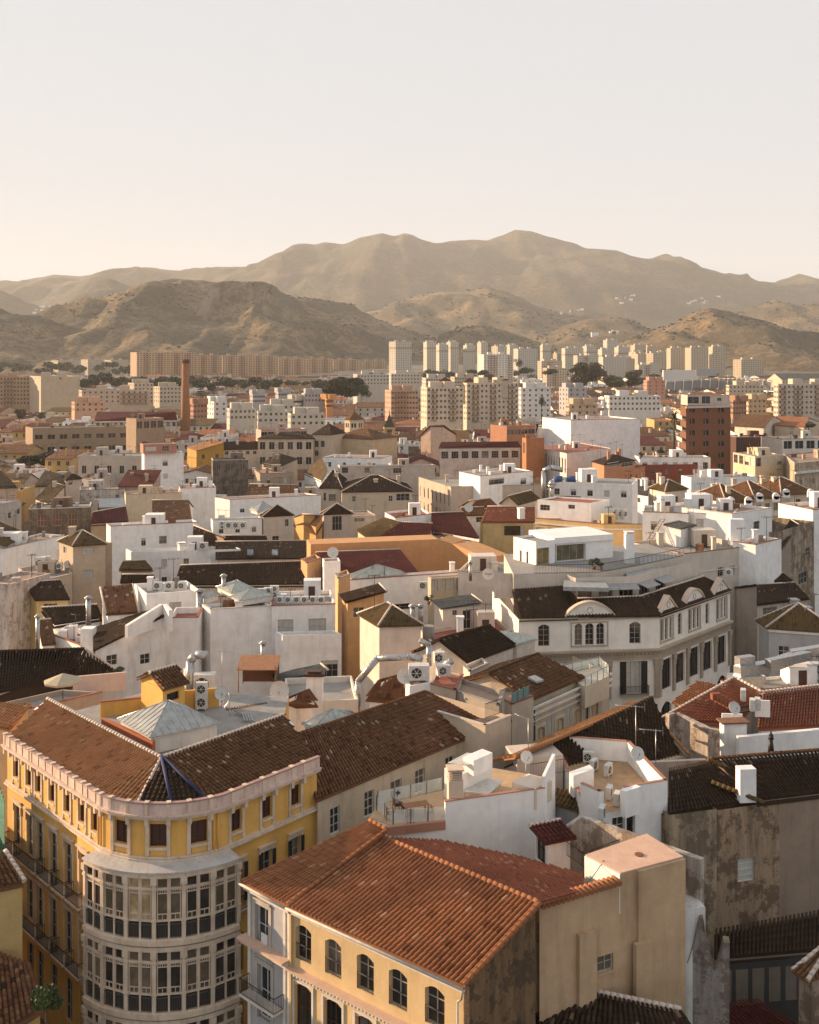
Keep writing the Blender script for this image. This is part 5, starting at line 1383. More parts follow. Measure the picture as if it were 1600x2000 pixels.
def person(x, y, z):
    c = P(x, y, z); root = thing('person', 'person in pale blue shirt and dark hat sitting at the terrace table', 'person', (c.x, c.y, z))
    fw = Vector((math.cos(0.35), math.sin(0.35), 0)); sd = Vector((-fw.y, fw.x, 0)); up = Vector((0, 0, 1)); o = Vector((c.x, c.y, z))
    def skin(name, pts, edges, rad_, mat, par, rootv=0):
        me = bpy.data.meshes.new(name); off = WL[par.name]; me.from_pydata([tuple(Vector(p)-off) for p in pts], edges, []); ob = bpy.data.objects.new(name, me); C.objects.link(ob); ob.parent = par; WL[ob.name] = off
        md = ob.modifiers.new('s', 'SKIN'); 
        for i, r in enumerate(rad_): me.skin_vertices[0].data[i].radius = (r, r)
        me.skin_vertices[0].data[rootv].use_root = True
        md2 = ob.modifiers.new('u', 'SUBSURF'); md2.levels = 1; md2.render_levels = 2; md.use_smooth_shade = True; me.materials.append(mat); return ob
    g = lambda f_, s_, u_: o+fw*f_+sd*s_+up*u_
    P0 = [g(0, 0, .52), g(-.03, 0, .72), g(-.02, 0, .95), g(.0, 0, 1.06), g(.03, 0, 1.14), g(.05, 0, 1.24),        # pelvis..head 0-5
          g(.02, .17, .98), g(.08, .25, .74), g(.33, .18, .72), g(.02, -.17, .98), g(.1, -.24, .76), g(.30, -.05, .90),   # arms 6-11
          g(.05, .1, .52), g(.45, .12, .52), g(.44, .12, .10), g(.56, .12, .05), g(.05, -.1, .52), g(.45, -.12, .52), g(.5, -.12, .10), g(.62, -.12, .05)]
    E = [(0, 1), (1, 2), (2, 3), (3, 4), (4, 5), (2, 6), (6, 7), (7, 8), (2, 9), (9, 10), (10, 11), (0, 12), (12, 13), (13, 14), (14, 15), (0, 16), (16, 17), (17, 18), (18, 19)]
    skin('body', P0, E, [.14, .13, .15, .07, .085, .09, .065, .05, .035, .065, .05, .035, .09, .065, .045, .035, .09, .065, .045, .035], plain('skin', (0.42, 0.24, 0.16), 0.6), root)
    S = [g(0, 0, .56), g(-.03, 0, .72), g(-.02, 0, .95), g(.0, 0, 1.03), g(.02, .17, .98), g(.07, .24, .78), g(.02, -.17, .98), g(.09, -.235, .79)]
    skin('shirt', S, [(0, 1), (1, 2), (2, 3), (2, 4), (4, 5), (2, 6), (6, 7)], [.165, .155, .17, .085, .085, .068, .085, .068], plain('pale_shirt', (0.45, 0.48, 0.55), 0.9), root)
    T_ = [g(0, 0, .52), g(.05, .1, .52), g(.45, .12, .52), g(.44, .12, .14), g(.05, -.1, .52), g(.45, -.12, .52), g(.5, -.12, .14)]
    skin('trousers', T_, [(0, 1), (1, 2), (2, 3), (0, 4), (4, 5), (5, 6)], [.15, .105, .08, .06, .105, .08, .06], plain('dark_trousers', (0.05, 0.06, 0.10), 0.9), root)
    for s_ in (-1, 1):      # fingers
        m = MB(); b0 = g(.33, .18, .72) if s_ > 0 else g(.30, -.05, .90)
        for k in range(4): a = b0+sd*(0.012*(k-1.5)*1.5)+fw*0.02; mid = a+fw*(0.045+0.005*(k % 2))-up*0.01; m.tube(a, mid, .009, 6, .008); m.tube(mid, mid+fw*0.02-up*0.03, .008, 6, .006)
        m.tube(b0-sd*0.02*s_, b0-sd*0.04*s_+fw*0.04, .010, 6, .008); m.build('fingers', plain('skin', (0.42, 0.24, 0.16), 0.6), root)
    h = g(.05, 0, 1.30); m = MB(); m.tube(h, h+up*0.02, .19, 16); m.tube(h+up*0.02, h+up*0.13, .105, 14, .09); m.build('hat', plain('dark_hat', (0.04, 0.035, 0.03), 0.9), root)
    m = MB(); f0 = g(.13, 0, 1.2); m.tube(f0, f0+fw*0.03-up*0.02, .014, 6, .018); 
    for s_ in (-1, 1): e = g(.125, .035*s_, 1.235); m.tube(e, e+fw*0.012, .012, 6); q = g(.05, .088*s_, 1.22); m.tube(q, q+sd*0.015*s_, .022, 6)
    m.tube(g(.12, -.025, 1.165), g(.12, .025, 1.165), .008, 5); m.build('face', plain('skin', (0.42, 0.24, 0.16), 0.6), root)
person(776, 1584, 17.05)
# white garden table / cover
def panel(x0, x1, x2, x3, z, label, h=0.7):
    pts = [P(*q, z) for q in (x0, x1, x2, x3)]; c = sum(pts, Vector())/4; root = thing('white_tabletop', label, 'table', (c.x, c.y, z-h)); m = MB(); m.slab(pts, 0.07); m.build('board', M('unit'), root); m = MB()
    for p in pts: q = c+(p-c)*0.85; m.box((q.x, q.y, z-h), 0.08, 0.08, h-0.08)
    m.build('support', M('unit'), root)
panel((906, 1545), (955, 1550), (982, 1525), (938, 1519), 18.0, 'large white slab table beside the louvred chimney', 0.95)
H('stair_hut', 'tiny white hut with red sloping lid and dark door on the red roof', [(1046, 1625), (1069, 1643), (1114, 1634)], 16.6, ('shed', 0.35, 'maroon', 1), WHITE, zb=14, cat='hut', win_=[(0, [(1048, 1632, 1065, 1684)])], shut=0, near=True, frame='iron')
_r = thing('balcony_rail', 'black railing beside the tiny hut with red lid', 'railing', P(1140, 1690, 15.4)); rail_part(_r, [P(1107, 1672, 15.4), P(1140, 1695, 15.4)], 1.0, 0.12); rail_part(_r, [P(1140, 1695, 15.4), P(1209, 1668, 15.6)], 1.0, 0.12)
_r = thing('terrace_rail', 'dark railing on the white house roof left of the tower block', 'railing', P(1060, 1520, 17)); rail_part(_r, [P(1036, 1520, 17), P(1110, 1508, 17)], 1.1, 0.14)
R('low tumbledown roof between the white terrace and the white tower block', [(1078, 1570, 15.3), (1134, 1584, 15.3), (1134, 1545, 16), (1078, 1538, 16)], 'moss', wall=GREY, caps=[])
for k, (x, y, a_, l) in enumerate([(1205, 1572, 1.2, 'boxy air conditioner on the notch of the white tower block'), (1190, 1560, 1.2, 'air conditioner second from the front on the white tower block'), (1176, 1600, 1.2, 'air conditioner at the front edge of the white tower block notch'), (1188, 1515, 1.0, 'air conditioner near the middle of the white tower roof'), (1160, 1506, 1.0, 'rearmost air conditioner in the row on the white tower roof'), (1150, 1490, -0.1, 'air conditioner facing front at the back of the white tower roof')]):
    ac(x, y, 15.92, l, 0.95, 0.4, 0.85, a_)
dish(1243, 1493, 18.2, 0.55, 'grey satellite dish behind the right corner of the white tower block', 0.2)
dish(1027, 1500, 18.2, 0.5, 'satellite dish on the low white walls left of the tower block', 0.3)
antenna(1242, 1500, 16, 5.2, 'tall antenna standing on the dark gable roof', 2.9, 12, 2.4)
antenna(1281, 1510, 16, 3.6, 'second antenna right of the tall one by the white tower block', 2.9, 9, 1.9)
antenna(1032, 1490, 17.5, 3.6, 'antenna with two grid reflectors above the white terrace', 2.6, 10, 1.8, 0.2)
# ------------------------------------------------------------------ long brown-roofed house in the centre
R('long cream house with mottled brown tile roof right of the yellow building', [(617, 1563, 17), (962, 1420, 17), (831, 1351, 19.7), (575, 1437, 19.7)], 'mixed', wall=(0.58, 0.46, 0.33), back=5,
  win_=[(0, [(645, 1577, 664, 1628), (712, 1545, 731, 1594), (763, 1524, 785, 1560), (811, 1503, 830, 1548), (870, 1478, 888, 1520), (957, 1443, 972, 1475)])], near=True, frame='wframe', caps=[(3, 2), (1, 2)], pitch=0.33, wcols=2, fan=True, lod=0, cap='brown')
R('narrow tile skirt under the balcony grille right of the long cream house', [(962, 1421, 17), (1000, 1407, 17), (992, 1396, 17.5), (950, 1412, 17.5)], 'brown', wall=(0.58, 0.46, 0.33), caps=[], lod=0)
H('stepped_house', 'cream house with iron balcony grille behind the long brown roof', [(948, 1418), (998, 1398)], 18.6, ('flat', 0.9), (0.56, 0.45, 0.34), dm=10, near=True)
H('rear_wing', 'grey beige curved-roofed wing with dark ledge behind the long brown roof', [(850, 1336), (975, 1378), (985, 1352)], 18.2, ('flat', 0.4), (0.38, 0.33, 0.27), near=True, trim='conc')
_r = thing('balcony_grille', 'small iron grille at the end of the grey curved-roofed wing', 'railing', P(950, 1405, 18.6)); rail_part(_r, [P(948, 1404, 18.6), P(980, 1393, 18.6)], 1.3, 0.12, r=0.02)
# pale glass lantern between yellow building and long house
lantern([(596, 1412), (612, 1424), (700, 1402)], 19.2, 1.0, 'flat white glass lantern in the roof valley beside the yellow building', mats=('glazed',), bh=0.8)
# ------------------------------------------------------------------ dark gable roof right of centre
def darkgable():
    E = [P(1200, 1510, 15.2), P(1346, 1474, 15.2), P(1256, 1374, 18.0), P(1005, 1478, 18.0)]
    root = thing('gabled_house', 'large very dark gable roof with sunlit orange left edge', 'house', (18, 95, 0))
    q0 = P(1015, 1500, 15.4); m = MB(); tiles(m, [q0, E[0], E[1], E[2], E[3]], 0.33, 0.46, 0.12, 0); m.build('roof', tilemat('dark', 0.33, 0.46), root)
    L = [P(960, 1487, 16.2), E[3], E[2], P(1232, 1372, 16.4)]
    m = MB(); tiles(m, [L[3], L[0], L[1], L[2]], 0.33, 0.46, 0.12, 0); m.build('roof', tilemat('rust', 0.33, 0.46), root)  # sun on this slope and the ridge is painted in as orange tiles
    m = MB(); cap_line(m, E[3], E[2], 0.16, lod=0); cap_line(m, E[2], E[1], 0.13, lod=0); m.build('ridge', tilemat('rust', 0.33, 0.46), root)
    m = MB(); f = Fac(E[0], E[1], 0, 15); m.prism([(q0.x+0.3, q0.y+0.3), (E[0].x, E[0].y+0.4), (E[1].x-0.4, E[1].y+0.3), (E[2].x-0.5, E[2].y-0.5), (L[0].x+0.4, L[0].y)], 0, 14.9)
    a, b, c = [(p.x, p.y, p.z-0.2) for p in (E[1], E[2], L[3])]; m.poly([(E[1].x-.2, E[1].y, 14.9), (L[3].x, L[3].y, 14.9), b]); m.build('wall', plaster((0.40, 0.30, 0.20), 0.3), root)
darkgable()
# ------------------------------------------------------------------ brown-grey old building at the right and its roofs
H('old_house', 'tall grimy brown-grey old house with one white shuttered window at the right', [(1292, 1588), (1404, 1582), (1700, 1540)], 15.2, ('none',), peeling((0.40, 0.28, 0.18), (0.19, 0.12, 0.075), 0.42, 0.45), win_=[(1, [(1441, 1676, 1474, 1722), (1532, 1662, 1562, 1698)])], near=True, frame='wframe', pane='shutter', shut=0, wcols=1, wrows=4, dm=8)
H('old_house_corner', 'sunlit projecting edge of the old brown house left of its shuttered window', [(1308, 1592), (1400, 1580)], 15.4, ('none',), peeling((0.44, 0.33, 0.22), (0.22, 0.16, 0.11), 0.4, 0.3), near=True, dm=3)
R('dark tiled roof on the old brown house with two sunlit ridges', [(1306, 1590, 15.4), (1480, 1562, 15.4), (1385, 1484, 17.6), (1306, 1500, 17.2)], 'dark', wall=(0.3, 0.22, 0.16), near=True, caps=[], lod=0)
R('dark hipped roof with finial at the right edge above the old brown house', [(1480, 1562, 15.6), (1660, 1540, 15.6), (1640, 1462, 18.0), (1388, 1482, 17.6)], 'dark', wall=(0.3, 0.22, 0.16), near=True, caps=[(3, 2)], cap='brown', lod=0)
for k, (a, b, l) in enumerate([((1382, 1484, 17.7), (1446, 1512, 16.6), 'upper sunlit row of ridge tiles on the dark roof by the white chimney'), ((1390, 1528, 16.6), (1492, 1568, 15.7), 'lower sunlit row of ridge tiles on the dark roof by the white chimney')]):
    m = MB(); cap_line(m, P(*a), P(*b), 0.17, lod=0); o = single(m, 'hip_tiles', tilemat('moss', 0.3), l, 'ridge tiles')
m = MB(); c = P(1457, 1556, 15.8); m.box((c.x, c.y, 15.5), 1.3, 0.9, 2.6, 0.1); single(m, 'roof_stack', WH(0.3), 'white box chimney standing on the dark roofs at right', 'chimney')
m = MB(); c = P(1506, 1465, 18.0); m.tube((c.x, c.y, 17.8), (c.x, c.y, 18.9), 0.28, 8, 0.14); m.tube((c.x, c.y, 18.9), (c.x, c.y, 19.2), 0.24, 8, 0.2); m.tube((c.x, c.y, 19.2), (c.x, c.y, 19.7), 0.1, 8, 0.02); m.tube((c.x, c.y, 19.2), (c.x, c.y, 19.35), 0.2, 8, 0.12)
single(m, 'roof_finial', M('iron'), 'dark urn finial on the ridge at the right edge', 'finial')
oldwall('garden_wall', 'old cream wall with red painted band left of the dark roofs', [(1258, 1490, 16), (1380, 1484, 16)], plaster((0.55, 0.42, 0.34), 0.5), th=0.4)
# ------------------------------------------------------------------ red roofs above
_rw = (0.62, 0.58, 0.54)
R('bright red tile roof of the white-edged house, middle part', [(1290, 1404, 14.6), (1440, 1412, 14.6), (1489, 1352, 16.8), (1435, 1323, 17.4)], 'red', wall=_rw, near=True, caps=[(0, 3), (3, 2)], lod=0)
R('bright red tile roof reaching the right edge of the picture', [(1478, 1422, 14.6), (1680, 1412, 14.6), (1680, 1330, 17), (1489, 1352, 16.8)], 'red', wall=_rw, near=True, caps=[(3, 2)], lod=0)
R('small orange-red roof under the white slope by the arcade', [(1312, 1372, 14.4), (1350, 1385, 14.4), (1405, 1340, 15.4), (1362, 1330, 15.4)], 'terra', wall=(0.6, 0.4, 0.2), near=True, caps=[], lod=0)
oldwall('party_wall', 'weathered white wall with soot stains under the red roofs', [(1307, 1396, 15.6), (1320, 1393, 15.6), (1383, 1423, 15.0), (1440, 1432, 14.8)], peeling((0.62, 0.52, 0.44), (0.34, 0.26, 0.20), 0.35, 0.8))
oldwall('party_wall', 'clean white wall below the red roof at the right edge', [(1444, 1440, 15.1), (1700, 1416, 15.1)], WH(0.25))
m = MB(); c = P(1432, 1424, 15.2); m.box((c.x, c.y, 12), 2.2, 1.1, 3.9, 0.1); m.cur = 1; m.box((c.x, c.y, 15.9), 2.7, 1.5, 0.15, 0.1); single(m, 'roof_stack', [WH(0.4), M('rust')], 'white chimney block with rusty lid in front of red roofs', 'chimney')
for x, y, l in ((1452, 1368, 'leftmost air conditioner on the bright red roof'), (1470, 1388, 'middle air conditioner on the bright red roof'), (1480, 1386, 'rightmost air conditioner on the bright red roof')): ac(x, y, 16.3, l, 0.85, 0.5, 1.0, 1.3)
m = MB(); c = P(1430, 1400, 15.8); m.box((c.x, c.y, 15.0), 1.9, 0.2, 1.1, -0.1); m.box((c.x+3.4, c.y+1.5, 15.3), 1.4, 0.2, 1.6, -0.1); m.cur = 1; m.box((c.x+2, c.y+2.0, 16.1), 3.6, 0.2, 0.14, 0.5); m.box((c.x+2, c.y+1.0, 16.0), 3.6, 0.2, 0.14, 0.5); single(m, 'unit_stand', [WH(0.2), M('iron')], 'white and black stand carrying units on the bright red roof', 'stand')
dish(1432, 1400, 15.9, 0.6, 'white satellite dish on the bright red roof', 0.3)
m = MB()
for i in range(6): p = P(1398+i*7.5, 1356+i*4.0, 17.0-0.17*i); m.box((p.x, p.y, p.z-0.5), 0.9, 0.5, 0.62, 0.2)
single(m, 'roof_steps', tilemat('red', 0.3), 'stepped tile dormer ridge on the bright red roof', 'roof steps')
# silver duct works at the right edge
def ducts():
    root = thing('air_duct', 'large bent silver air duct over the white roof at the right edge', 'air duct', P(1500, 1330, 16))
    def seg(a, b, h=1.1):
        A, B = P(*a), P(*b); d = (B-A).normalized(); s_ = Vector((-d.y, d.x, 0)).normalized()*h/2; m = MB(); up = Vector((0, 0, h))
        m.hexa([A-s_, B-s_, B+s_, A+s_], [A-s_+up, B-s_+up, B+s_+up, A+s_+up]); m.build('duct_section', M('metal'), root)
    seg((1440, 1322, 16.5), (1500, 1312, 16.5)); seg((1500, 1312, 16.5), (1545, 1296, 17.2)); seg((1545, 1290, 17.2), (1640, 1275, 18.2)); seg((1440, 1300, 17.5), (1470, 1296, 17.5), 0.9); seg((1500, 1305, 17.3), (1580, 1288, 17.6), 0.9)
    m = MB(); c = P(1455, 1338, 15.5); m.box((c.x, c.y, 14), 3.2, 1.8, 2.6, 0.2); m.build('plenum_box', M('metal'), root)
ducts()
ac(1600, 1318, 15.4, 'grey machine box under the silver duct at the right edge', 1.9, 1.1, 1.2, 0)
H('plant_roof', 'flat white roof carrying the silver ducts at the right edge', [(1408, 1330), (1450, 1352), (1700, 1330)], 15.2, ('flat', 0.3, 'gdeck'), WHITE, near=True)
# ------------------------------------------------------------------ white house with round and pointed gables
def neoclass():
    Z = 18.0; A, Cn, B = P(1013, 1207, Z), P(1286, 1199.5, Z), P(1426, 1151, Z)
    root = thing('mansion', 'white mansion with curved and pointed gables and dark arcade on its upper floor', 'building', ((A.x+B.x)/2, A.y+8, 0))
    wm = plaster((0.80, 0.74, 0.67), 0.2); tr = plaster((0.44, 0.36, 0.27), 0.3, 2.0, (0.2, 0.15, 0.1)); st = plaster((0.36, 0.30, 0.23), 0.3, 2.5, (0.15, 0.11, 0.08))
    fl, fr = Fac(A, Cn, 0, Z-0.15), Fac(Cn, B, 0, Z-0.15)
    l1 = [fl.hole_px(*q) for q in ((1051.4, 1229, 1073.6, 1269), (1122.5, 1230.4, 1137.5, 1265.5), (1143.5, 1228, 1160, 1265), (1165, 1230, 1180.4, 1265), (1229.6, 1220.5, 1251.5, 1261.6))]
    l2 = [fl.hole_px(1224, 1306, 1251.5, 1367), fl.hole_px(1130, 1312, 1160, 1372), fl.hole_px(1050, 1315, 1075, 1375)]
    r1 = [fr.hole_px(*q) for q in ((1290.5, 1211, 1297.5, 1258), (1299, 1208, 1305.5, 1255), (1307.5, 1206, 1314, 1252), (1324, 1201.6, 1332.5, 1240.6), (1345.4, 1189, 1352, 1232), (1353.5, 1187, 1359.5, 1229), (1361, 1185, 1367, 1226), (1378, 1181, 1385.6, 1219), (1400, 1171, 1406, 1211), (1407.5, 1169, 1412.5, 1209), (1414, 1167, 1419, 1206))]
    r2 = [fr.hole_px(*q) for q in ((1292, 1297, 1311.5, 1362), (1319, 1283.5, 1337.6, 1347), (1346.6, 1271.5, 1365.5, 1336), (1372.4, 1259.5, 1391, 1320), (1401.5, 1250.5, 1418, 1310.5))]
    z2, z1_ = max(h[3] for h in r2), min(h[2] for h in r2); r2 = [(a, b, 8.2, 12.0) for a, b, c, d in r2]
    r1 = [(a, b, 14.4, 17.2) for a, b, c, d in r1]; l1 = [(a, b, 14.4, 17.1) for a, b, c, d in l1]; l2 = [(a, b, 8.2, 12.2) for a, b, c, d in l2]
    r3 = [(a, b, 3.5, 6.6) for a, b, c, d in r2]
    m = MB(); fl.wall(m, l1+l2, 0.3, arches=[(h, 0.3) for h in l1]); fr.wall(m, r1+r2+r3, 0.35, arches=[(h, 0.25) for h in r1]+[(h, 0.7) for h in r3])
    bk = [(B.x-3, B.y+14), (A.x-2, A.y+16)]; Fac(B, bk[0], 0, Z-0.15).wall(m); Fac(bk[1], A, 0, Z-0.15).wall(m); m.build('wall', wm, root)
    for f, hs_ in ((fl, l1+l2[1:]), (fr, r1)):
        for h in hs_: win(root, f, h, 0.3, 2, 4, near=True, frame='frame')
    for h in r2: win(root, fr, h, 0.34, 2, 1, near=True, frame='wood')
    for h in r3: win(root, fr, h, 0.34, 2, 2, near=True, frame='wood')
    win(root, fl, l2[0], 0.3, 3, 5, near=True, frame='frame', pane='shutter'); a, b, c, d = l2[0]
    for e in (a-0.85, b+0.05): m = MB(); fl.strip(m, e, e+0.8, c, d, 0.01, 0.08); m.build('shutter', M('iron'), root)
    m = MB(); fl.strip(m, a-0.9, b+0.9, c-0.15, c-0.02, 0.01, 0.75); bo = m.build('balcony', st, root); rail_part(bo, [fl.pt(a-0.85, c, 0.03), fl.pt(a-0.85, c, 0.7), fl.pt(b+0.85, c, 0.7), fl.pt(b+0.85, c, 0.03)], 1.05, 0.13, r=0.018)
    line = [(A.x, A.y), (Cn.x, Cn.y), (B.x, B.y)]
    for z0, z1, a, b, mt, nm in ((17.55, 17.75, 0.004, 0.25, tr, 'cornice'), (17.75, 17.9, 0.004, 0.4, st, 'cornice'), (13.55, 13.75, 0.004, 0.55, tr, 'string_course'), (13.3, 13.545, 0.004, 0.35, st, 'string_course'), (12.55, 13.25, 0.004, 0.10, st, 'frieze'), (12.4, 12.545, 0.004, 0.22, tr, 'string_course')):
        m = MB(); band(m, line, z0, z1, a, b); m.build(nm, mt, root)
    m = MB()
    for f in (fl, fr):
        for i in range(int(f.L/0.5)): f.strip(m, i*0.5+0.1, i*0.5+0.32, 13.12, 13.29, 0.1, 0.3)
    m.build('dentil', tr, root, 'stuff')
    for f, us in ((fl, [f_ for f_ in (0.1, 6.2, 11.2, fl.L-0.4)]), (fr, [0.05]+[(r2[i][1]+r2[i+1][0])/2-0.2 for i in range(4)]+[fr.L-0.45])):
        for u in us:
            m = MB(); f.strip(m, u-0.08, u+0.5, 7.6, 12.4, 0.004, 0.22); f.strip(m, u-0.2, u+0.62, 11.6, 12.4, 0.004, 0.34); f.strip(m, u-0.14, u+0.56, 11.0, 11.6, 0.004, 0.27); m.build('column', st, root)
    for f, (u0, u1) in ((fl, (l1[1][0]-0.5, l1[3][1]+0.5)), (fr, (r1[0][0]-0.2, r1[2][1]+0.2)), (fr, (r1[4][0]-0.2, r1[6][1]+0.2)), (fr, (r1[8][0]-0.2, r1[10][1]+0.2))):
        m = MB(); f.strip(m, u0, u1, 17.15, 17.3, 0.004, 0.1); f.strip(m, u0, u1, 14.2, 14.38, 0.004, 0.14); f.strip(m, u0, u0+0.15, 14.38, 17.15, 0.004, 0.08); f.strip(m, u1-0.15, u1, 14.38, 17.15, 0.004, 0.08); m.build('window_surround', tr, root)
    # gables over the eaves
    def gable(f, u0, u1, h, round_):
        n = 14 if round_ else 2; top = []
        for i in range(n+1):
            t = i/n; z = h*(math.sin(math.pi*t)**0.75 if round_ else (1-abs(2*t-1))); top.append((u0+(u1-u0)*t, Z-0.1+max(0, z)))
        m = MB(); front = [f.pt(u, z, 0.06) for u, z in top]; back_ = [f.pt(u, z, -0.6) for u, z in top]
        m.poly([f.pt(u0, Z-0.1, 0.06)]+front[1:-1]+[f.pt(u1, Z-0.1, 0.06)]); m.build('gable', wm, root); m = MB()
        for i in range(n): 
            m.hexa([front[i]+Vector((f.n.x, f.n.y, 0))*0.22, front[i+1]+Vector((f.n.x, f.n.y, 0))*0.22, back_[i+1], back_[i]], [front[i]+Vector((f.n.x*0.22, f.n.y*0.22, 0.22)), front[i+1]+Vector((f.n.x*0.22, f.n.y*0.22, 0.22)), back_[i+1]+Vector((0, 0, 0.22)), back_[i]+Vector((0, 0, 0.22))])
        m.build('gable_moulding', plaster((0.60, 0.46, 0.36), 0.3, 2), root)
        m = MB(); c = f.pt((u0+u1)/2, Z+h*0.42, 0.1); r = h*0.2
        rim = [c+Vector((f.d.x*math.cos(a_), f.d.y*math.cos(a_), 0))*r+Vector((0, 0, math.sin(a_)*r)) for a_ in [2*math.pi*i/14 for i in range(15)]]
        m.path(rim, 0.04, 4); m.build('roundel', tr, root)
    ul = [fl.inv(1103, 1205)[0], fl.inv(1201, 1203)[0]]; gable(fl, ul[0], ul[1], 1.75, True)
    ur = [fr.inv(x, y)[0] for x, y in ((1288, 1196), (1321, 1186), (1337, 1180), (1374, 1168), (1391, 1163), (1425, 1152))]
    gable(fr, max(0.05, ur[0]), ur[1], 1.9, False); gable(fr, ur[2], ur[3], 1.7, True); gable(fr, ur[4], min(fr.L, ur[5]), 1.9, False)
    # roofs
    T0, T1, T2, T3, T4 = P(1000, 1151, 20.6), P(1103, 1144, 20.6), P(1128, 1169, 19.6), P(1250, 1165, 19.6), P(1374, 1126, 19.8)
    e = 0.35; o = lambda p, f: Vector((p.x+f.n.x*e, p.y+f.n.y*e, Z-0.02)); pm = P(1103, 1205, Z)
    AA, CC, BB = o(A, fl), Vector((Cn.x+0.2, Cn.y-0.5, Z-0.02)), o(B, fr)
    mid = fl.pt(fl.inv(1128, 1204)[0], Z-0.02, e)
    m = MB(); tiles(m, [AA, mid, T1, T0], 0.42, 0.5, 0.13, 1); tiles(m, [mid, CC, T3, T2], 0.42, 0.5, 0.13, 1); tiles(m, [mid, T2, T1], 0.42, 0.5, 0.13, 1); tiles(m, [CC, BB, T4, T3], 0.42, 0.5, 0.13, 1); m.build('roof', tilemat('dark', 0.42, 0.5), root)
    m = MB()
    for a, b in ((T2, T3), (T3, T4)): m.tube(a+Vector((0, 0, 0.05)), b+Vector((0, 0, 0.05)), 0.14, 5)
    m.build('parapet_cap', M('mortar'), root)
    # attic windows behind, awnings, penthouse terrace
    U = [Vector((p.x, p.y+1.6, 0)) for p in (T1, T2, T3, T4)]
    m = MB(); m.poly([(p.x, p.y, 18.6) for p in (T1, T2, T3, T4)]+[(U[3].x, U[3].y+1, 18.6), (U[0].x, U[0].y, 18.6)]); m.build('gutter_deck', M('gdeck'), root)
    wl2 = MB(); tan = plaster((0.60, 0.52, 0.44), 0.25)
    fa, fb = Fac(U[1], U[2], 18.6, 21.9), Fac(U[2], U[3], 18.6, 22.0)
    ha = [(fa.L*(i+0.12)/3, fa.L*(i+0.8)/3, 19.0, 20.6) for i in range(3)]; hb = [(fb.L*(i+0.12)/4, fb.L*(i+0.7)/4, 19.0, 20.6) for i in range(2)]
    fa.wall(wl2, ha, 0.3); fb.wall(wl2, hb, 0.3); Fac((U[0].x-9, U[0].y), U[0], 18.6, 21.9).wall(wl2); Fac(U[0], U[1], 18.6, 21.9).wall(wl2); wl2.build('attic_wall', tan, root)
    for f, hs_ in ((fa, ha), (fb, hb)):
        for h in hs_: win(root, f, h, 0.28, 3, 1, near=True)
        for i, h in enumerate(hs_):
            m = MB(); m.slab([f.pt(h[0]-0.4, 20.55, 1.5), f.pt(h[1]+0.4, 20.55, 1.5), f.pt(h[1]+0.4, 21.0, 0.02), f.pt(h[0]-0.4, 21.0, 0.02)], 0.06); m.build('awning', plain('grey_canvas', (0.33, 0.32, 0.31), 0.8), root)
    for px in (((1100, 1146), (1190, 1148), (1178, 1130), (1102, 1133)), ((1228, 1132), (1300, 1116), (1290, 1108), (1222, 1118))):
        m = MB(); z = 21.4; m.slab([P(x, y, z) for x, y in px], 0.5); m.build('flat_dormer', M('zinc'), root)
    # terrace slab above
    pts = [P(x, y, 22.0) for x, y in ((1003, 1122), (1045, 1121), (1170, 1119), (1250, 1105), (1336, 1086))]; rg = [(p.x, p.y) for p in pts]+[(pts[-1].x-3, pts[-1].y+10), (pts[0].x, pts[0].y+14)]
    m = MB(); m.prism(rg, 18.0, 22.0, cap=True); m.build('penthouse_base', tan, root)
    m = MB(); m.prism(rg, 22.0, 22.04); m.build('terrace_floor', M('gdeck'), root)
    for a, b in zip(pts[1:], pts[2:]): rail_part(root, [a+Vector((0, 0.2, 0)), b+Vector((0, 0.2, 0))], 1.1, 0.2 if b.x < pts[3].x+1 else 0.9, r=0.022)
    for px, zt, zz in (([(1003, 1048), (1047, 1058), (1084, 1054)], 25.2, 22.0),):
        r = ring_of(px, zt, 4); fs = [Fac(r[i], r[(i+1) % 4], 18, zt) for i in range(4)]; dh = fs[1].hole_px(1049, 1070, 1073, 1118); sl_ = [fs[0].hole_px(1015, 1075, 1019, 1100), fs[0].hole_px(1028, 1077, 1032, 1101)]
        m = MB(); fs[0].wall(m, sl_); fs[1].wall(m, [dh]); fs[2].wall(m); fs[3].wall(m); m.build('penthouse_wall', WH(0.12), root); win(root, fs[1], dh, 0.22, 2, 1, near=True, pane=glass((0.20, 0.14, 0.05), 0.2))
        for h in sl_: win(root, fs[0], h, 0.2, 1, 1, near=True)
        m = MB(); m.poly([(x, y, zt-0.3) for x, y in r]); m.build('penthouse_roof', M('gdeck'), root)
    r = ring_of([(1086, 1050), (1197, 1042)], 25.4, 7); f = Fac(r[0], r[1], 22, 24.6); gh = (0.1, f.L*0.52, 22.05, 24.3); m = MB(); f.wall(m, [gh], 0.7)
    for i in (1, 2, 3): Fac(r[i], r[(i+1) % 4], 22, 24.6).wall(m)
    m.build('penthouse_wall', WH(0.12), root); win(root, f, gh, 0.6, 4, 1, near=True, pane=glass((0.12, 0.10, 0.06), 0.15))
    m = MB(); m.prism(ring_of([(1083, 1051), (1199, 1043)], 25.4, 7.5), 24.6, 25.4); m.build('penthouse_roof', WH(0.2), root)
    c = P(1229, 1100, 22); m = MB(); m.box((c.x, c.y, 22), 1.2, 0.9, 4.1, 0.1); 
    for s_ in (-0.4, 0, 0.4): m.box((c.x+s_, c.y, 26.1), 0.15, 0.7, 0.2, 0.1)
    m.box((c.x, c.y, 26.3), 1.35, 1.0, 0.08, 0.1); m.build('chimney', WH(0.2), root)
neoclass()
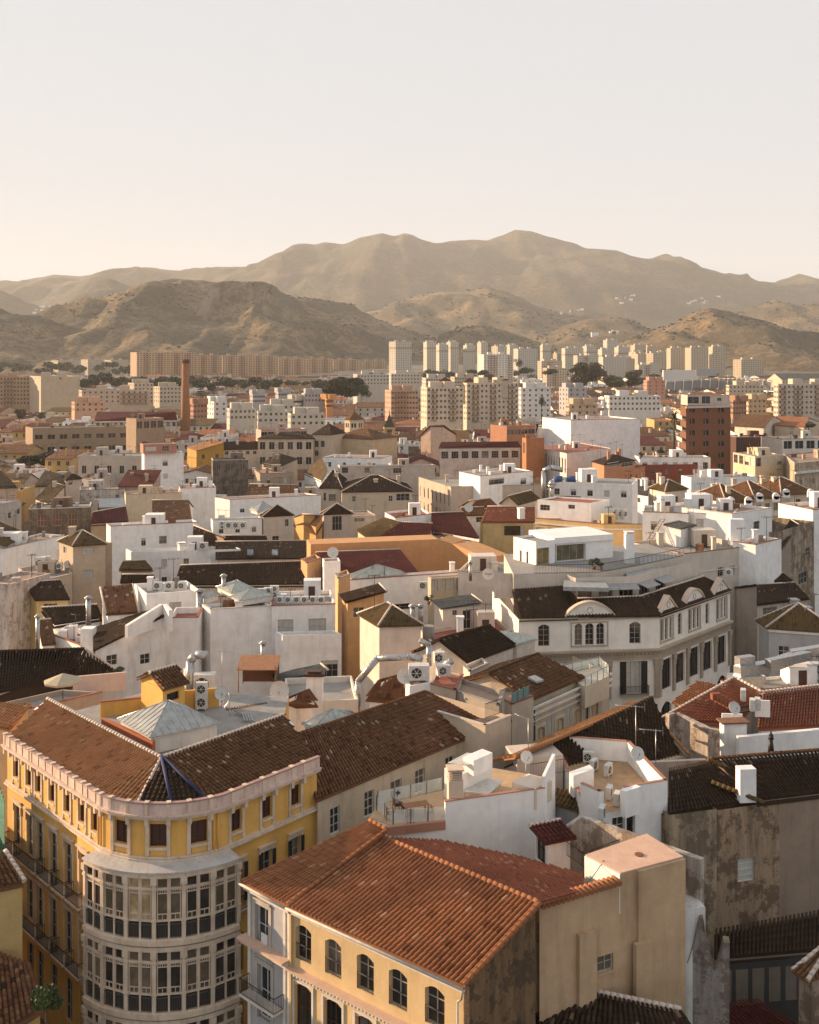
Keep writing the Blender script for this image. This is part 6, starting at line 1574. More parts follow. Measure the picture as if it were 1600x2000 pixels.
# ------------------------------------------------------------------ middle distance, right
W_ = WHITE
H('apartment_block', 'tall beige block with tiled coping and an air conditioner right of the mansion', [(1337, 1082), (1476, 1066)], 21, ('flat', 0.8, 'gdeck'), (0.60, 0.52, 0.44), dm=12, trim='rust', win_=[(0, [(1402, 1108, 1413, 1126), (1425, 1105, 1435, 1124), (1443, 1104, 1454, 1122), (1440, 1152, 1458, 1184), (1438, 1208, 1456, 1238), (1438, 1262, 1456, 1294)])], shut=0.5, ledge=[(0, 18.0, 0.15, 0.12)], seed=3)
ac(1424, 1124, 18.7, 'air conditioner hung on the beige block wall between small windows', 1.1, 0.4, 0.8)
R('dark brown roofs right of the beige block, near one', [(1478, 1180, 15), (1582, 1168, 15), (1552, 1138, 16.4), (1478, 1142, 16.4)], 'dark', wall=(0.5, 0.42, 0.35), win_=[(0, [(1490, 1186, 1518, 1200)])], back=5)
R('dark brown roof sliver right of the beige block, far one', [(1480, 1136, 15.5), (1550, 1134, 15.5), (1530, 1119, 16.4), (1482, 1118, 16.4)], 'dark', wall=(0.55, 0.48, 0.4))
H('garden_house', 'hip-roofed house with lavender and orange walls at the right edge', [(1482, 1212), (1502, 1226), (1640, 1236)], 15.5, ('hip', 3.0, 'moss'), (0.40, 0.38, 0.37), win_=[(1, [(1520, 1262, 1542, 1282)])], shut=0, frame='wframe', near=True, ledge=[(1, 15.0, 0.3, 0.15), (0, 15.0, 0.3, 0.15)])
m = MB(); _f = Fac(P(1563, 1232, 15.2), P(1640, 1236, 15.2), 9, 15.0); _f.strip(m, 0, _f.L, 9, 14.9, 0.0, 0.5); single(m, 'orange_wall', plaster((0.50, 0.16, 0.05), 0.2), 'orange painted wall section of the house at the right edge', 'wall')
H('stone_house', 'old stained stone house with small barred windows at the right', [(1512, 1040), (1590, 1018)], 20.5, ('none',), peeling((0.42, 0.33, 0.24), (0.22, 0.16, 0.11), 0.5, 0.5), dm=10, win_=[(0, [(1527, 1078, 1545, 1087), (1573, 1070, 1582, 1086), (1560, 1118, 1577, 1140)])], shut=0)
R('dark lean-to roof left of the old stained stone house', [(1510, 1062, 17.5), (1512, 1090, 17.2), (1561, 1025, 20.2), (1545, 1015, 20.3)], 'dark', wall=(0.3, 0.24, 0.18), caps=[(2, 3)])
H('white_tower', 'white house wall filling the right edge above the stained stone house', [(1588, 996), (1700, 990)], 22, ('flat',), W_, dm=10)
# tall white flats
H('white_flats', 'tall plain white flats with few windows right of centre', [(1430, 1004), (1508, 992)], 24.5, ('flat', 0.5, 'deck'), W_, dm=14, win_=[(0, [(1472, 1018, 1484, 1034), (1488, 1067, 1494, 1083)])], shut=0, seed=2)
H('white_flats', 'white flats with outside ladder and two dishes above the mansion', [(1255, 1000), (1345, 1003)], 24.0, ('flat', 0.4, 'gdeck'), W_, dm=9, trim='rust')
H('white_flats', 'white flats with glass gallery under a dark awning beside the ladder wall', [(1358, 1002), (1432, 1006)], 24.0, ('flat', 0.4, 'deck'), W_, dm=10, win_=[(0, [(1360, 1014, 1402, 1038)])], frame='frame', pane='shutter', shut=0, wcols=3, wrows=3)
H('stair_hut', 'white stair hut with dark sloping lid in front of the ladder wall', [(1300, 1028), (1330, 1032), (1357, 1026)], 23.2, ('shed', 0.3, 'slate', 1), W_, cat='hut')
H('terrace_house', 'low white terrace house with red tiled coping above the beige block', [(1330, 1070), (1432, 1058), (1476, 1064)], 21.8, ('flat', 0.6, 'reddeck'), W_, trim='rust')
m = MB(); a, b = P(1264, 1060, 20.5), P(1276, 1003, 24.2)
for s_ in (-0.35, 0.35): m.tube((a.x+s_, a.y-0.3, 20.5), (b.x+s_, a.y-0.1, 24.3), 0.05, 5)
for i in range(11): t = i/10; p = a.lerp(Vector((b.x, a.y, 24.3)), t); m.tube((p.x-0.35, p.y-0.25, p.z), (p.x+0.35, p.y-0.25, p.z), 0.035, 4)
single(m, 'ladder', M('rust'), 'rusty ladder leaning on the white flats above the mansion', 'ladder')
dish(1283, 1034, 20.8, 0.75, 'upper of two dishes on the ladder wall', 0.2); dish(1287, 1048, 20.8, 0.85, 'lower of two dishes on the ladder wall', 0.2)
m = MB(); c = P(1438, 1056, 21.6); m.box((c.x, c.y, 21), 2.2, 1.2, 4.0); single(m, 'roof_stack', WH(0.2), 'white chimney block on the terrace house with red coping', 'chimney')
H('ochre_block', 'ochre apartment block with red-brown terrace and white rooftop room', [(1046, 1012), (1180, 1024), (1256, 1024)], 20, ('flat', 0.3, 'reddeck'), (0.60, 0.42, 0.20), win_=[(0, [(1047, 1030, 1063, 1046), (1070, 1031, 1086, 1047), (1098, 1033, 1114, 1049), (1120, 1035, 1136, 1050), (1150, 1036, 1166, 1052)])], frame='frame', shut=0.5, ledge=[(0, 19.0, 0.25, 0.25), (1, 19.0, 0.25, 0.25)])
H('roof_room', 'long low white rooftop room with ladders on the ochre block', [(1050, 976), (1155, 983), (1191, 976)], 23.2, ('flat', 0.25, 'reddeck'), W_, zb=19.7, win_=[(0, [(1055, 986, 1074, 997), (1110, 986, 1123, 994)])], shut=0, cat='roof room')
_r = thing('roof_frame', 'dark metal frame railings before the long white rooftop room', 'railing', P(1100, 1010, 20)); rail_part(_r, [P(1050, 1004, 20), P(1140, 1010, 20)], 1.3, 1.2, r=0.05); rail_part(_r, [P(1085, 1002, 20), P(1085, 990, 20), P(1134, 992, 20)], 2.2, 2.5, r=0.06)
for i in range(4): ac(1160+8.5*i, 1004, 20, ('leftmost', 'second from left', 'third from left', 'rightmost')[i]+' of four tall air conditioners on the ochre block', 1.1, 0.5, 1.9, 0.05, 2)
for i in range(3): ac(1198+11*i, 1014, 20, ('left', 'middle', 'right')[i]+' of three pale air conditioners standing right of the rooftop room', 1.3, 0.7, 1.8, 0.8, 1)
m = MB(); c = P(1078, 970, 23); m.tube((c.x, c.y, 23), (c.x, c.y, 25.3), 0.35, 10); m.tube((c.x, c.y, 25.3), (c.x, c.y, 26.3), 0.9, 12, 0.25); m.tube((c.x, c.y, 24.6), (c.x, c.y, 25.3), 0.4, 12, 0.9); single(m, 'extractor', M('metal'), 'round metal extractor cowl over the long white rooftop room', 'extractor')
H('plant_house', 'grey-white flat block with pipes and blue tanks behind rooftop room', [(1072, 940), (1235, 946)], 23, ('flat', 0.4, 'gdeck'), (0.84, 0.81, 0.78), dm=10, win_=[(0, (5, 1, 1.2, 1.4, 3, 1.5))])
for x, l in ((1090, 'left blue water tank on the grey-white block'), (1116, 'right blue water tank on the grey-white block')):
    m = MB(); c = P(x, 943, 22.7); m.tube((c.x-0.9, c.y, 23.5), (c.x+0.9, c.y, 23.5), 0.75, 12); single(m, 'water_tank', plain('blue_plastic', (0.03, 0.08, 0.22), 0.5), l, 'water tank')
m = MB(); pts = [P(1062, 975, 20), P(1062, 940, 24.5), P(1075, 936, 25), P(1090, 941, 24.4)]; m.path([pts[0], Vector((pts[0].x, pts[0].y, 26)), Vector((pts[0].x+1.5, pts[0].y, 26.8)), Vector((pts[0].x+4, pts[0].y, 26.2))], 0.55, 10); single(m, 'air_duct', M('metal'), 'fat bent grey pipe left of the extractor cowl', 'air duct')
# red roof houses
R('bright red metal-tile roof with one white chimney above the orange wall', [(940, 1019, 16.5), (1045, 1019, 16.5), (1045, 990, 19), (952, 989, 19)], 'red', wall=(0.58, 0.42, 0.20), win_=[(0, [(985, 1027, 1024, 1046)])], frame='wood', chim=[(1018, 1008, 18, 1.2, 1.6)], near=False)
H('cream_house', 'yellow-cream lower storeys under the bright red roof', [(938, 1020), (1040, 1022)], 16.2, ('none',), (0.58, 0.42, 0.20), dm=5, win_=[(0, [(948, 1040, 966, 1050), (984, 1026, 1024, 1047)])], frame='wood')
R('maroon brown tile roof left of the bright red roof', [(843, 1036, 15), (938, 1052, 15), (905, 1000, 17.6), (842, 1002, 17.6)], 'maroon', wall=W_, win_=[(0, [(846, 1040, 885, 1046)])])
R('dark tile roof with a white dish between maroon and red roofs', [(905, 1007, 16.5), (948, 1006, 16.5), (945, 990, 17.8), (900, 991, 17.8)], 'brown', wall=W_, win_=[(0, [(930, 1010, 943, 1020)])]); dish(915, 1000, 17.3, 0.95, 'white dish on the dark tile roof left of the red roof', 0.2)
R('rusty gabled roof above the bright red roof', [(895, 991, 17), (975, 990, 17), (958, 973, 18.5), (915, 978, 18.5)], 'mixed', wall=(0.6, 0.45, 0.3))
H('gabled_villa', 'small cream villa with two little gables above the red roof', [(978, 984), (1012, 986), (1052, 975)], 19, ('gable', 1.8, 'moss', 1), (0.66, 0.55, 0.42), win_=[(0, (2, 1, 0.9, 2.2, 3, 0.8)), (1, (2, 1, 0.8, 1.6, 3, 0.8))])
# orange wall house and neighbours
oldwall('orange_wall', 'big blank orange gable wall in the centre of the picture', [(607, 1063, 18.2), (856, 1053, 18.2), (885, 1062, 17.6), (949, 1089, 16.5)], plaster((0.58, 0.30, 0.13), 0.16), th=5)
R('maroon-brown tiled slope in front of the orange wall', [(652, 1122, 15.2), (820, 1120, 15.2), (782, 1073, 17.2), (617, 1079, 17.2)], 'maroon', wall=(0.58, 0.30, 0.13), pitch=0.42)
H('orange_house', 'narrow sunlit orange house end left of the orange wall', [(588, 1092), (600, 1100), (628, 1090)], 17.0, ('flat', 0.4), (0.62, 0.34, 0.16))
dish(650, 1092, 17.8, 0.9, 'large white dish on a chimney before the orange wall', 0.15, 0.4, 1.0)
H('white_chimney_block', 'white chimney block under the large dish before the orange wall', [(633, 1097), (665, 1096)], 17.8, ('flat', 0.2), W_, dm=3, cat='chimney')
H('white_house', 'long white house with glass lantern in front of the orange wall', [(664, 1128), (672, 1134), (930, 1116)], 16.4, ('flat', 0.5, 'gdeck'), W_, win_=[(1, [(745, 1180, 800, 1192)])], shut=0)
lantern([(680, 1124), (690, 1130), (792, 1121)], 16.6, 1.6, 'low glass lantern with raised top on the long white house', hip=1, mats=('glazed',), bh=0.5)
H('cupboard_row', 'row of beige roof cupboards right of the glass lantern', [(842, 1130), (905, 1126)], 17.6, ('flat', 0.1), (0.5, 0.42, 0.3), dm=1.5, cat='cupboards', win_=[(0, (4, 1, 0.9, 1.7, 3, 0.2))], pane='shutter', shut=0)
ac(827, 1152, 16, 'air conditioner left of the beige roof cupboards', 1.1, 0.5, 1.1)
H('white_house', 'white house with printed dish and curved shoulder wall left of penthouse', [(895, 1115), (985, 1122), (1003, 1100)], 18.6, ('flat', 0.5, 'gdeck'), (0.66, 0.58, 0.5))
_d = dish(953, 1130, 19.4, 0.8, 'white dish with printed word on the shoulder wall left of the penthouse', 0.1, 0.35, 0.6)
_c = bpy.data.curves.new('lettering', 'FONT'); _c.body = 'Televes'; _c.size = 0.36; _c.extrude = 0.004; _c.align_x = 'CENTER'; _c.align_y = 'CENTER'; _c.materials.append(M('iron'))
_q = bpy.data.objects.new('lettering', _c); C.objects.link(_q); _me = bpy.data.meshes.new_from_object(_q.evaluated_get(bpy.context.evaluated_depsgraph_get())); bpy.data.objects.remove(_q)
_o = bpy.data.objects.new('lettering', _me); C.objects.link(_o); _o.parent = _d; _o.rotation_euler = (math.pi/2-0.35, 0, 0.1); _o.location = Vector((0, 0, 0.9))+Vector((math.sin(0.1)*math.cos(0.35), -math.cos(0.1)*math.cos(0.35), math.sin(0.35)))*0.36
flue(919, 1130, 18.2, 2.2, 0.25, 'metal flue with T-top left of the penthouse')
H('roof_hut', 'white hut with corrugated roof and open dark door right of the hip-roofed tower', [(848, 1174), (865, 1188), (937, 1183)], 17.8, ('shed', 0.4, 'slate'), (0.68, 0.6, 0.52), cat='hut', win_=[(1, [(904, 1192, 920, 1228), (884, 1192, 893, 1202)])], shut=0)
m = MB(); c = P(899, 1232, 15.6); m.box((c.x, c.y, 15), 0.8, 0.8, 2.3); m.box((c.x, c.y, 17.3), 1.0, 1.0, 0.15); single(m, 'roof_stack', WH(0.3), 'slim white chimney before the white hut door', 'chimney')
m = MB(); c = P(837, 1246, 15.4); m.tube((c.x, c.y, 15), (c.x, c.y, 16.9), 0.75, 14); single(m, 'water_tank', M('conc'), 'grey cylindrical tank on the red roof terrace', 'water tank')
H('terrace_house', 'house with red tiled terrace beneath the white hut', [(822, 1232), (845, 1258), (1000, 1232)], 15.4, ('flat', 0.5, 'reddeck'), (0.6, 0.5, 0.42))
H('tower_house', 'white tower house with olive-brown hipped roof in the centre', [(703, 1200), (741, 1222), (822, 1220)], 18.2, ('hip', 1.9, 'moss'), plaster((0.68, 0.57, 0.48), 0.25), near=True)
H('orange_house', 'narrow orange house with a small dark tile roof beside the tower house', [(668, 1162), (679, 1176), (750, 1172)], 17.8, ('shed', 1.2, 'dark'), (0.60, 0.33, 0.14), win_=[(1, [(690, 1186, 712, 1206)])], frame='wframe', shut=1)
H('orange_house', 'tall orange chimney wall left of the small dark tile roof', [(655, 1120), (661, 1130), (684, 1122)], 19, ('flat', 0.3), (0.62, 0.36, 0.17))
for x, l in ((806, 'left of two fat roof vents behind the tower house'), (822, 'right of two fat roof vents behind the tower house')): flue(x, 1210, 16.8, 1.6, 0.32, l)
# the white balcony block, left of the tower
H('white_flats', 'white flats with balcony, roller blinds and roof machines left of the tower house', [(531, 1184), (655, 1180)], 17.2, ('flat', 0.5, 'gdeck'), (0.84, 0.81, 0.78), dm=9, win_=[(0, [(543, 1210, 573, 1241), (603, 1208, 637, 1238)])], pane='shutter', shut=0, near=True, seed=4)
H('balcony_block', 'projecting white balcony block under the roller blinds', [(538, 1234), (552, 1241), (667, 1238)], 14.6, ('flat', 0.9), (0.84, 0.81, 0.78), win_=[(1, [(627, 1290, 660, 1328)])], near=True)
H('blind_block', 'large blank grey-white block with pipe seams left of the balcony flats', [(394, 1180), (411, 1190), (532, 1184)], 17, ('flat', 0.4, 'gdeck'), (0.84, 0.81, 0.78), near=True)
for i in range(6): ac(548+16*i, 1178, 17.0, ('leftmost', 'second from left', 'third from left', 'fourth from left', 'fifth from left', 'rightmost')[i]+' machine in the row on the balcony flats roof', 0.9, 0.6, 0.8, 0.1*(i % 3))
lantern([(425, 1146), (452, 1158), (500, 1152)], 18.2, 1.2, 'farther of two glass lanterns on the blank block', mats=('glazed',), bh=0.8)
lantern([(452, 1164), (470, 1172), (532, 1162)], 18.0, 1.1, 'nearer of two glass lanterns on the blank block', mats=('glazed',), bh=0.8)
lantern([(394, 1162), (400, 1168), (426, 1160)], 17.8, 0.6, 'low glass skylight left of the two lanterns on the blank block', mats=('glazed',), bh=0.8)
for i, (x, y) in enumerate([(524, 1172), (536, 1168), (512, 1174)]): ac(x, y, 17.0, ('left', 'middle', 'right')[i]+' of the three air conditioners behind the glass lanterns', 1.2, 0.6, 1.6, 0, 2)
flue(437, 1160, 17.4, 2.4, 0.3, 'thin metal flue standing left of the glass lanterns')
flue(390, 1280, 10, 8.6, 0.45, 'tall metal duct running up between the two white buildings'); flue(514, 1294, 13.8, 2.2, 0.3, 'short metal flue in front of the blank block')
# white sloped house
R('white house with roof falling to the left and three small windows', [(184, 1228, 14.4), (182, 1270, 14.2), (331, 1199, 17.2), (322, 1181, 17.4)], 'dark', wall=(0.84, 0.81, 0.78), win_=[(1, [(281, 1233, 301, 1254), (208, 1279, 229, 1300), (274, 1277, 293, 1297)])], near=True, frame='wframe', caps=[], lod=1, shut=0.5)
H('white_block', 'white flat block with dark roof deck right of the sloping white house', [(331, 1207), (387, 1206)], 16.6, ('flat', 0.8, 'reddeck'), (0.84, 0.81, 0.78), dm=6, near=True)
oldwall('roof_parapet', 'white raised parapet strip along the sloping white house', [(250, 1222, 17.0), (318, 1180, 18.4), (330, 1192, 18.2)], WH(0.2), th=0.5, z0=15.5)
H('white_house', 'white house with three fan units on its terrace left of the blank block', [(262, 1140), (286, 1160), (392, 1153)], 17.4, ('flat', 0.7, 'gdeck'), W_, win_=[(1, [(331, 1176, 354, 1198)])], pane='shutter', shut=0, near=True)
for i, x in enumerate((309, 332, 356)): ac(x, 1152, 17.2, ('left', 'middle', 'right')[i]+' of three fan units on the white terrace', 1.2, 0.5, 1.0)
R('square brown tile roof patch left of the three fan units', [(207, 1199, 14.8), (271, 1195, 14.8), (259, 1141, 17.6), (196, 1147, 17.6)], 'mixed', wall=W_, caps=[(0, 3), (1, 2)], near=True)
R('wide dark tile roof left of the square brown patch', [(102, 1220, 13.6), (200, 1205, 13.6), (190, 1180, 15.2), (80, 1187, 15.2)], 'dark', wall=W_, near=True)
R('small steep dark tile roof beside the left thin chimney', [(82, 1260, 12.8), (110, 1258, 12.8), (100, 1209, 15.0), (72, 1211, 15.0)], 'brown', wall=W_, near=True)
R('small ochre house with dark roof near the left edge', [(68, 1173, 12.8), (137, 1170, 12.8), (118, 1133, 14.8), (49, 1137, 14.8)], 'dark', wall=(0.60, 0.42, 0.18), win_=[(0, [(85, 1179, 112, 1186)])])
H('white_house', 'low white terrace with red floor between the dark roofs at left', [(102, 1240), (160, 1262), (190, 1240)], 13.2, ('flat', 0.7, 'reddeck'), W_, near=True)
flue(173, 1216, 14.6, 3.2, 0.33, 'tall steel flue with wide cowl left of the sloping white house'); flue(74, 1262, 13, 3.7, 0.26, 'slim steel flue near the left edge')
m = MB(); c = P(173, 1262, 13); m.box((c.x, c.y, 11), 1.6, 1.6, 4.4); single(m, 'roof_stack', WH(0.3), 'white square base under the tall steel flue', 'chimney')
H('edge_house', 'peeling pinkish house cut by the left edge', [(-40, 1136), (18, 1142)], 15.6, ('flat', 0.4), peeling((0.58, 0.50, 0.45), (0.38, 0.28, 0.22), 0.3, 0.8), dm=9)
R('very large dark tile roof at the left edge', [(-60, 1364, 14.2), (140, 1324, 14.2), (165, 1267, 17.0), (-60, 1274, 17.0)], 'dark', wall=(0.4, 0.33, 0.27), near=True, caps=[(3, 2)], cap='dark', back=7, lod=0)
R('shaded triangular roof end right of the very large dark roof', [(141, 1323, 14.2), (232, 1312, 14.2), (165, 1267, 17.0)], 'dark', wall=(0.55, 0.5, 0.45), near=True, caps=[(1, 2)], lod=0)
H('terrace_house', 'low house with cream terrace and skylight windows behind the yellow building', [(-20, 1378), (60, 1384), (200, 1352)], 15.6, ('flat', 0.5, 'gdeck'), (0.40, 0.33, 0.28), near=True)
rwall('terrace_screen', 'pale pink terrace screen wall behind the beige parasol', [(143, 1322), (246, 1313)], 14.5, 16.4, plaster((0.66, 0.50, 0.42), 0.2), cat='wall')
def parasol(x, y, z, label):
    c = P(x, y, z); root = thing('parasol', label, 'parasol', (c.x, c.y, z)); m = MB(); m.tube((c.x, c.y, z), (c.x, c.y, z+2.5), 0.04, 6); m.build('pole', M('wood'), root)
    m = MB(); n = 8; t = (c.x, c.y, z+2.75); r = 1.9
    for i in range(n):
        a, b = 2*math.pi*i/n, 2*math.pi*(i+1)/n; p = (c.x+r*math.cos(a), c.y+r*math.sin(a), z+2.0); q = (c.x+r*math.cos(b), c.y+r*math.sin(b), z+2.0); m.poly([p, q, t]); m.poly([q, p, (p[0], p[1], p[2]-0.18), (q[0], q[1], q[2]-0.18)])
    m.build('canopy', plain('beige_canvas', (0.42, 0.35, 0.25), 0.9, 0, 0.1), root)
parasol(123, 1368, 15.6, 'open beige parasol on the terrace left of the yellow stair hut')
R('orange tile roof corner at the left edge by the yellow building', [(-10, 1420, 16.6), (20, 1425, 16.6), (62, 1375, 17.6), (0, 1372, 17.6)], 'rust', wall=(0.5, 0.35, 0.2), near=True, caps=[])
R('brown tile roof between the pyramid skylight and the glass lantern', [(470, 1432, 18.0), (556, 1400, 18.0), (520, 1372, 19.2), (440, 1385, 19.2)], 'brown', wall=(0.5, 0.42, 0.35), near=True, caps=[], lod=0)
# roof clutter behind the pyramid
ac(394, 1386, 19.2, 'tall white twin-fan unit behind the pyramid skylight', 1.0, 0.5, 2.3, 0, 2); ac(400, 1356, 19.2, 'big white machine box behind the twin-fan unit', 1.9, 1.0, 1.8, 0.1); ac(370, 1344, 19.2, 'white machine left of the big white machine box', 0.9, 0.9, 1.7, 0.4)
dish(433, 1376, 19.4, 0.62, 'round white dish facing front behind the pyramid skylight', 0.2, 0.35, 1.0); dish(449, 1392, 19.4, 0.66, 'white dish seen edge-on behind the pyramid skylight', -1.2, 0.3, 1.0)
antenna(434, 1340, 17, 3.6, 'antenna above the yellow stair hut roof', 0.2, 8, 1.4)
m = MB(); pts = [P(370, 1330, 19.5), P(370, 1322, 19.5)]; c = P(372, 1350, 19.2); m.path([(c.x, c.y, 19.2), (c.x, c.y, 22.0), (c.x+0.5, c.y, 22.6), (c.x+1.6, c.y, 22.5)], 0.4, 10); single(m, 'air_duct', M('metal'), 'bent silver vent pipe beside the yellow stair hut', 'air duct')
for i in range(4):
    m = MB(); a = P(458+5*i, 1388, 19.4); m.path([(a.x, a.y, 19.4), (a.x+0.9, a.y-1.2, 19.5), (a.x+1.3, a.y-2.4, 19.3)], 0.06, 6); single(m, 'roof_pipe', M('metal'), ('leftmost', 'second', 'third', 'rightmost')[i]+' of the bent roof pipes right of the edge-on dish', 'pipe')
def shade(x0, x1, y, z, label, root_mat):
    a, b = P(x0, y, z), P(x1, y, z); root = thing('rusty_awning', label, 'shade frame', ((a.x+b.x)/2, a.y, z)); m = MB()
    for p in (a, b):
        for dy in (0, 3): m.tube((p.x, p.y+dy, z), (p.x, p.y+dy, z+2.7), 0.06, 5)
    m.build('post', M('rust'), root, 'stuff'); m = MB(); m.slab([(a.x-0.2, a.y-0.2, z+2.4), (b.x+0.2, b.y-0.2, z+2.4), (b.x+0.2, b.y+3.2, z+3.0), (a.x-0.2, a.y+3.2, z+3.0)], 0.08); m.build('cover', root_mat, root)
    m = MB(); m.slab([(b.x, b.y, z+2.5), (b.x+.03, b.y, z+2.5), (b.x+.03, b.y+3, z+2.5), (b.x, b.y+3, z+2.5)], 2.3); m.slab([(a.x, a.y+3, z+2.5), (b.x, b.y+3, z+2.5), (b.x, b.y+3.05, z+2.5), (a.x, a.y+3.05, z+2.5)], 2.3); m.build('side_cloth', plain('brown_cloth', (0.12, 0.06, 0.035), 0.9), root)
shade(466, 538, 1352, 15.2, 'rusty brown shade shelter in front of the blank block', plain('rust_cloth', (0.34, 0.16, 0.08), 0.9))
H('low_annex', 'low white annex with pale roof glass right of the rusty shelter', [(538, 1320), (548, 1330), (632, 1318)], 16.0, ('shed', 0.5, 'slate'), (0.66, 0.6, 0.54), near=True)
H('low_terrace', 'low white parapet terrace between rusty shelter and tiled little roofs', [(430, 1392), (560, 1372), (700, 1366)], 16.6, ('flat', 0.6, 'gdeck'), (0.66, 0.6, 0.53), near=True)
dish(546, 1360, 17.0, 0.95, 'large plain dish right of the rusty shelter', 0.1, 0.4, 0.5)
R('little sunlit brown tile roof right of the large plain dish', [(528, 1372, 17.0), (622, 1368, 17.0), (604, 1344, 18.0), (560, 1362, 17.6)], 'mixed', wall=W_, near=True, caps=[], lod=1)
m = MB(); c = P(615, 1366, 16.6); m.box((c.x, c.y, 15), 1.6, 1.2, 4.0); m.cur = 1; m.box((c.x, c.y, 19), 1.9, 1.5, 0.25); m.box((c.x, c.y, 19.25), 1.3, 1.0, 0.2); single(m, 'roof_stack', [WH(0.25), M('wood')], 'white chimney with dark domed cap right of the little tile roof', 'chimney')
R('barrel-tiled small roof left of the white machine tower', [(714, 1360, 16.6), (792, 1366, 16.6), (794, 1312, 18.8), (738, 1328, 18.2)], 'mixed', wall=W_, near=True, lod=1, pitch=0.5, caps=[])
H('machine_tower', 'white tower base carrying the big air conditioner box', [(792, 1330), (800, 1340), (842, 1332)], 18.6, ('flat', 0.1), W_, near=True)
ac(818, 1328, 18.7, 'huge air conditioner box on the white tower base', 2.0, 1.2, 1.4, 0.05); dish(790, 1338, 18.2, 0.75, 'dish on the left of the huge air conditioner box', 0.1)
ac(866, 1320, 18.6, 'metal machine with bent duct right of the huge air conditioner', 1.3, 1.0, 1.0, 0.2); ac(858, 1296, 18.6, 'farther fan unit behind the metal duct machine', 1.1, 0.7, 1.1, 0.2)
H('machine_deck', 'red-brown deck under the duct machines', [(840, 1336), (890, 1348), (905, 1318)], 18.4, ('flat', 0.1, 'reddeck'), (0.55, 0.45, 0.36), near=True)
def snake(px, z, r, label):
    root = thing('air_duct', label, 'air duct', P(px[0][0], px[0][1], z[0])); pts = [P(x, y, zz) for (x, y), zz in zip(px, z)]
    for a, b in zip(pts, pts[1:]):
        m = MB(); m.tube(a, b, r, 14); L = (b-a).length; k = 0.15
        while k < L: q = a+(b-a)*(k/L); m.tube(q, q+(b-a).normalized()*0.05, r*1.05, 14); k += 0.35
        m.build('duct_section', M('metal'), root)
    for p in pts[1:-1]: 
        m = MB(); m.tube(p-Vector((0, 0, r*0.9)), p, r*0.8, 12, r*1.08); m.tube(p, p+Vector((0, 0, r*0.9)), r*1.08, 12, r*0.8); m.build('elbow', M('metal'), root)
_y = P(700, 1375, 16.6).y; q = lambda x, y, Y: (PD(x, y, Y))
def snakeY(px, Y, r, label):
    pts = [PD(x, y, Y) for x, y in px]; root = thing('air_duct', label, 'air duct', pts[0])
    for a, b in zip(pts, pts[1:]):
        m = MB(); m.tube(a, b, r, 14); L = (b-a).length; k = 0.15
        while k < L: q = a+(b-a)*(k/L); m.tube(q, q+(b-a).normalized()*0.05, r*1.06, 14); k += 0.35
        m.build('duct_section', M('metal'), root)
    for p in pts[1:-1]: m = MB(); m.tube(p-Vector((0, 0, r*0.85)), p, r*0.6, 12, r*1.04); m.tube(p, p+Vector((0, 0, r*0.85)), r*1.04, 12, r*0.6); m.build('elbow', M('metal'), root)
snakeY([(699, 1378), (700, 1330), (738, 1286), (800, 1283), (826, 1288)], 107, 0.32, 'long silver duct climbing along the white tower house wall')
snakeY([(819, 1250), (838, 1260), (838, 1300)], 110, 0.28, 'short silver duct coming down beside the tower house'); snakeY([(858, 1316), (870, 1298), (884, 1290)], 107, 0.34, 'curved silver elbow duct on the duct machine deck')
R('brown tile roof with glazed strip right of the white hut', [(914, 1292, 16.4), (1008, 1258, 16.4), (958, 1221, 18.6), (858, 1248, 18.6)], 'dark', wall=(0.66, 0.56, 0.47), near=True, lod=0, back=4, caps=[(3, 2)], cap='dark')
R('glazed sloping roof strip above the cream terrace wall', [(1008, 1258, 16.4), (1050, 1246, 16.4), (1020, 1236, 17.2), (975, 1231, 17.8)], M('glazed'), wall=(0.66, 0.56, 0.47), near=True, lod=2, caps=[])
R('brown tile roof with small skylight above the pastel facade', [(1040, 1367, 15.6), (1143, 1322, 15.6), (1052, 1277, 17.6), (955, 1316, 17.6)], 'brown', wall=(0.56, 0.48, 0.36), near=True, lod=0, back=5, caps=[(3, 2)], cap='dark')
m = MB(); m.slab([P(1031, 1322, 17.0), P(1048, 1331, 16.7), P(1062, 1327, 16.75), P(1045, 1318, 17.05)], 0.2); single(m, 'skylight', plain('skylight_glass', (0.45, 0.43, 0.38), 0.2), 'small skylight in the brown roof above the pastel facade', 'skylight')
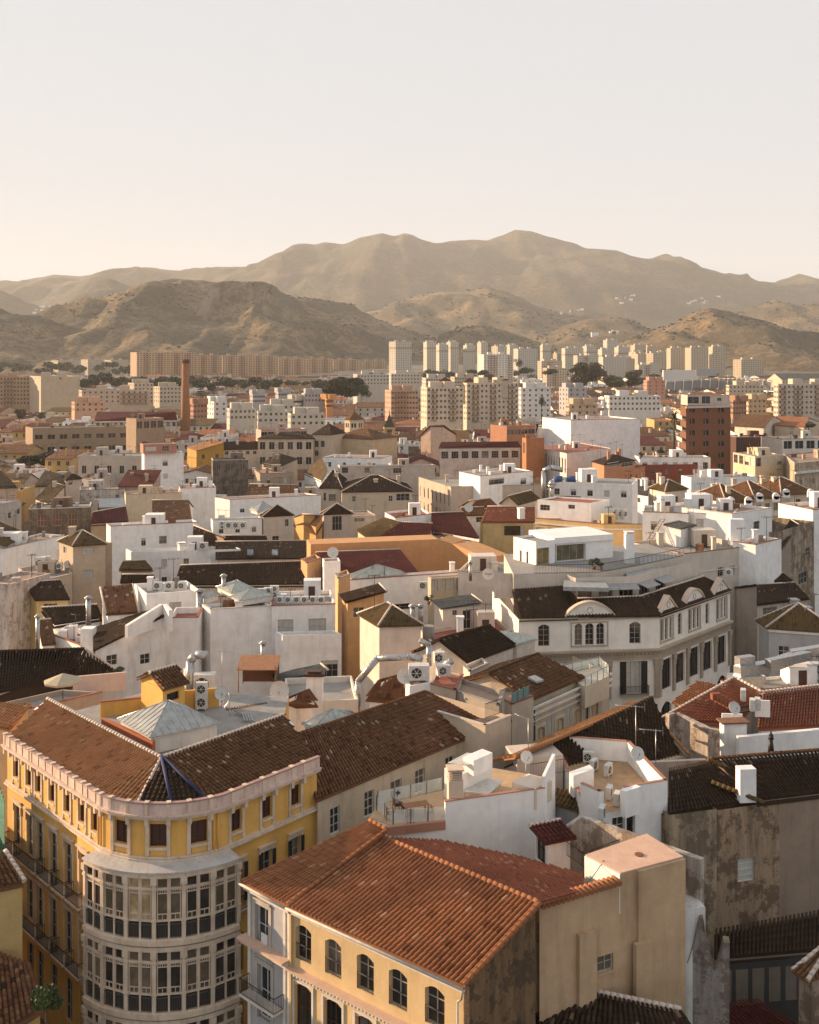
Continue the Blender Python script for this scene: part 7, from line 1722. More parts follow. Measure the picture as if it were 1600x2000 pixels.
def pastel():
    root = thing('pastel_house', 'cream and grey facade with pale shutters left of the mansion', 'house', (14, 108, 0)); Z = 15.0
    A, B = P(1040, 1370, 15.6), P(1190, 1304, 15.6); f = Fac((A.x, A.y), (B.x, B.y), 0, Z)
    hs_ = [f.hole_px(*q) for q in ((1048, 1420, 1064, 1470), (1085, 1400, 1101, 1450), (1120, 1385, 1136, 1432), (1153, 1370, 1168, 1418))]; hs_ = [(a, b, 9.6, 12.6) for a, b, c, d in hs_]
    m = MB(); f.wall(m, hs_, 0.2, arches=[(h, 0.3) for h in hs_]); Fac(B, (B.x-3, B.y+7), 0, Z).wall(m); m.build('wall', plaster((0.54, 0.44, 0.32), 0.25), root)
    for h in hs_:
        win(root, f, h, 0.18, 2, 5, near=True, pane=plaster((0.55, 0.42, 0.28), 0.2), frame=plaster((0.5, 0.38, 0.25), 0.2)); a, b, c, d = h
        m = MB(); f.strip(m, a-0.2, a-0.02, c-0.2, d+0.3, 0.004, 0.06); f.strip(m, b+0.02, b+0.2, c-0.2, d+0.3, 0.004, 0.06); f.strip(m, a-0.02, b+0.02, d+0.05, d+0.3, 0.004, 0.06); m.build('architrave', plaster((0.62, 0.54, 0.42), 0.2), root)
        m = MB(); f.strip(m, a-0.75, a-0.25, 8.8, 13.2, 0.004, 0.04); f.strip(m, b+0.25, b+0.75, 8.8, 13.2, 0.004, 0.04); m.build('grey_panel', plaster((0.40, 0.40, 0.37), 0.2), root)
    for z0, z1, o in ((14.2, 14.4, 0.35), (13.5, 13.7, 0.18), (14.8, 15.0, 0.25)): m = MB(); f.strip(m, -0.2, f.L+0.3, z0, z1, 0.004, o); m.build('cornice', M('trim'), root)
    for u in (0.15, f.L*0.68): m = MB(); m.tube(f.pt(u, 0, 0.15), f.pt(u, 15, 0.15), 0.08, 6); m.build('drainpipe', M('iron'), root)
    m = MB(); r = [P(1143, 1325, 16.2), P(1190, 1304, 16.2), P(1170, 1286, 16.2), P(1100, 1302, 16.2)]; m.prism([(p.x, p.y) for p in r], 13, 15.3); m.build('terrace', plaster((0.6, 0.5, 0.38), 0.2), root)
    for a, b in zip(r, r[1:]):
        mm = MB(); pm = MB(); n = 4
        for i in range(n+1): p = a+(b-a)*i/n; mm.box((p.x, p.y, 15.3), 0.07, 0.07, 1.1)
        mm.tube((a.x, a.y, 16.4), (b.x, b.y, 16.4), 0.04, 5); pm.slab([(a.x, a.y, 16.3), (b.x, b.y, 16.3), (b.x+0.02, b.y+0.02, 16.3), (a.x+0.02, a.y+0.02, 16.3)], 0.9); o = mm.build('balustrade', M('metal'), root); pm.build('pane', M('clear'), o)
pastel()
H('terrace_block', 'cream terrace block with turquoise glass rail left of pastel facade', [(958, 1352), (1000, 1376), (1042, 1360)], 16.4, ('flat', 0.3), (0.56, 0.46, 0.36), near=True)
m = MB(); a, b = P(1000, 1376, 16.4), P(1034, 1360, 16.4); m.slab([(a.x, a.y, 17.5), (b.x, b.y, 17.5), (b.x+0.03, b.y+0.03, 17.5), (a.x+0.03, a.y+0.03, 17.5)], 1.0); m.cur = 1
for i in range(4): p = a+(b-a)*i/3; m.box((p.x, p.y-0.05, 16.4), 0.08, 0.08, 1.15)
single(m, 'glass_rail', [plain('turquoise_glass', (0.16, 0.30, 0.30), 0.2), M('metal')], 'turquoise glass rail left of the pastel facade', 'glass rail')
H('white_wall_house', 'white house with open loggia under the brown roof right of white hut', [(905, 1300), (918, 1312), (955, 1296)], 16.6, ('flat', 0.3), (0.66, 0.56, 0.47), near=True, win_=[(1, [(922, 1318, 944, 1334)])], shut=0)
# ------------------------------------------------------------------ old town between the near roofs and the flats
MO = plaster
Q = lambda label, px, z, roof, wall, **k: H(k.pop('name', 'house'), label, px, z, roof, wall, **k)
R('pinkish house with dark roof at the left edge by the dark trees', [(-40, 952, 15), (34, 950, 15), (2, 918, 18), (-40, 916, 18)], 'dark', wall=PINK)
Q('pale house with four windows at the left edge', [(-20, 990), (42, 977)], 15, ('flat', 0.3, 'gdeck'), (0.5, 0.45, 0.4), win_=[(0, [(5, 1003, 12, 1016), (16, 999, 22, 1012), (24, 995, 30, 1008), (33, 992, 39, 1004)])], dm=14)
R('dark roof with sunlit ridge below the dark trees', [(68, 948, 14), (126, 946, 14), (120, 926, 16), (88, 918, 16.5)], 'dark', wall=(0.62, 0.52, 0.42), back=6)
Q('cream gabled house with small window right of the sunlit ridge', [(118, 931), (128, 938), (160, 934)], 15, ('hip', 1.6, 'dark'), (0.62, 0.5, 0.4), win_=[(1, [(134, 940, 142, 947)])])
Q('small dark-roofed barn beside the cream gabled house', [(70, 974), (95, 983), (126, 960)], 13.5, ('shed', 1.5, 'moss'), (0.6, 0.48, 0.38))
Q('brown ruin with three bricked-up windows', [(56, 995), (176, 991)], 15.5, ('flat', 0.3, 'gdeck'), peeling((0.28, 0.20, 0.13), (0.18, 0.12, 0.08), 0.4, 0.4), win_=[(0, [(73, 1005, 92, 1028), (103, 1004, 121, 1027), (134, 1003, 151, 1027)])], pane='rust', frame='mortar', shut=0, dm=9)
R('grey corrugated metal roof right of the brown ruin', [(193, 991, 14.5), (246, 989, 14.5), (243, 972, 16), (193, 974, 16)], M('zinc'), wall=TAN, lod=2)
R('maroon tile roof behind the small roof terrace at left', [(176, 1022, 13.2), (252, 1018, 13.2), (246, 989, 15), (182, 1000, 15)], 'maroon', wall=TAN)
R('broad plain brown tile roof behind the white chimney house', [(298, 1020, 13.6), (376, 1020, 13.6), (369, 977, 16), (297, 977, 16)], 'brown', wall=W_, back=6)
Q('white house with two windows and a curved black duct on top', [(208, 1022), (216, 1028), (388, 1020)], 15, ('flat', 0.5, 'gdeck'), W_, win_=[(1, [(276, 1051, 285, 1066), (311, 1047, 326, 1062)])])
Q('olive-roofed white wall house at the left edge', [(8, 1066), (56, 1045)], 14.4, ('shed', 3.0, 'moss'), (0.6, 0.52, 0.45), dm=7)
Q('blank white wall house between left edge and tan tower', [(10, 1072), (126, 1045)], 14, ('flat', 0.3), (0.84, 0.81, 0.78), dm=6)
Q('tan tower house with two-tone pyramid roof and white shutters', [(116, 1057), (143, 1066), (206, 1062)], 17.4, ('pyr', 2.2, 'moss'), (0.52, 0.40, 0.29), win_=[(1, [(161, 1069, 184, 1083), (162, 1113, 182, 1129)]), (0, [(124, 1068, 130, 1080)])], pane='shutter', shut=0)
Q('tan lower wing right of the two-tone pyramid roof', [(204, 1062), (219, 1060)], 16.8, ('none',), (0.42, 0.31, 0.22), dm=5)
Q('beige courtyard house with machines left of the tan tower', [(36, 1110), (60, 1140), (142, 1120)], 13, ('flat', 0.5, 'gdeck'), (0.5, 0.4, 0.3))
for i, (x, y) in enumerate([(80, 1112), (90, 1110), (117, 1112), (127, 1104)]): ac(x, y, 13.2, ('large white cabinet', 'second cabinet', 'small fan unit', 'farthest fan unit')[i]+' on the courtyard house left of the tan tower', 1.6 if i < 2 else 1.0, 0.8, 2.0 if i < 2 else 1.1, 0.1)
dish(116, 1090, 14, 0.7, 'dish beside the machines left of the tan tower', 0.3); dish(133, 1112, 13, 0.7, 'lower dish below the first beside the tan tower', 0.3)
Q('long low white house with chimney cap and one fan unit', [(246, 1072), (256, 1078), (470, 1072)], 14.4, ('flat', 0.6, 'gdeck'), (0.84, 0.81, 0.78), dm=9, chim=[(355, 1078, 1.2, 1.4)])
ac(398, 1074, 14.5, 'fan unit on the long low white house', 1.6, 0.6, 1.3); dish(404, 1106, 14, 0.8, 'grey dish on the long low white house front', 0.1)
R('very long dark brown roof behind the glass lanterns', [(340, 1142, 13.8), (600, 1140, 13.8), (590, 1096, 16.2), (352, 1104, 16.2)], 'dark', wall=(0.5, 0.42, 0.34), back=6)
R('olive-brown roof wedge between tan wing and long low white house', [(232, 1112, 13.4), (300, 1112, 13.4), (284, 1094, 14.6), (240, 1096, 14.6)], 'moss', wall=TAN)
R('low dark roof strip above the fan unit terrace', [(234, 1138, 13.6), (306, 1136, 13.6), (300, 1121, 14.8), (238, 1122, 14.8)], 'dark', wall=TAN)
R('dark roof wedge with tan gable right of the two-window white house', [(375, 1064, 14), (450, 1064, 14), (440, 1050, 15.6), (378, 1026, 17)], 'dark', wall=TAN)
Q('tall white block with red rooftop terrace and small windows', [(277, 884), (282, 886), (359, 883)], 20, ('flat', 0.4, 'reddeck'), W_, win_=[(1, [(318, 899, 328, 910), (319, 925, 328, 935)])], dm=14)
Q('red rooftop pavilion with pergola on the tall white block', [(280, 868), (345, 866)], 23, ('flat', 0.2), (0.42, 0.20, 0.15), dm=6, zb=20, win_=[(0, [(317, 871, 330, 881), (284, 872, 306, 881)])], cat='roof pavilion')
Q('long beige house with mossy parapet left of the tall white block', [(152, 890), (275, 890)], 17, ('flat', 0.5, 'gdeck'), (0.50, 0.43, 0.36), win_=[(0, (5, 1, 1.5, 2.6, 3, 3.4))], dm=12)
Q('dark maroon sloping roof in front of the tall white block', [(232, 950), (296, 950)], 14, ('shed', 3.5, 'maroon'), (0.4, 0.3, 0.25), dm=11)
Q('peeling white house with dish under the maroon slope', [(156, 958), (244, 955)], 13.6, ('flat', 0.4, 'gdeck'), peeling((0.6, 0.55, 0.5), (0.35, 0.28, 0.22), 0.3, 0.5), dm=9)
Q('long pale yellow parapet house left of the blank white wall', [(246, 966), (355, 962)], 13.8, ('flat', 0.4), (0.62, 0.50, 0.36), dm=8)
Q('blank white house below the tall white block', [(352, 954), (422, 952)], 14.4, ('flat', 0.3), (0.84, 0.81, 0.78), dm=10)
Q('long blank white wall house in the middle', [(420, 971), (449, 976), (627, 967)], 15.4, ('flat', 0.3, 'deck'), (0.84, 0.81, 0.78), win_=[(1, [(469, 993, 478, 1001)])], dm=9)
lantern([(490, 996), (503, 1000), (536, 995)], 15.2, 2.0, 'octagonal grey skylight in front of the long blank white wall', bh=0.6)
Q('small tan house with barrel-tile gable beside the octagonal skylight', [(511, 1006), (515, 1009), (572, 1006)], 15, ('pyr', 2.4, 'dark'), (0.58, 0.5, 0.42), win_=[(1, [(557, 1014, 564, 1028), (532, 1047, 545, 1057)])])
Q('white machine terrace with three fan units left of the small tan house', [(412, 1012), (416, 1016), (512, 1012)], 14.6, ('flat', 1.8, 'gdeck'), W_, dm=8)
for i in range(4): ac(434+14*i, 1034, 13, ('leftmost', 'second', 'third', 'rightmost')[i]+' fan unit on the white machine terrace', 1.3, 0.6, 1.6, 0, 2 if i == 0 else 1)
R('dark tile strip under the white machine terrace', [(428, 1058, 13), (524, 1058, 13), (520, 1046, 14), (430, 1046, 14)], 'dark', wall=W_)
R('dark barrel-tile roof with two square skylights', [(421, 1092, 13.2), (604, 1090, 13.2), (598, 1056, 15), (421, 1058, 15)], 'dark', wall=(0.5, 0.42, 0.36))
for x, l in ((489, 'left square skylight in the dark barrel-tile roof'), (537, 'right square skylight in the dark barrel-tile roof')): m = MB(); m.slab([P(x-6, 1083, 14.0), P(x+6, 1083, 14.0), P(x+6, 1073, 14.6), P(x-6, 1073, 14.6)], 0.2); single(m, 'skylight', glass((0.10, 0.11, 0.12), 0.2), l, 'skylight')
R('ochre-walled barn with brown roof left of the balcony house', [(572, 1010, 15), (618, 1028, 15), (632, 1006, 17), (590, 1004, 17)], 'brown', wall=(0.52, 0.30, 0.10))
Q('grey stone balcony house with small dark pyramid roof', [(629, 1003), (633, 1005), (687, 1003)], 17, ('pyr', 2.2, 'dark'), (0.42, 0.36, 0.31), win_=[(1, [(649, 1008, 668, 1036)])], pane=M('iron'), shut=0, ledge=[(1, 10.4, 0.3, 0.8)])
Q('low loggia right of the grey stone balcony house', [(686, 1008), (735, 1006)], 15.6, ('flat', 0.3), (0.44, 0.38, 0.32), dm=8, win_=[(0, [(692, 1012, 712, 1019), (717, 1010, 727, 1020)])])
R('sunlit olive roof of the L-shaped house left of the orange wall', [(697, 1034, 15), (728, 1056, 15), (785, 1020, 17.5), (752, 1010, 17.5)], 'moss', wall=(0.6, 0.5, 0.38))
R('dark red roof joined to the sunlit olive roof', [(728, 1057, 15), (838, 1056, 15), (845, 1022, 17.4), (785, 1020, 17.5)], 'maroon', wall=TAN)
Q('white house with red roof line behind the dark red roof', [(752, 1000), (772, 1012), (845, 1004)], 17.2, ('flat', 0.4, 'reddeck'), W_)
Q('big L-shaped beige house with dark hipped roofs, left wing', [(624, 953), (668, 953)], 17, ('hip', 3.6, 'dark'), (0.55, 0.46, 0.37), win_=[(0, [(632, 962, 637, 978), (642, 965, 656, 979)])], dm=20)
Q('big beige house with dark hipped roof, middle and right wing', [(668, 961), (806, 959)], 16.5, ('hip', 3.2, 'dark'), (0.52, 0.42, 0.32), win_=[(0, [(688, 969, 695, 980), (759, 968, 767, 979), (774, 964, 800, 978)])], frame='wframe', dm=16, shut=0)
Q('long white-edged terrace building behind the big dark hipped roofs', [(660, 908), (664, 910), (850, 908)], 18, ('flat', 0.4, 'gdeck'), (0.5, 0.42, 0.35), win_=[(1, [(668, 913, 680, 924), (712, 913, 722, 924), (732, 913, 750, 924), (768, 912, 784, 924), (801, 912, 818, 924)])], trim='wframe')
Q('plain white house behind the long white-edged terrace', [(630, 893), (745, 896)], 18.2, ('flat', 0.4), W_, dm=12)
R('sunlit white-edged roof left of the plain white house', [(594, 922, 15), (628, 938, 15), (640, 915, 18), (628, 893, 19)], 'moss', wall=W_)
Q('beige rendered house under rusty roofs left of the sunlit roof', [(508, 925), (574, 923)], 16, ('flat', 0.2), (0.36, 0.29, 0.22), dm=12)
Q('dark mossy wall house with white parapet at centre left', [(413, 895), (416, 899), (485, 898)], 16.6, ('flat', 0.5, 'reddeck'), peeling((0.22, 0.18, 0.15), (0.12, 0.10, 0.08), 0.4, 0.5), trim='wframe')
Q('dark-roofed house with white windowed veranda', [(512, 905), (545, 912), (581, 896)], 17, ('hip', 2.4, 'dark'), (0.42, 0.32, 0.24), win_=[(0, [(515, 906, 530, 914)])])
Q('long narrow house with scaffold-like roof rails right of ochre hall', [(408, 879), (532, 877)], 16.4, ('hip', 2.6, 'dark'), (0.6, 0.52, 0.42), win_=[(0, (9, 1, 1.2, 1.2, 3, 0.6))], dm=10)
Q('ochre rooftop hall right of the brick chimney foot', [(366, 874), (384, 880), (437, 878)], 16.8, ('shed', 2.6, 'rust'), (0.42, 0.24, 0.05), dm=14)
Q('long beige house with dark roof and two rows of shuttered windows', [(504, 857), (612, 857)], 21, ('hip', 2.0, 'dark'), (0.56, 0.44, 0.32), win_=[(0, (6, 3, 1.9, 2.6, 5.4, 1.2))], dm=14, shut=1)
Q('corner house with steep little dark pyramid roof and balconies', [(611, 848), (647, 849)], 22.4, ('pyr', 3.8, 'dark'), (0.54, 0.42, 0.32), win_=[(0, [(615, 861, 622, 873), (627, 861, 634, 873), (615, 880, 622, 890)])], dm=12)
Q('cream church nave with brown hip roofs', [(648, 854), (728, 858)], 20.6, ('hip', 3.2, 'brown'), (0.55, 0.40, 0.25), dm=16, cat='church')
Q('white and blue glazed rooftop rooms behind the long beige house', [(510, 840), (600, 838)], 23, ('flat', 0.3, 'reddeck'), (0.5, 0.36, 0.3), dm=10, win_=[(0, (7, 1, 2.2, 2.0, 3, 0.8))])
def octa():
    c = PD(692, 834, 500); root = thing('church_cupola', 'eight-sided cream cupola with brown tile cap above the church', 'cupola', (c.x, c.y, 14)); n = 8; r = 4.7
    ring = [(c.x+r*math.cos(2*math.pi*(i+0.5)/n), c.y+r*math.sin(2*math.pi*(i+0.5)/n)) for i in range(n)]; zt = EYE-(819-HY)*500/F; m = MB(); wm_ = MB()
    for i in range(n):
        f = Fac(ring[i], ring[(i+1) % n], 14, zt); hs_ = [(f.L/2-1.1, f.L/2-0.2, zt-3.6, zt-1.6), (f.L/2+0.2, f.L/2+1.1, zt-3.6, zt-1.6)]; f.wall(m, hs_, 0.4)
        for h in hs_: wm_.poly([f.pt(h[0], h[2], -0.3), f.pt(h[1], h[2], -0.3), f.pt(h[1], h[3], -0.3), f.pt(h[0], h[3], -0.3)])
    m.build('wall', plaster((0.64, 0.52, 0.37), 0.2), root); wm_.build('window', M('glass'), root, 'stuff'); m = MB(); r2 = [(c.x+(x-c.x)*1.13, c.y+(y-c.y)*1.13, zt) for x, y in ring]
    for i in range(n): m.poly([r2[i], r2[(i+1) % n], (c.x, c.y, zt+3.6)])
    m.poly([r2[i] for i in reversed(range(n))]); m.tube((c.x, c.y, zt+3.5), (c.x, c.y, zt+5.6), 0.25, 6, 0.1); m.build('roof', tilemat('brown', 0.5, 0.45, True), root)
octa()
def belfry():
    Y = 420; k = Y/F; c = PD(761, 880, Y); root = thing('bell_tower', 'old brick bell tower with open yellow belfry and pointed dark spire', 'bell tower', (c.x, c.y, 0)); Z = lambda y: EYE-(y-HY)*k
    m = MB(); m.box((c.x, c.y, 0), 30*k, 30*k, Z(873), 0.1); m.build('brick_shaft', peeling((0.30, 0.22, 0.15), (0.18, 0.13, 0.09), 0.4, 1.0), root)
    m = MB(); m.box((c.x, c.y, Z(873)), 33*k, 33*k, 0.5, 0.1); m.box((c.x, c.y, Z(869)), 24*k, 24*k, 0.6, 0.1)
    for sx in (-1, 1):
        for sy in (-1, 1): m.box((c.x+sx*8*k, c.y+sy*8*k, Z(869)), 5*k, 5*k, Z(834)-Z(869), 0.1); m.tube((c.x+sx*14*k, c.y+sy*14*k, Z(873)), (c.x+sx*14*k, c.y+sy*14*k, Z(866)), 0.35, 6, 0.1)
    m.box((c.x, c.y, Z(838)), 22*k, 22*k, 0.8, 0.1); m.build('belfry', plaster((0.55, 0.38, 0.18), 0.4, 1.5), root)
    m = MB(); m.tube((c.x, c.y, Z(860)), (c.x, c.y, Z(853)), 1.0, 10, 0.5); m.build('bell', plain('bronze', (0.12, 0.08, 0.04), 0.5, 0.6), root)
    m = MB(); z0 = Z(834)+0.01; b = [(c.x+sx*10*k, c.y+sy*10*k, z0) for sx, sy in ((-1, -1), (1, -1), (1, 1), (-1, 1))]
    for i in range(4): m.poly([b[i], b[(i+1) % 4], (c.x, c.y, Z(807))])
    m.poly(b[::-1]); m.tube((c.x, c.y, Z(808)), (c.x, c.y, Z(800)), 0.12, 5); m.build('spire', plain('dark_slate', (0.07, 0.045, 0.035), 0.7), root)
belfry()
Q('long institute building of brown render with window bands', [(50, 833), (64, 836), (322, 831)], 20, ('flat', 0.5, 'gdeck'), (0.34, 0.245, 0.16), win_=[(1, (11, 3, 3.0, 1.9, 5.4, 3.0))], dm=16)
Q('institute upper storey with dark windows and solar panels', [(266, 818), (320, 816)], 25, ('flat', 0.3), (0.34, 0.24, 0.16), dm=10, win_=[(0, (4, 1, 2.2, 2.8, 3, 1.2))])
Q('modern beige L-shaped block with slit windows', [(818, 932), (881, 951), (1058, 947)], 17.5, ('flat', 0.6, 'gdeck'), (0.50, 0.40, 0.32), win_=[(0, (8, 2, 0.9, 2.8, 4.2, 2.2))])
Q('white rooftop rooms standing on the modern beige block', [(897, 921), (938, 930), (1041, 920)], 20.5, ('flat', 0.3, 'gdeck'), W_, win_=[(1, [(955, 934, 985, 946), (1017, 934, 1028, 946)])], dm=9)
Q('white hall with flat terracotta roof and tall slit windows', [(1044, 873), (1107, 886), (1197, 876)], 20, ('flat', 0.15, 'reddeck'), (0.68, 0.63, 0.57), win_=[(0, (12, 1, 1.1, 4.6, 3, 1.6))], name='hall')
Q('narrow orange brick tower left of the white slit-window hall', [(1020, 855), (1028, 857), (1063, 855)], 24, ('flat', 0.2), (0.42, 0.17, 0.07), win_=[(0, [(1022, 864, 1026, 886)])])
R('long maroon roof with orange sign left of the orange brick tower', [(857, 874, 20), (1018, 872, 20), (1012, 862, 21.6), (862, 863, 21.6)], 'maroon', wall=(0.6, 0.52, 0.44), win_=[(0, (8, 1, 2.4, 2.4, 3, 1.2))])
Q('broad blank white block behind the white hall', [(1115, 821), (1250, 818)], 26, ('flat', 0.5), (0.84, 0.81, 0.78), dm=24)
Q('brick-red house with paired windows left of the broad blank block', [(990, 832), (1045, 830)], 23, ('flat', 0.2), (0.36, 0.17, 0.10), win_=[(0, (4, 1, 3, 1.8, 3, 1.6))], dm=12)
R('maroon-roofed white villa left of the broad blank block', [(1046, 842, 20), (1112, 841, 20), (1110, 828, 23), (1050, 828, 23)], 'maroon', wall=W_)
R('brown hipped roof of the pink house right of the bell tower', [(820, 850, 20), (892, 848, 20), (868, 830, 24), (840, 831, 24)], 'brown', wall=PINK, win_=[(0, (5, 1, 1.4, 2, 3, 1))])
Q('dark pavilion roof over orange-walled rooftop restaurant', [(1157, 901), (1180, 908), (1240, 899)], 19, ('hip', 2.0, 'dark'), (0.5, 0.22, 0.12), win_=[(1, [(1187, 903, 1210, 912), (1214, 902, 1236, 911)])], frame='wframe')
Q('orange base of the rooftop restaurant', [(1150, 912), (1192, 922), (1260, 912)], 16.6, ('flat', 0.6, 'reddeck'), (0.50, 0.21, 0.10))
Q('long low white house with clothes lines before the brick tower', [(1240, 889), (1250, 893), (1388, 893)], 18.4, ('flat', 0.5), W_, win_=[(1, (7, 1, 1.6, 2.2, 3, 1.6))], dm=12)
Q('long dark red base wall below the low white house', [(1235, 908), (1396, 906)], 16.2, ('flat', 0.3, 'deck'), (0.26, 0.07, 0.04), dm=8)
def brick():
    root, fs = H('brick_tower', 'eight-storey red-brown brick apartment tower at the right', [(1329, 791), (1340, 794), (1427, 792)], 34.0, ('flat', 0.4, 'deck'), plain('brown_brick', (0.19, 0.078, 0.038), 0.85, 0, 0.3, 4, 0.03), cat='apartment tower', win_=[(1, [(x, y, x+w, y+9.5) for y in (796, 818, 840.5, 862, 884, 906) for x, w in ((1347, 10), (1374, 10), (1403, 11))])], zb=0, shut=0.6, dm=14)
    m = MB(); fs[1].strip(m, -0.2, fs[1].L+0.2, 33.4, 34.05, 0.01, 0.5); m.build('roof_slab', M('mortar'), root)
    for k in range(6):
        z = 29.6-3.75*k; f = fs[0]; m = MB(); f.strip(m, 0.1, f.L-0.1, z, z+0.25, 0.0, 1.3); b = m.build('balcony', M('mortar'), root); m = MB(); f.strip(m, 0.1, f.L-0.1, z+0.25, z+1.35, 1.25, 1.3); m.build('balcony_panel', M('unit'), b)
brick()
Q('white glazed penthouse on the red-brown brick tower', [(1343, 771.6), (1425, 771.6)], 37.55, ('flat', 0.3, 'reddeck'), (0.55, 0.45, 0.38), dm=9, zb=34.0, cat='penthouse', trim='red', win_=[(0, [(1343, 775, 1365, 788), (1371, 774, 1387, 788), (1401, 777, 1409, 783)])])
Q('cream block with glazed top storey at the right', [(1432, 884), (1475, 892), (1530, 888)], 21, ('flat', 0.3, 'gdeck'), (0.60, 0.48, 0.33), win_=[(0, (4, 1, 2.6, 2.6, 3, 0.4)), (1, (4, 1, 2.2, 2.6, 3, 0.4))], shut=1)
Q('peeling beige corner block at the right edge', [(1530, 887), (1552, 905), (1650, 896)], 20.5, ('flat', 0.3), peeling((0.56, 0.44, 0.32), (0.4, 0.3, 0.2), 0.4, 0.4), ledge=[(1, 17.5, 0.6, 0.5)])
Q('dark-walled roof block with white tanks above the cream block', [(1438, 854), (1526, 853)], 22.4, ('flat', 0.3), (0.10, 0.05, 0.04), dm=10)
Q('white balcony building with glass railings at the right edge', [(1528, 858), (1660, 856)], 23, ('flat', 0.3), (0.66, 0.6, 0.53), dm=14, win_=[(0, (6, 1, 3.0, 2.6, 3, 0.6))])
R('tan-roofed white villa right of the brick tower', [(1434, 832, 20), (1492, 836, 20), (1512, 812, 24), (1448, 808, 24)], 'brown', wall=(0.66, 0.55, 0.44), back=10)
R('orange-roofed pale villa near the right edge', [(1512, 830, 20), (1570, 834, 20), (1580, 815, 23), (1516, 812, 23)], 'terra', wall=(0.66, 0.52, 0.38), back=10)
Q('long blank white wall house left of the dormered roofs', [(1350, 933), (1479, 930)], 18, ('flat', 0.3), (0.84, 0.81, 0.78), dm=6)
Q('white cottage with dark slate shed roof below the restaurant', [(1231, 962), (1266, 968), (1268, 952)], 17, ('shed', 1.6, 'slate'), W_, win_=[(0, [(1242, 972, 1251, 981)])])
Q('white corner house with grey-brown pyramid roof and dark opening', [(1269, 953), (1299, 960), (1342, 955)], 18.6, ('pyr', 2.2, 'moss'), (0.6, 0.54, 0.46), win_=[(1, [(1311, 970, 1325, 981)]), (0, [(1279, 968, 1287, 978)])])
Q('white house with cluttered flat roof left of the dormered roofs', [(1343, 958), (1350, 960), (1405, 958)], 19, ('flat', 0.3), W_, win_=[(1, [(1398, 963, 1404, 969)])])
m = MB(); c = P(1408, 976, 17.4); m.tube((c.x, c.y, 17.2), (c.x+0.3, c.y, 20.2), 1.1, 8, 0.15); single(m, 'covered_parasol', plain('turquoise_cover', (0.03, 0.28, 0.36), 0.7), 'folded turquoise parasol beside the dormered roofs', 'parasol')
R('dark red flat-pitched roof with white borders in front of turquoise parasol', [(1392, 996, 16.8), (1450, 994, 16.8), (1432, 980, 18.2), (1376, 982, 18.2)], 'maroon', wall=W_)
for i, (x0, x1, y) in enumerate([(1418, 1470, 982), (1474, 1524, 974), (1526, 1592, 966)]):
    l = ('left', 'middle', 'right')[i]
    Q(l+' of three cream houses with brown hipped roofs at right', [(x0, y), (x1, y-3)], 18.4, ('hip', 3.2, 'brown'), (0.58, 0.48, 0.38), dm=13, win_=[(0, (3, 2, 1.3, 1.8, 3.4, 1.2))], ledge=[(0, 14.4, 0.25, 0.7)])
    for j, x in enumerate((x0+8, x1-10)): m = MB(); c = P(x, y+3, 18.2); m.box((c.x, c.y-0.6, 18), 1.5, 0.8, 1.2); m.tube((c.x, c.y-1.0, 19.2), (c.x, c.y-0.2, 19.2), 0.75, 12); single(m, 'round_dormer', WH(0.2), ('left', 'right')[j]+' round white dormer on the '+l+' of the three hipped roofs', 'dormer')
def stack():
    Y = 560; k = Y/F; c = PD(362.5, 830, Y); root = thing('factory_chimney', 'tall round brick factory chimney', 'chimney', (c.x, c.y, 0)); zt = EYE-(702-HY)*k
    m = MB(); m.tube((c.x, c.y, 0), (c.x, c.y, zt-1.6), 10.0*k, 20, 6.8*k); m.build('shaft', plain('chimney_brick', (0.30, 0.135, 0.065), 0.9, 0, 0.3, 1.5), root)
    m = MB(); m.tube((c.x, c.y, zt-1.9), (c.x, c.y, zt-0.5), 7.4*k, 20, 8.0*k); m.tube((c.x, c.y, zt-0.5), (c.x, c.y, zt), 7.6*k, 20, 7.2*k); m.build('crown', plain('sooty_brick', (0.14, 0.07, 0.04), 0.9), root)
stack()
# ------------------------------------------------------------------ blocks of flats in the distance
def T(label, x0, xm, x1, yt, Y, wall, cols, rows, cat='apartment block', band=None, st=3.0, ww=1.15, hh=1.25, dy=(12, 12), top=None, cols0=3, group=None, balc=(), roofk=None):
    "block with two visible faces; xm = photo x of the near corner"
    A, N, B = PD(x0, yt, Y+dy[0]), PD(xm, yt, Y), PD(x1, yt, Y+dy[1]); z = N.z; zb = land_z(N.x, Y)-2
    ring = [(A.x, A.y), (N.x, N.y), (B.x, B.y), (A.x+B.x-N.x, A.y+B.y-N.y)]
    r0 = max(1, min(rows, int((z-zb)/st)))
    root, fs = H('apartment_block', label, None, z, ('flat', 0.8, 'gdeck'), wall, ringw=ring, zb=zb, cat=cat, win_=[(0, (cols0, r0, ww, hh, st, 1.0)), (1, (cols, r0, ww, hh, st, 1.0))], group=group)
    for c in range(1, 3): m = MB(); p = Vector(ring[0]).lerp(Vector(ring[2]), 0.33*c); m.box((p.x, p.y, z-0.5), 6, 6, 3.4, fs[1].ang); m.build('lift_house', plaster(wall), root)
    if band:
        for zz in band:
            m = MB()
            for f in fs[:2]: f.strip(m, -0.1, f.L+0.1, z-zz-2.6, z-zz, 0.02, 0.3)
            m.build('storey_band', plaster((0.35, 0.25, 0.17), 0.2), root)
    for u0, u1 in balc:
        f = fs[1]; m = MB()
        for r in range(r0): zz = z-1.0-r*st-hh-0.9; f.strip(m, f.L*u0, f.L*u1, zz, zz+1.0, 0.02, 1.2)
        m.build('balcony', plaster((0.34, 0.22, 0.15), 0.3), root, 'stuff')
    return root
far_w = (0.52, 0.48, 0.41); far_o = (0.50, 0.34, 0.22); far_c = (0.50, 0.42, 0.32)
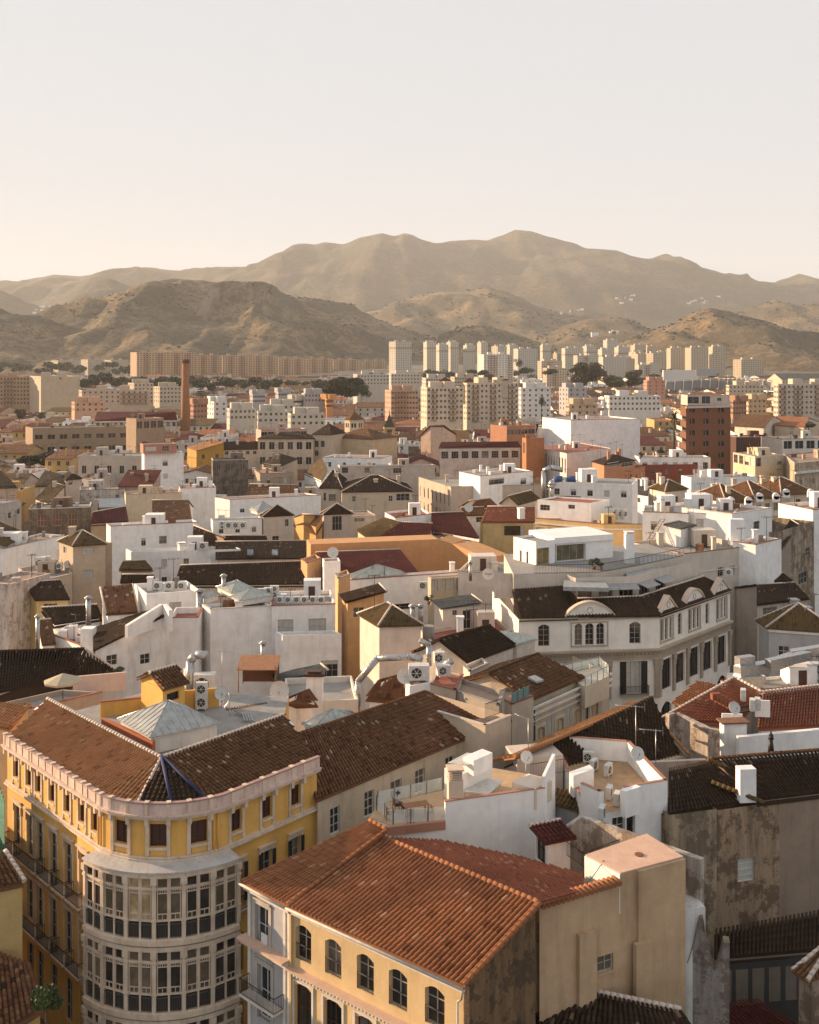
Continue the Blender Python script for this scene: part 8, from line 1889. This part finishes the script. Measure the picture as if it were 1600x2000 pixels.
XS = [(255, 325), (318, 378), (372, 428), (424, 484), (478, 538), (534, 592), (588, 645), (641, 700), (694, 750)]
ORD = ['first', 'second', 'third', 'fourth', 'fifth', 'sixth', 'seventh', 'eighth', 'last']
for i, (a, b) in enumerate(XS):
    Y = 1560+75*i; yt = 688+2.0*i+(0, -2, 1, 0, -2, 1, -1, 0, 1)[i]; b += 6
    T(ORD[i]+' from the left in the long row of orange-beige blocks', a, a+(b-a)*0.16, b, yt, Y, far_o, 11, 13, cols0=3, dy=(22, 3), balc=((0.22, 0.38), (0.62, 0.8)), ww=1.8)
for i, (a, b, yt, Y) in enumerate([(100, 160, 704, 2050), (158, 205, 702, 2020), (203, 252, 703, 2000)]): T(('left', 'middle', 'right')[i]+' of the three pale blocks left of the long orange-beige row', a, a+14, b, yt, Y, far_c, 9, 8, dy=(20, 6))
tw = [(760, 773, 804, 667, 1800, 'isolated white tower under the dark hill, left of all the others'), (827, 834, 852, 668, 1900, 'white banded tower, leftmost of the tight pair'), (852, 858, 876, 673, 1840, 'white banded tower, right one of the tight pair'), (872, 880, 896, 668, 1950, 'white banded tower half hidden behind the tight pair'), (905, 912, 929, 674, 1880, 'slim white tower right of the tight pair'), (932, 940, 953, 669, 1950, 'slim white tower left of the brown-striped tower'), (960, 972, 990, 676, 1960, 'pale tower behind the brown-striped tower'), (988, 996, 1012, 674, 2000, 'pale tower just right of the brown-striped tower'), (1003, 1012, 1050, 681, 1750, 'wide pale block right of the brown-striped tower'), (1055, 1060, 1077, 674, 1850, 'single slim banded tower between two wide blocks'), (1097, 1104, 1140, 680, 1800, 'wide banded block left of the big dark tree'), (1138, 1146, 1165, 676, 1900, 'banded tower behind the big dark tree'), (1168, 1176, 1196, 682, 1750, 'banded tower above the big dark tree'), (1178, 1186, 1208, 664, 2150, 'highest white tower on the slope'), (1200, 1208, 1230, 678, 1900, 'banded tower right of the highest tower'), (1232, 1240, 1262, 674, 1950, 'banded tower in the middle of the right-hand group'), (1258, 1264, 1284, 677, 2000, 'pale tower behind the right-hand group'), (1169, 1178, 1226, 697, 1450, 'gridded pale block right of the big dark tree'), (1234, 1246, 1262, 691, 1550, 'cream block with ribbed front in the right-hand group'), (1260, 1276, 1302, 690, 1560, 'cream block next to the ribbed one'), (1302, 1310, 1340, 680, 1650, 'cream tower left of the twin ribbed towers'), (1338, 1350, 1384, 679, 1600, 'left one of the twin ribbed towers'), (1384, 1392, 1417, 677, 1640, 'right one of the twin ribbed towers'), (1432, 1448, 1492, 702, 1650, 'low white block under the right-hand hill')]
for x0, xm, x1, yt, Y, l in tw: T(l, x0, xm, x1, yt, Y, far_w if xm < 1230 else far_c, max(3, int((x1-xm)*Y/F/3.4)), 16, dy=(14, 3), band=(9.5,) if 'banded' in l or 'tight' in l or 'isolated' in l else None, cat='apartment tower', cols0=3)
for i, (a, b, y, Y) in enumerate([(960, 1000, 700, 1600), (1050, 1098, 705, 1500), (1120, 1170, 694, 1700), (1205, 1240, 700, 1500), (1228, 1262, 688, 1720), (1284, 1312, 688, 1800), (1150, 1182, 690, 1900), (1080, 1100, 690, 2000), (1012, 1040, 690, 1900), (1060, 1108, 719, 1250), (1240, 1290, 712, 1400)]):
    T(ORD[min(i, 7)]+(' low pale infill block' if i < 7 else (' small pale infill block', ' tiny pale infill block', ' long low infill block', ' cream low infill block')[i-7])+' between the right-hand white towers', a, a+8, b, y, Y, far_c if i % 2 else far_w, max(4, int((b-a)*Y/F/3.2)), 10, dy=(10, 3), balc=((0.3, 0.5),))
T('white and brown striped tall tower in the middle distance', 934, 945, 1003, 692, 1380, (0.68, 0.63, 0.56), 10, 14, dy=(16, 4), balc=((0.15, 0.45), (0.8, 0.95)), cat='apartment tower')
T('big cream block of flats with dark loggias left part', 822, 834, 905, 756, 575, (0.60, 0.50, 0.38), 9, 6, dy=(10, 3), balc=((0.12, 0.26), (0.62, 0.8)))
T('big cream block of flats with dark loggias right part', 903, 912, 1013, 748, 590, (0.60, 0.50, 0.38), 12, 7, dy=(8, 12), balc=((0.1, 0.22), (0.45, 0.55), (0.8, 0.92)))
for i, (x, y, Y) in enumerate([(870, 744, 600), (918, 746, 610), (980, 742, 600)]): H('roof_house', ('left', 'middle', 'right')[i]+' dark-tiled roof hut on the big cream flats', None, EYE-(y-HY)*Y/F, ('pyr', 2.2, 'maroon'), far_c, ringw=[(PD(x-12, y, Y).x, Y-2), (PD(x+12, y, Y).x, Y-2), (PD(x+12, y, Y).x, Y+6), (PD(x-12, y, Y).x, Y+6)], zb=28, cat='roof hut')
T('brick and white flats left of the big cream block', 752, 764, 817, 762, 640, (0.46, 0.30, 0.22), 9, 6, dy=(12, 3), balc=((0.15, 0.6),))
T('plain white flats right of the big cream block', 1013, 1018, 1076, 757, 640, (0.68, 0.66, 0.63), 5, 6, dy=(6, 3))
for i, (a, b, y, Y, w_) in enumerate([(690, 760, 731, 900, far_w), (756, 826, 730, 930, far_w), (824, 880, 738, 820, far_w), (880, 936, 736, 900, far_c)]): T(('left', 'second', 'third', 'rightmost')[i]+' in the line of white terraces behind the brick and white flats', a, a+8, b, y, Y, w_, 10, 3, dy=(10, 4))
T('tall blank beige slab at the left', 58, 80, 156, 735, 780, (0.54, 0.43, 0.31), 1, 1, dy=(24, 4))
T('brown and white flats at the left edge', -40, -20, 58, 736, 800, (0.42, 0.28, 0.18), 12, 7, dy=(6, 6), balc=((0.35, 0.6),))
T('long beige block with dark flat roof slab left of the chimney', 154, 160, 290, 762, 720, (0.52, 0.40, 0.30), 12, 3, dy=(8, 6), balc=((0.58, 0.98),))
T('pale white flats behind the chimney', 250, 262, 300, 748, 800, far_c, 5, 5, dy=(10, 4)); T('pale white flats touching the left side of chimney', 300, 312, 354, 755, 780, far_c, 6, 4, dy=(10, 4))
T('salmon-walled block under the tall beige slab', 140, 146, 205, 785, 640, (0.56, 0.33, 0.22), 5, 2, dy=(6, 4))
T('brick and white flats right of the chimney', 372, 378, 405, 788, 620, (0.36, 0.19, 0.12), 4, 4, dy=(6, 4)); T('white slab joined to the brick flats right of chimney', 404, 418, 444, 784, 640, (0.68, 0.65, 0.62), 2, 3, dy=(10, 4))
R('red-roofed white row houses left of the chimney foot', [(184, 822, 18), (347, 820, 18), (343, 804, 22), (190, 804, 22)], 'maroon', wall=(0.64, 0.56, 0.46), win_=[(0, (14, 1, 1.6, 2.2, 3, 1.0))])
for i, (a, b, y, Y, w_) in enumerate([(443, 500, 798, 560, far_w), (498, 565, 803, 540, far_w), (516, 585, 790, 600, far_w), (562, 635, 808, 520, far_w), (488, 518, 770, 720, LAV), (538, 566, 766, 730, LAV), (589, 634, 768, 700, LAV), (632, 651, 779, 690, ORANGE), (566, 590, 780, 700, far_w)]): T(('white block', 'long white block', 'white terrace block', 'white stepped block', 'small grey block', 'narrow grey block', 'square grey block', 'small orange block', 'small pale block')[i]+(' just right of the brick flats', ' above the long beige house', ' behind other white terraces', ' left of the cupola', ' farthest left of the greys', ' in the middle of the greys', ' left of the big round tree', ' left of the big round tree', ' between the grey blocks')[i], a, a+6, b, y, Y, w_, 6, 2, dy=(8, 4))
T('long white flats with chimneys left of the brick tower', 1180, 1190, 1290, 773, 620, (0.68, 0.65, 0.60), 12, 3, dy=(8, 4)); T('tan low block in front of the dark trees', 1105, 1112, 1168, 789, 560, (0.52, 0.38, 0.26), 4, 2, dy=(6, 4)); T('grey tall house with blank side left of tan block', 1092, 1110, 1146, 757, 700, LAV, 3, 5, dy=(12, 4))
T('salmon brick block by the dark trees at right', 1257, 1264, 1300, 743, 900, (0.48, 0.26, 0.18), 3, 4, dy=(8, 4)); T('cream flats behind the brick tower', 1418, 1424, 1492, 752, 780, (0.56, 0.46, 0.34), 9, 4, dy=(6, 4)); T('brown low flats touching the brick tower', 1427, 1432, 1458, 782, 640, (0.34, 0.2, 0.13), 5, 3, dy=(6, 4)); T('ochre low flats right of the brown ones', 1458, 1462, 1497, 779, 650, (0.56, 0.42, 0.27), 4, 3, dy=(6, 4))
T('large cream flats with dark loggia columns at right edge', 1511, 1520, 1640, 750, 620, (0.58, 0.48, 0.38), 14, 6, dy=(6, 4), balc=((0.02, 0.12), (0.26, 0.38), (0.6, 0.72)))
def stadium():
    root = thing('stadium', 'low stadium bowl with slanted white ribs and a big screen board', 'stadium', PD(1390, 740, 1150)); Y = 1150; k = Y/F
    m = MB(); n = 24; pts = [PD(1300+8.6*i, 742+4*abs(i/12-1)**2, Y+30*(1-abs(i/12-1))) for i in range(n+1)]
    for a, b in zip(pts, pts[1:]): m.hexa([(a.x, a.y, 12), (b.x, b.y, 12), (b.x, b.y+8, 12), (a.x, a.y+8, 12)], [(a.x, a.y, a.z), (b.x, b.y, b.z), (b.x, b.y+8, b.z), (a.x, a.y+8, a.z)])
    m.build('bowl', plaster((0.26, 0.25, 0.24), 0.2), root); m = MB()
    for p in pts[::2]: m.tube((p.x-2, p.y-4, 8), (p.x+1, p.y, p.z+2), 0.5, 6)
    m.path([(p.x, p.y-1, p.z+1.5) for p in pts], 0.5, 5); m.build('rib', M('unit'), root, 'stuff')
    m = MB(); f = Fac(PD(1360, 722, Y), PD(1400, 722, Y), 10, EYE-22*k); f.strip(m, 0, f.L, EYE-34*k, EYE-20*k, -1, 0); m.build('screen_board', M('zinc'), root)
    m = MB(); f = Fac(PD(1296, 724, Y+60), PD(1362, 722, Y+60), 10, 40); f.strip(m, 0, f.L, 20, EYE-24*k, -6, 0); m.build('pale_stand', M('unit'), root)
stadium()
H('sports_hall', 'long pale arched sports hall at the far right', None, 26, ('gable', 7, 'slate'), far_c, ringw=[(PD(1528, 730, 1200).x, 1200), (PD(1700, 730, 1200).x, 1200), (PD(1700, 730, 1200).x, 1250), (PD(1528, 730, 1200).x, 1250)], zb=6)
# ------------------------------------------------------------------ trees
def leafmat(col, nm='leaves'):
    key = ('leaf', col)
    if key in MATS: return MATS[key]
    m, n, b = _new(nm); p = _pos(n); c = _mix(n, _ramp(n, _noise(n, 0.35, 4, p), [(0.35, 0.0), (0.65, 1.0)]), tuple(x*0.6 for x in col), tuple(x*1.5 for x in col))
    n.links.new(c, b.inputs['Base Color']); b.inputs['Roughness'].default_value = 0.8; MATS[key] = m; return m
def crown(mb, c, rx, rz, n, leaf, rg, lumps=7, cone=False):
    L = []
    for _ in range(lumps):
        a = rg.uniform(0, 6.28); e = rg.uniform(-0.5, 1.0); r = rg.uniform(0.25, 0.62); L.append((c[0]+rx*r*math.cos(a), c[1]+rx*r*math.sin(a), c[2]+rz*e*0.6, rg.uniform(0.35, 0.55)))
    for _ in range(n):
        if cone:
            t = rg.random()**0.7; a = rg.uniform(0, 6.28); lay = (int(t*9)+rg.random()*0.35)/9; r = rx*(1-(1-lay))*rg.uniform(0.2, 1) if False else rx*(1-lay)*rg.uniform(0.15, 1)
            p = Vector((c[0]+r*math.cos(a), c[1]+r*math.sin(a), c[2]-rz+2*rz*lay))
        else:
            lx, ly, lz, lr = L[rg.randrange(len(L))]; d = Vector((rg.gauss(0, 1), rg.gauss(0, 1), rg.gauss(0, 1))).normalized()*(rg.uniform(0.55, 1.0)); p = Vector((lx+d.x*rx*lr, ly+d.y*rx*lr, lz+d.z*rz*lr))
        u = Vector((rg.gauss(0, 1), rg.gauss(0, 1), rg.gauss(0, 1))).normalized(); v = u.orthogonal().normalized(); s_ = leaf*rg.uniform(0.6, 1.3)
        mb.poly([p-u*s_-v*s_*0.6, p+u*s_-v*s_*0.5, p+u*s_*0.8+v*s_*0.6, p-u*s_*0.7+v*s_*0.5])
def tree(x, yb, yt, hw, Y, label, col=(0.045, 0.05, 0.022), n=1600, leaf=None, name='tree', cone=False, trunk=0.35):
    rg = random.Random(hash_(label)); k = Y/F; c = PD(x, yb, Y); zt = EYE-(yt-HY)*k; zb = min(land_z(c.x, Y), c.z); h = zt-c.z; root = thing(name, label, 'tree', (c.x, Y, zb))
    m = MB(); m.tube((c.x, Y, zb-0.5), (c.x, Y, zt-h*(0.1 if cone else 0.5)), trunk, 8, trunk*0.5)
    for i in range(0 if cone else 5): a = i*1.26; m.tube((c.x, Y, c.z+h*0.3), (c.x+math.cos(a)*hw*k*0.5, Y+math.sin(a)*hw*k*0.5, c.z+h*0.62), trunk*0.45, 6, trunk*0.2)
    m.build('trunk', plain('bark', (0.09, 0.06, 0.04), 0.9), root); m = MB(); crown(m, (c.x, Y, (zt+c.z)/2+(0 if cone else h*0.05)), hw*k, h/2, int(n*1.7), leaf or hw*k*0.05, rg, cone=cone); m.build('crown', leafmat(col), root)
tree(668, 790, 736, 46, 850, 'big dark round-crowned tree in the middle distance', n=4200); tree(706, 782, 752, 22, 840, 'smaller tree on the right flank of the big round one', n=1200)
tree(1146, 768, 712, 36, 1100, 'big dark tree left of the gridded pale block', (0.055, 0.042, 0.02), 3600); tree(1200, 762, 730, 26, 1000, 'bushy olive tree right of the big dark tree', (0.06, 0.055, 0.025), 1600); tree(1240, 762, 726, 26, 1000, 'second bushy olive tree by the salmon brick block', (0.06, 0.055, 0.025), 1600)
tree(1058, 800, 774, 11, 600, 'small lone tree before the plain white flats', n=700)
tree(100, 916, 882, 36, 400, 'dense dark tree at the left behind the sunlit ridge', (0.03, 0.032, 0.016), 2600); tree(58, 914, 888, 26, 405, 'dark tree left of the dense one near the left edge', (0.03, 0.032, 0.016), 1800); tree(128, 916, 892, 20, 402, 'dark bushy tree at the right of the dense pair', (0.03, 0.032, 0.016), 1300)
tree(417, 782, 742, 13, 820, 'layered pine right of the factory chimney', (0.03, 0.035, 0.02), 1300, cone=True, name='pine_tree'); tree(392, 782, 744, 14, 830, 'layered pine nearest the factory chimney', (0.03, 0.035, 0.02), 1300, cone=True, name='pine_tree')
tree(1390, 744, 722, 16, 1400, 'rounded tree behind the stadium screen board', n=700); tree(1580, 840, 822, 16, 480, 'dark shrub tree at the right edge by the villas', n=700); tree(1010, 722, 700, 14, 1500, 'dark tree below the slim towers', n=500)
tree(38, 822, 798, 16, 620, 'olive tree at the left below the tall beige slab', (0.07, 0.055, 0.03), 900); tree(78, 822, 806, 12, 610, 'small olive tree right of the left one under the beige slab', (0.07, 0.055, 0.03), 600)
tree(90, 1990, 1925, 34, 62, 'leafy street tree in the shadow at the bottom left', (0.05, 0.065, 0.015), 2600, leaf=0.10, trunk=0.1)
def palm(x, yb, yt, Y, label):
    c = PD(x, yb, Y); zt = EYE-(yt-HY)*Y/F; root = thing('palm_tree', label, 'palm tree', (c.x, Y, 0)); m = MB(); m.tube((c.x, Y, 0), (c.x, Y, zt-1.5), 0.4, 8, 0.3); m.build('trunk', plain('bark', (0.09, 0.06, 0.04), 0.9), root); m = MB(); rg = random.Random(3)
    for i in range(46):
        a = i*2.4; e = rg.uniform(-0.5, 1.3); L_ = 3.2; pr = Vector((c.x, Y, zt-1.5)); d = Vector((math.cos(a)*math.cos(e), math.sin(a)*math.cos(e), math.sin(e)))
        for s_ in range(4): q = pr+d*L_/4; d = (d+Vector((0, 0, -0.33))).normalized(); v = Vector((-math.sin(a), math.cos(a), 0))*0.35; m.poly([pr-v, pr+v, q+v*0.6, q-v*0.6]); pr = q
    m.build('frond', leafmat((0.07, 0.065, 0.03)), root, 'stuff')
palm(1317, 850, 808, 430, 'palm tree left of the brick tower')
def belt(name, label, items, col, leaf):
    m = MB(); rg = random.Random(hash_(label))
    for x, y, hw, hh, Y, n in items: c = PD(x, y, Y); k = Y/F; crown(m, (c.x, Y, max(c.z, land_z(c.x, Y)+hh*k*0.3)), hw*k, hh*k, n, leaf, rg, 6)
    o = m.build(name, leafmat(col), None, 'stuff'); tag(o, label, 'trees')
rg_ = random.Random(8)
belt('tree_belt', 'hazy green tree belt in front of the long row of blocks', [(160+12*i+rg_.uniform(-6, 6), 742+0.3*i+rg_.uniform(-4, 6), rg_.uniform(12, 22), rg_.uniform(7, 12), rg_.uniform(1050, 1400), 420) for i in range(42)], (0.055, 0.055, 0.028), 1.4)
belt('tree_belt', 'hazy trees below the white towers', [(820+15*i+rg_.uniform(-8, 8), 728+rg_.uniform(-5, 12), rg_.uniform(10, 20), rg_.uniform(5, 9), rg_.uniform(1150, 1600), 260) for i in range(34)], (0.05, 0.05, 0.028), 1.5)
belt('tree_belt', 'scattered trees at the foot of the left hills', [(-20+13*i+rg_.uniform(-8, 8), 712+rg_.uniform(-3, 14), rg_.uniform(10, 24), rg_.uniform(5, 9), rg_.uniform(1600, 2100), 220) for i in range(26)], (0.06, 0.06, 0.03), 2.0)

for x, y, z, r, l in ((232, 1322, 14.6, 0.7, 'spiky potted plant at the end of the pale pink screen wall'), (1160, 1112, 22.05, 0.8, 'bushy plants by the penthouse glass doors'), (1174, 1114, 22.05, 0.6, 'smaller plant right of the bushy penthouse plants'), (838, 1180, 16, 0.7, 'dark potted shrub beside the white roof hut'), (212, 1330, 14.6, 0.5, 'low potted plant left of the spiky one'), (1250, 896, 18.6, 1.3, 'dark terrace shrub right of the rooftop restaurant'), (1290, 892, 18.6, 1.5, 'layered terrace shrub among clothes lines'), (286, 876, 20.0, 1.6, 'climbing greenery under the rooftop pergola')):
    c = P(x, y, z); root = thing('potted_plant', l, 'plant', c); m = MB(); m.tube(c, c+Vector((0, 0, 0.4)), r*0.3, 10, r*0.4); m.build('pot', M('rust'), root)
    m = MB(); crown(m, (c.x, c.y, c.z+0.4+r*0.6), r, r*0.8, 260, r*0.13, random.Random(int(x)), 5); m.build('leaves', leafmat((0.05, 0.06, 0.025)), root, 'stuff')
def cable(a, b, sag, l):
    A, B = P(*a), P(*b); m = MB(); pts = [A.lerp(B, t/10)-Vector((0, 0, sag*4*(t/10)*(1-t/10))) for t in range(11)]; m.path(pts, 0.025, 4); single(m, 'overhead_cable', M('iron'), l, 'cable')
cable((1120, 1755, 17.4), (1180, 1680, 18.1), 0.15, 'thin cable over the beige blind wall coping'); cable((905, 1990, 12.5), (1060, 1885, 12.8), 0.3, 'thin cable across the dark brown gable wall'); cable((1184, 1410, 17.5), (1210, 1500, 15.4), 0.1, 'thin cable down the very dark gable roof')
# ------------------------------------------------------------------ the rest of the old town, house by house
def fill():
    rg = random.Random(21)
    used = []
    for k, (root, fs, ring, z) in HOUSES.items(): used.append((min(p[0] for p in ring), max(p[0] for p in ring), min(p[1] for p in ring), max(p[1] for p in ring)))
    for o in sc.objects:
        if o.parent is None and o.type == 'EMPTY' and o.name.startswith(('house', 'mansion', 'white_house', 'gabled_house')) and 100 < o.location.y < 600: used.append((o.location.x-6, o.location.x+6, o.location.y-5, o.location.y+6))
    def free(a, b, c, d): return not any(a < q[1] and b > q[0] and c < q[3] and d > q[2] for q in used)
    marks = [(362, 800, 'brick factory chimney'), (761, 860, 'bell tower'), (692, 825, 'church cupola'), (1380, 840, 'red-brown brick tower'), (1090, 890, 'slit-window hall'), (320, 900, 'tall white block'), (715, 960, 'big dark hipped roofs'), (1180, 845, 'broad blank block'), (900, 790, 'big cream flats'), (190, 850, 'brown institute'), (950, 960, 'modern beige block'), (1470, 915, 'glazed cream block'), (90, 900, 'dark trees'), (110, 780, 'tall beige slab'), (530, 870, 'long beige house'), (1250, 770, 'long white flats'), (1560, 780, 'loggia flats'), (1500, 970, 'three hipped roofs'), (90, 1010, 'bricked-up ruin'), (520, 970, 'long blank white wall'), (1200, 915, 'rooftop restaurant'), (668, 765, 'big round tree'), (560, 800, 'white terraces'), (1480, 820, 'tan-roofed villa'), (1350, 1000, 'ladder wall'), (1060, 990, 'rooftop room'), (780, 1060, 'orange wall'), (160, 1040, 'tan tower')]
    walls = [('white', WHITE), ('white', (0.66, 0.64, 0.61)), ('cream', CREAM), ('beige', BEIGE), ('pale', (0.62, 0.54, 0.46)), ('pink', PINK), ('white', WHITE), ('ochre', (0.52, 0.34, 0.14)), ('grey', (0.42, 0.38, 0.34))]
    seen = set(); nb = 0; Y = 150.0; nh = sum(1 for o in sc.objects if o.type == 'EMPTY' and o.name.split('.')[0] == 'house')
    far = MB(); fm = [plaster(c_, 0.3) for _, c_ in walls]+[tilemat(k_, 0.5, 0.45, True) for k_ in ('dark', 'brown', 'moss', 'maroon', 'mixed', 'terra')]+[M('gdeck'), M('glass')]; ks_ = ['dark', 'brown', 'moss', 'maroon', 'mixed', 'terra']
    while Y < 1500:
        dY = 11+Y*0.032; X = -Y*0.41-60+rg.uniform(-8, 4)
        while X < Y*0.41:
            wd = rg.uniform(7, 13)*(1+Y/1000); dp = dY*rg.uniform(0.7, 0.95); a, b, c, d = X, X+wd-0.6, Y, Y+dp
            X += wd+rg.choice([0, 0, 0, 2.5])
            if not free(a, b, c, d): continue
            z = rg.uniform(7.0, 11.5)+(3 if Y > 450 else 0)+land_z(a, c)+(3 if rg.random() < 0.15 else 0)
            px = 800+F*((a+b)/2)/Y; py = HY+F*(EYE-z)/Y
            if px > 1660 or py > 1110: continue
            off_ = px < -60
            wn, wc = rg.choice(walls); kind = rg.choice(['flat', 'gable', 'gable', 'hip', 'flat', 'shed']); tk = rg.choice(['dark', 'brown', 'brown', 'moss', 'maroon', 'mixed', 'terra'])
            rn = {'flat': 'flat roof', 'gable': 'gable roof', 'hip': 'hipped roof', 'shed': 'lean-to roof'}[kind]
            tn = {'dark': 'dark ', 'brown': 'brown ', 'moss': 'olive ', 'maroon': 'maroon ', 'mixed': 'mottled ', 'terra': 'orange '}[tk] if kind != 'flat' else ''
            best = sorted(marks, key=lambda q: abs(q[0]-px)+2.2*abs(q[1]-py)); lab = None
            for near_ in best[:12]:
                dx, dy_ = px-near_[0], py-near_[1]
                rel = ('right of' if dx > 0 else 'left of') if abs(dx) > 2.5*abs(dy_) else ('below' if dy_ > 0 else 'above')
                if abs(dx) > 18 and rel in ('below', 'above'): rel += ' and '+('right of' if dx > 0 else 'left of')
                for adj in (('low', 'broad') if wd > 11.5 else ('small', 'narrow')):
                    t = f"{adj} {wn} house with {tn}{rn} {rel} the {near_[2]}"
                    if t not in seen: lab = t; break
                if lab: break
            if nb+nh > 292 or off_:
                wi = rg.randrange(len(walls)); r4 = [(a, c), (b, c), (b, d), (a, d)]; used.append((a, b, c, d))
                for i4 in range(4):
                    f = Fac(r4[i4], r4[(i4+1) % 4], land_z(a, c)-1, z); hs4 = [(f.L*(q+0.3)/4, f.L*(q+0.3)/4+1.2, z-1.0-3.2*r_-1.6, z-1.0-3.2*r_) for q in range(4) for r_ in range(2)] if i4 == 0 else []
                    far.cur = wi; f.wall(far, hs4, 0.3); far.cur = 16
                    for h in hs4: far.poly([f.pt(h[0], h[2], -0.28), f.pt(h[1], h[2], -0.28), f.pt(h[1], h[3], -0.28), f.pt(h[0], h[3], -0.28)])
                if kind == 'flat':
                    far.cur = 15; far.poly([(x_, y_, z-0.5) for x_, y_ in r4]); far.cur = wi; far.box(((a+b)/2, (c+d)/2, z-0.5), 4, 4, 2.8); far.box((a+2, c+2, z-0.5), 1.2, 1.2, 2.4)
                else:
                    pl4, _, gb4 = roof_planes(r4, z, kind, 2.2, 0.3, 0); far.cur = 9+ks_.index(tk)
                    for q4 in pl4: tiles(far, q4, 0.5, 0.45, 0, 2)
                    far.cur = wi
                    for g4 in gb4: far.poly([(p4.x, p4.y+(0.3 if p4.y < (c+d)/2 else -0.3), p4.z-0.05) for p4 in g4])
                    far.box(((a+b)/2+1, (c+d)/2+1, z), 1.1, 1.1, 3.4)
                continue
            if not lab: continue
            seen.add(lab); sk = rg.uniform(-1, 1)*dp*0.18
            ring = [(a, c+sk), (b, c-sk), (b, d-sk), (a, d+sk)]
            cols = max(2, int(wd/3.2)); roof = {'flat': ('flat', 0.6, rg.choice(['deck', 'gdeck', 'reddeck'])), 'gable': ('gable', rg.uniform(1.8, 3.0), tk, rg.choice([0, 0, 1])), 'hip': ('hip', rg.uniform(2, 3), tk), 'shed': ('shed', rg.uniform(1.5, 2.6), tk)}[kind]
            H('house', lab, None, z, roof, wc, ringw=ring, win_=[(0, (cols, 2, 1.1, 1.6, 3.2, 0.9))], shut=0.5, group='town houses packed around the old centre'); used.append((a, b, c, d)); nb += 1
        Y += dY+rg.choice([0, 1.5])
    if far.v:
        o = far.build('distant_houses', fm, None, 'stuff'); tag(o, 'mass of distant low white and cream town houses with tiled roofs', 'houses')
fill()
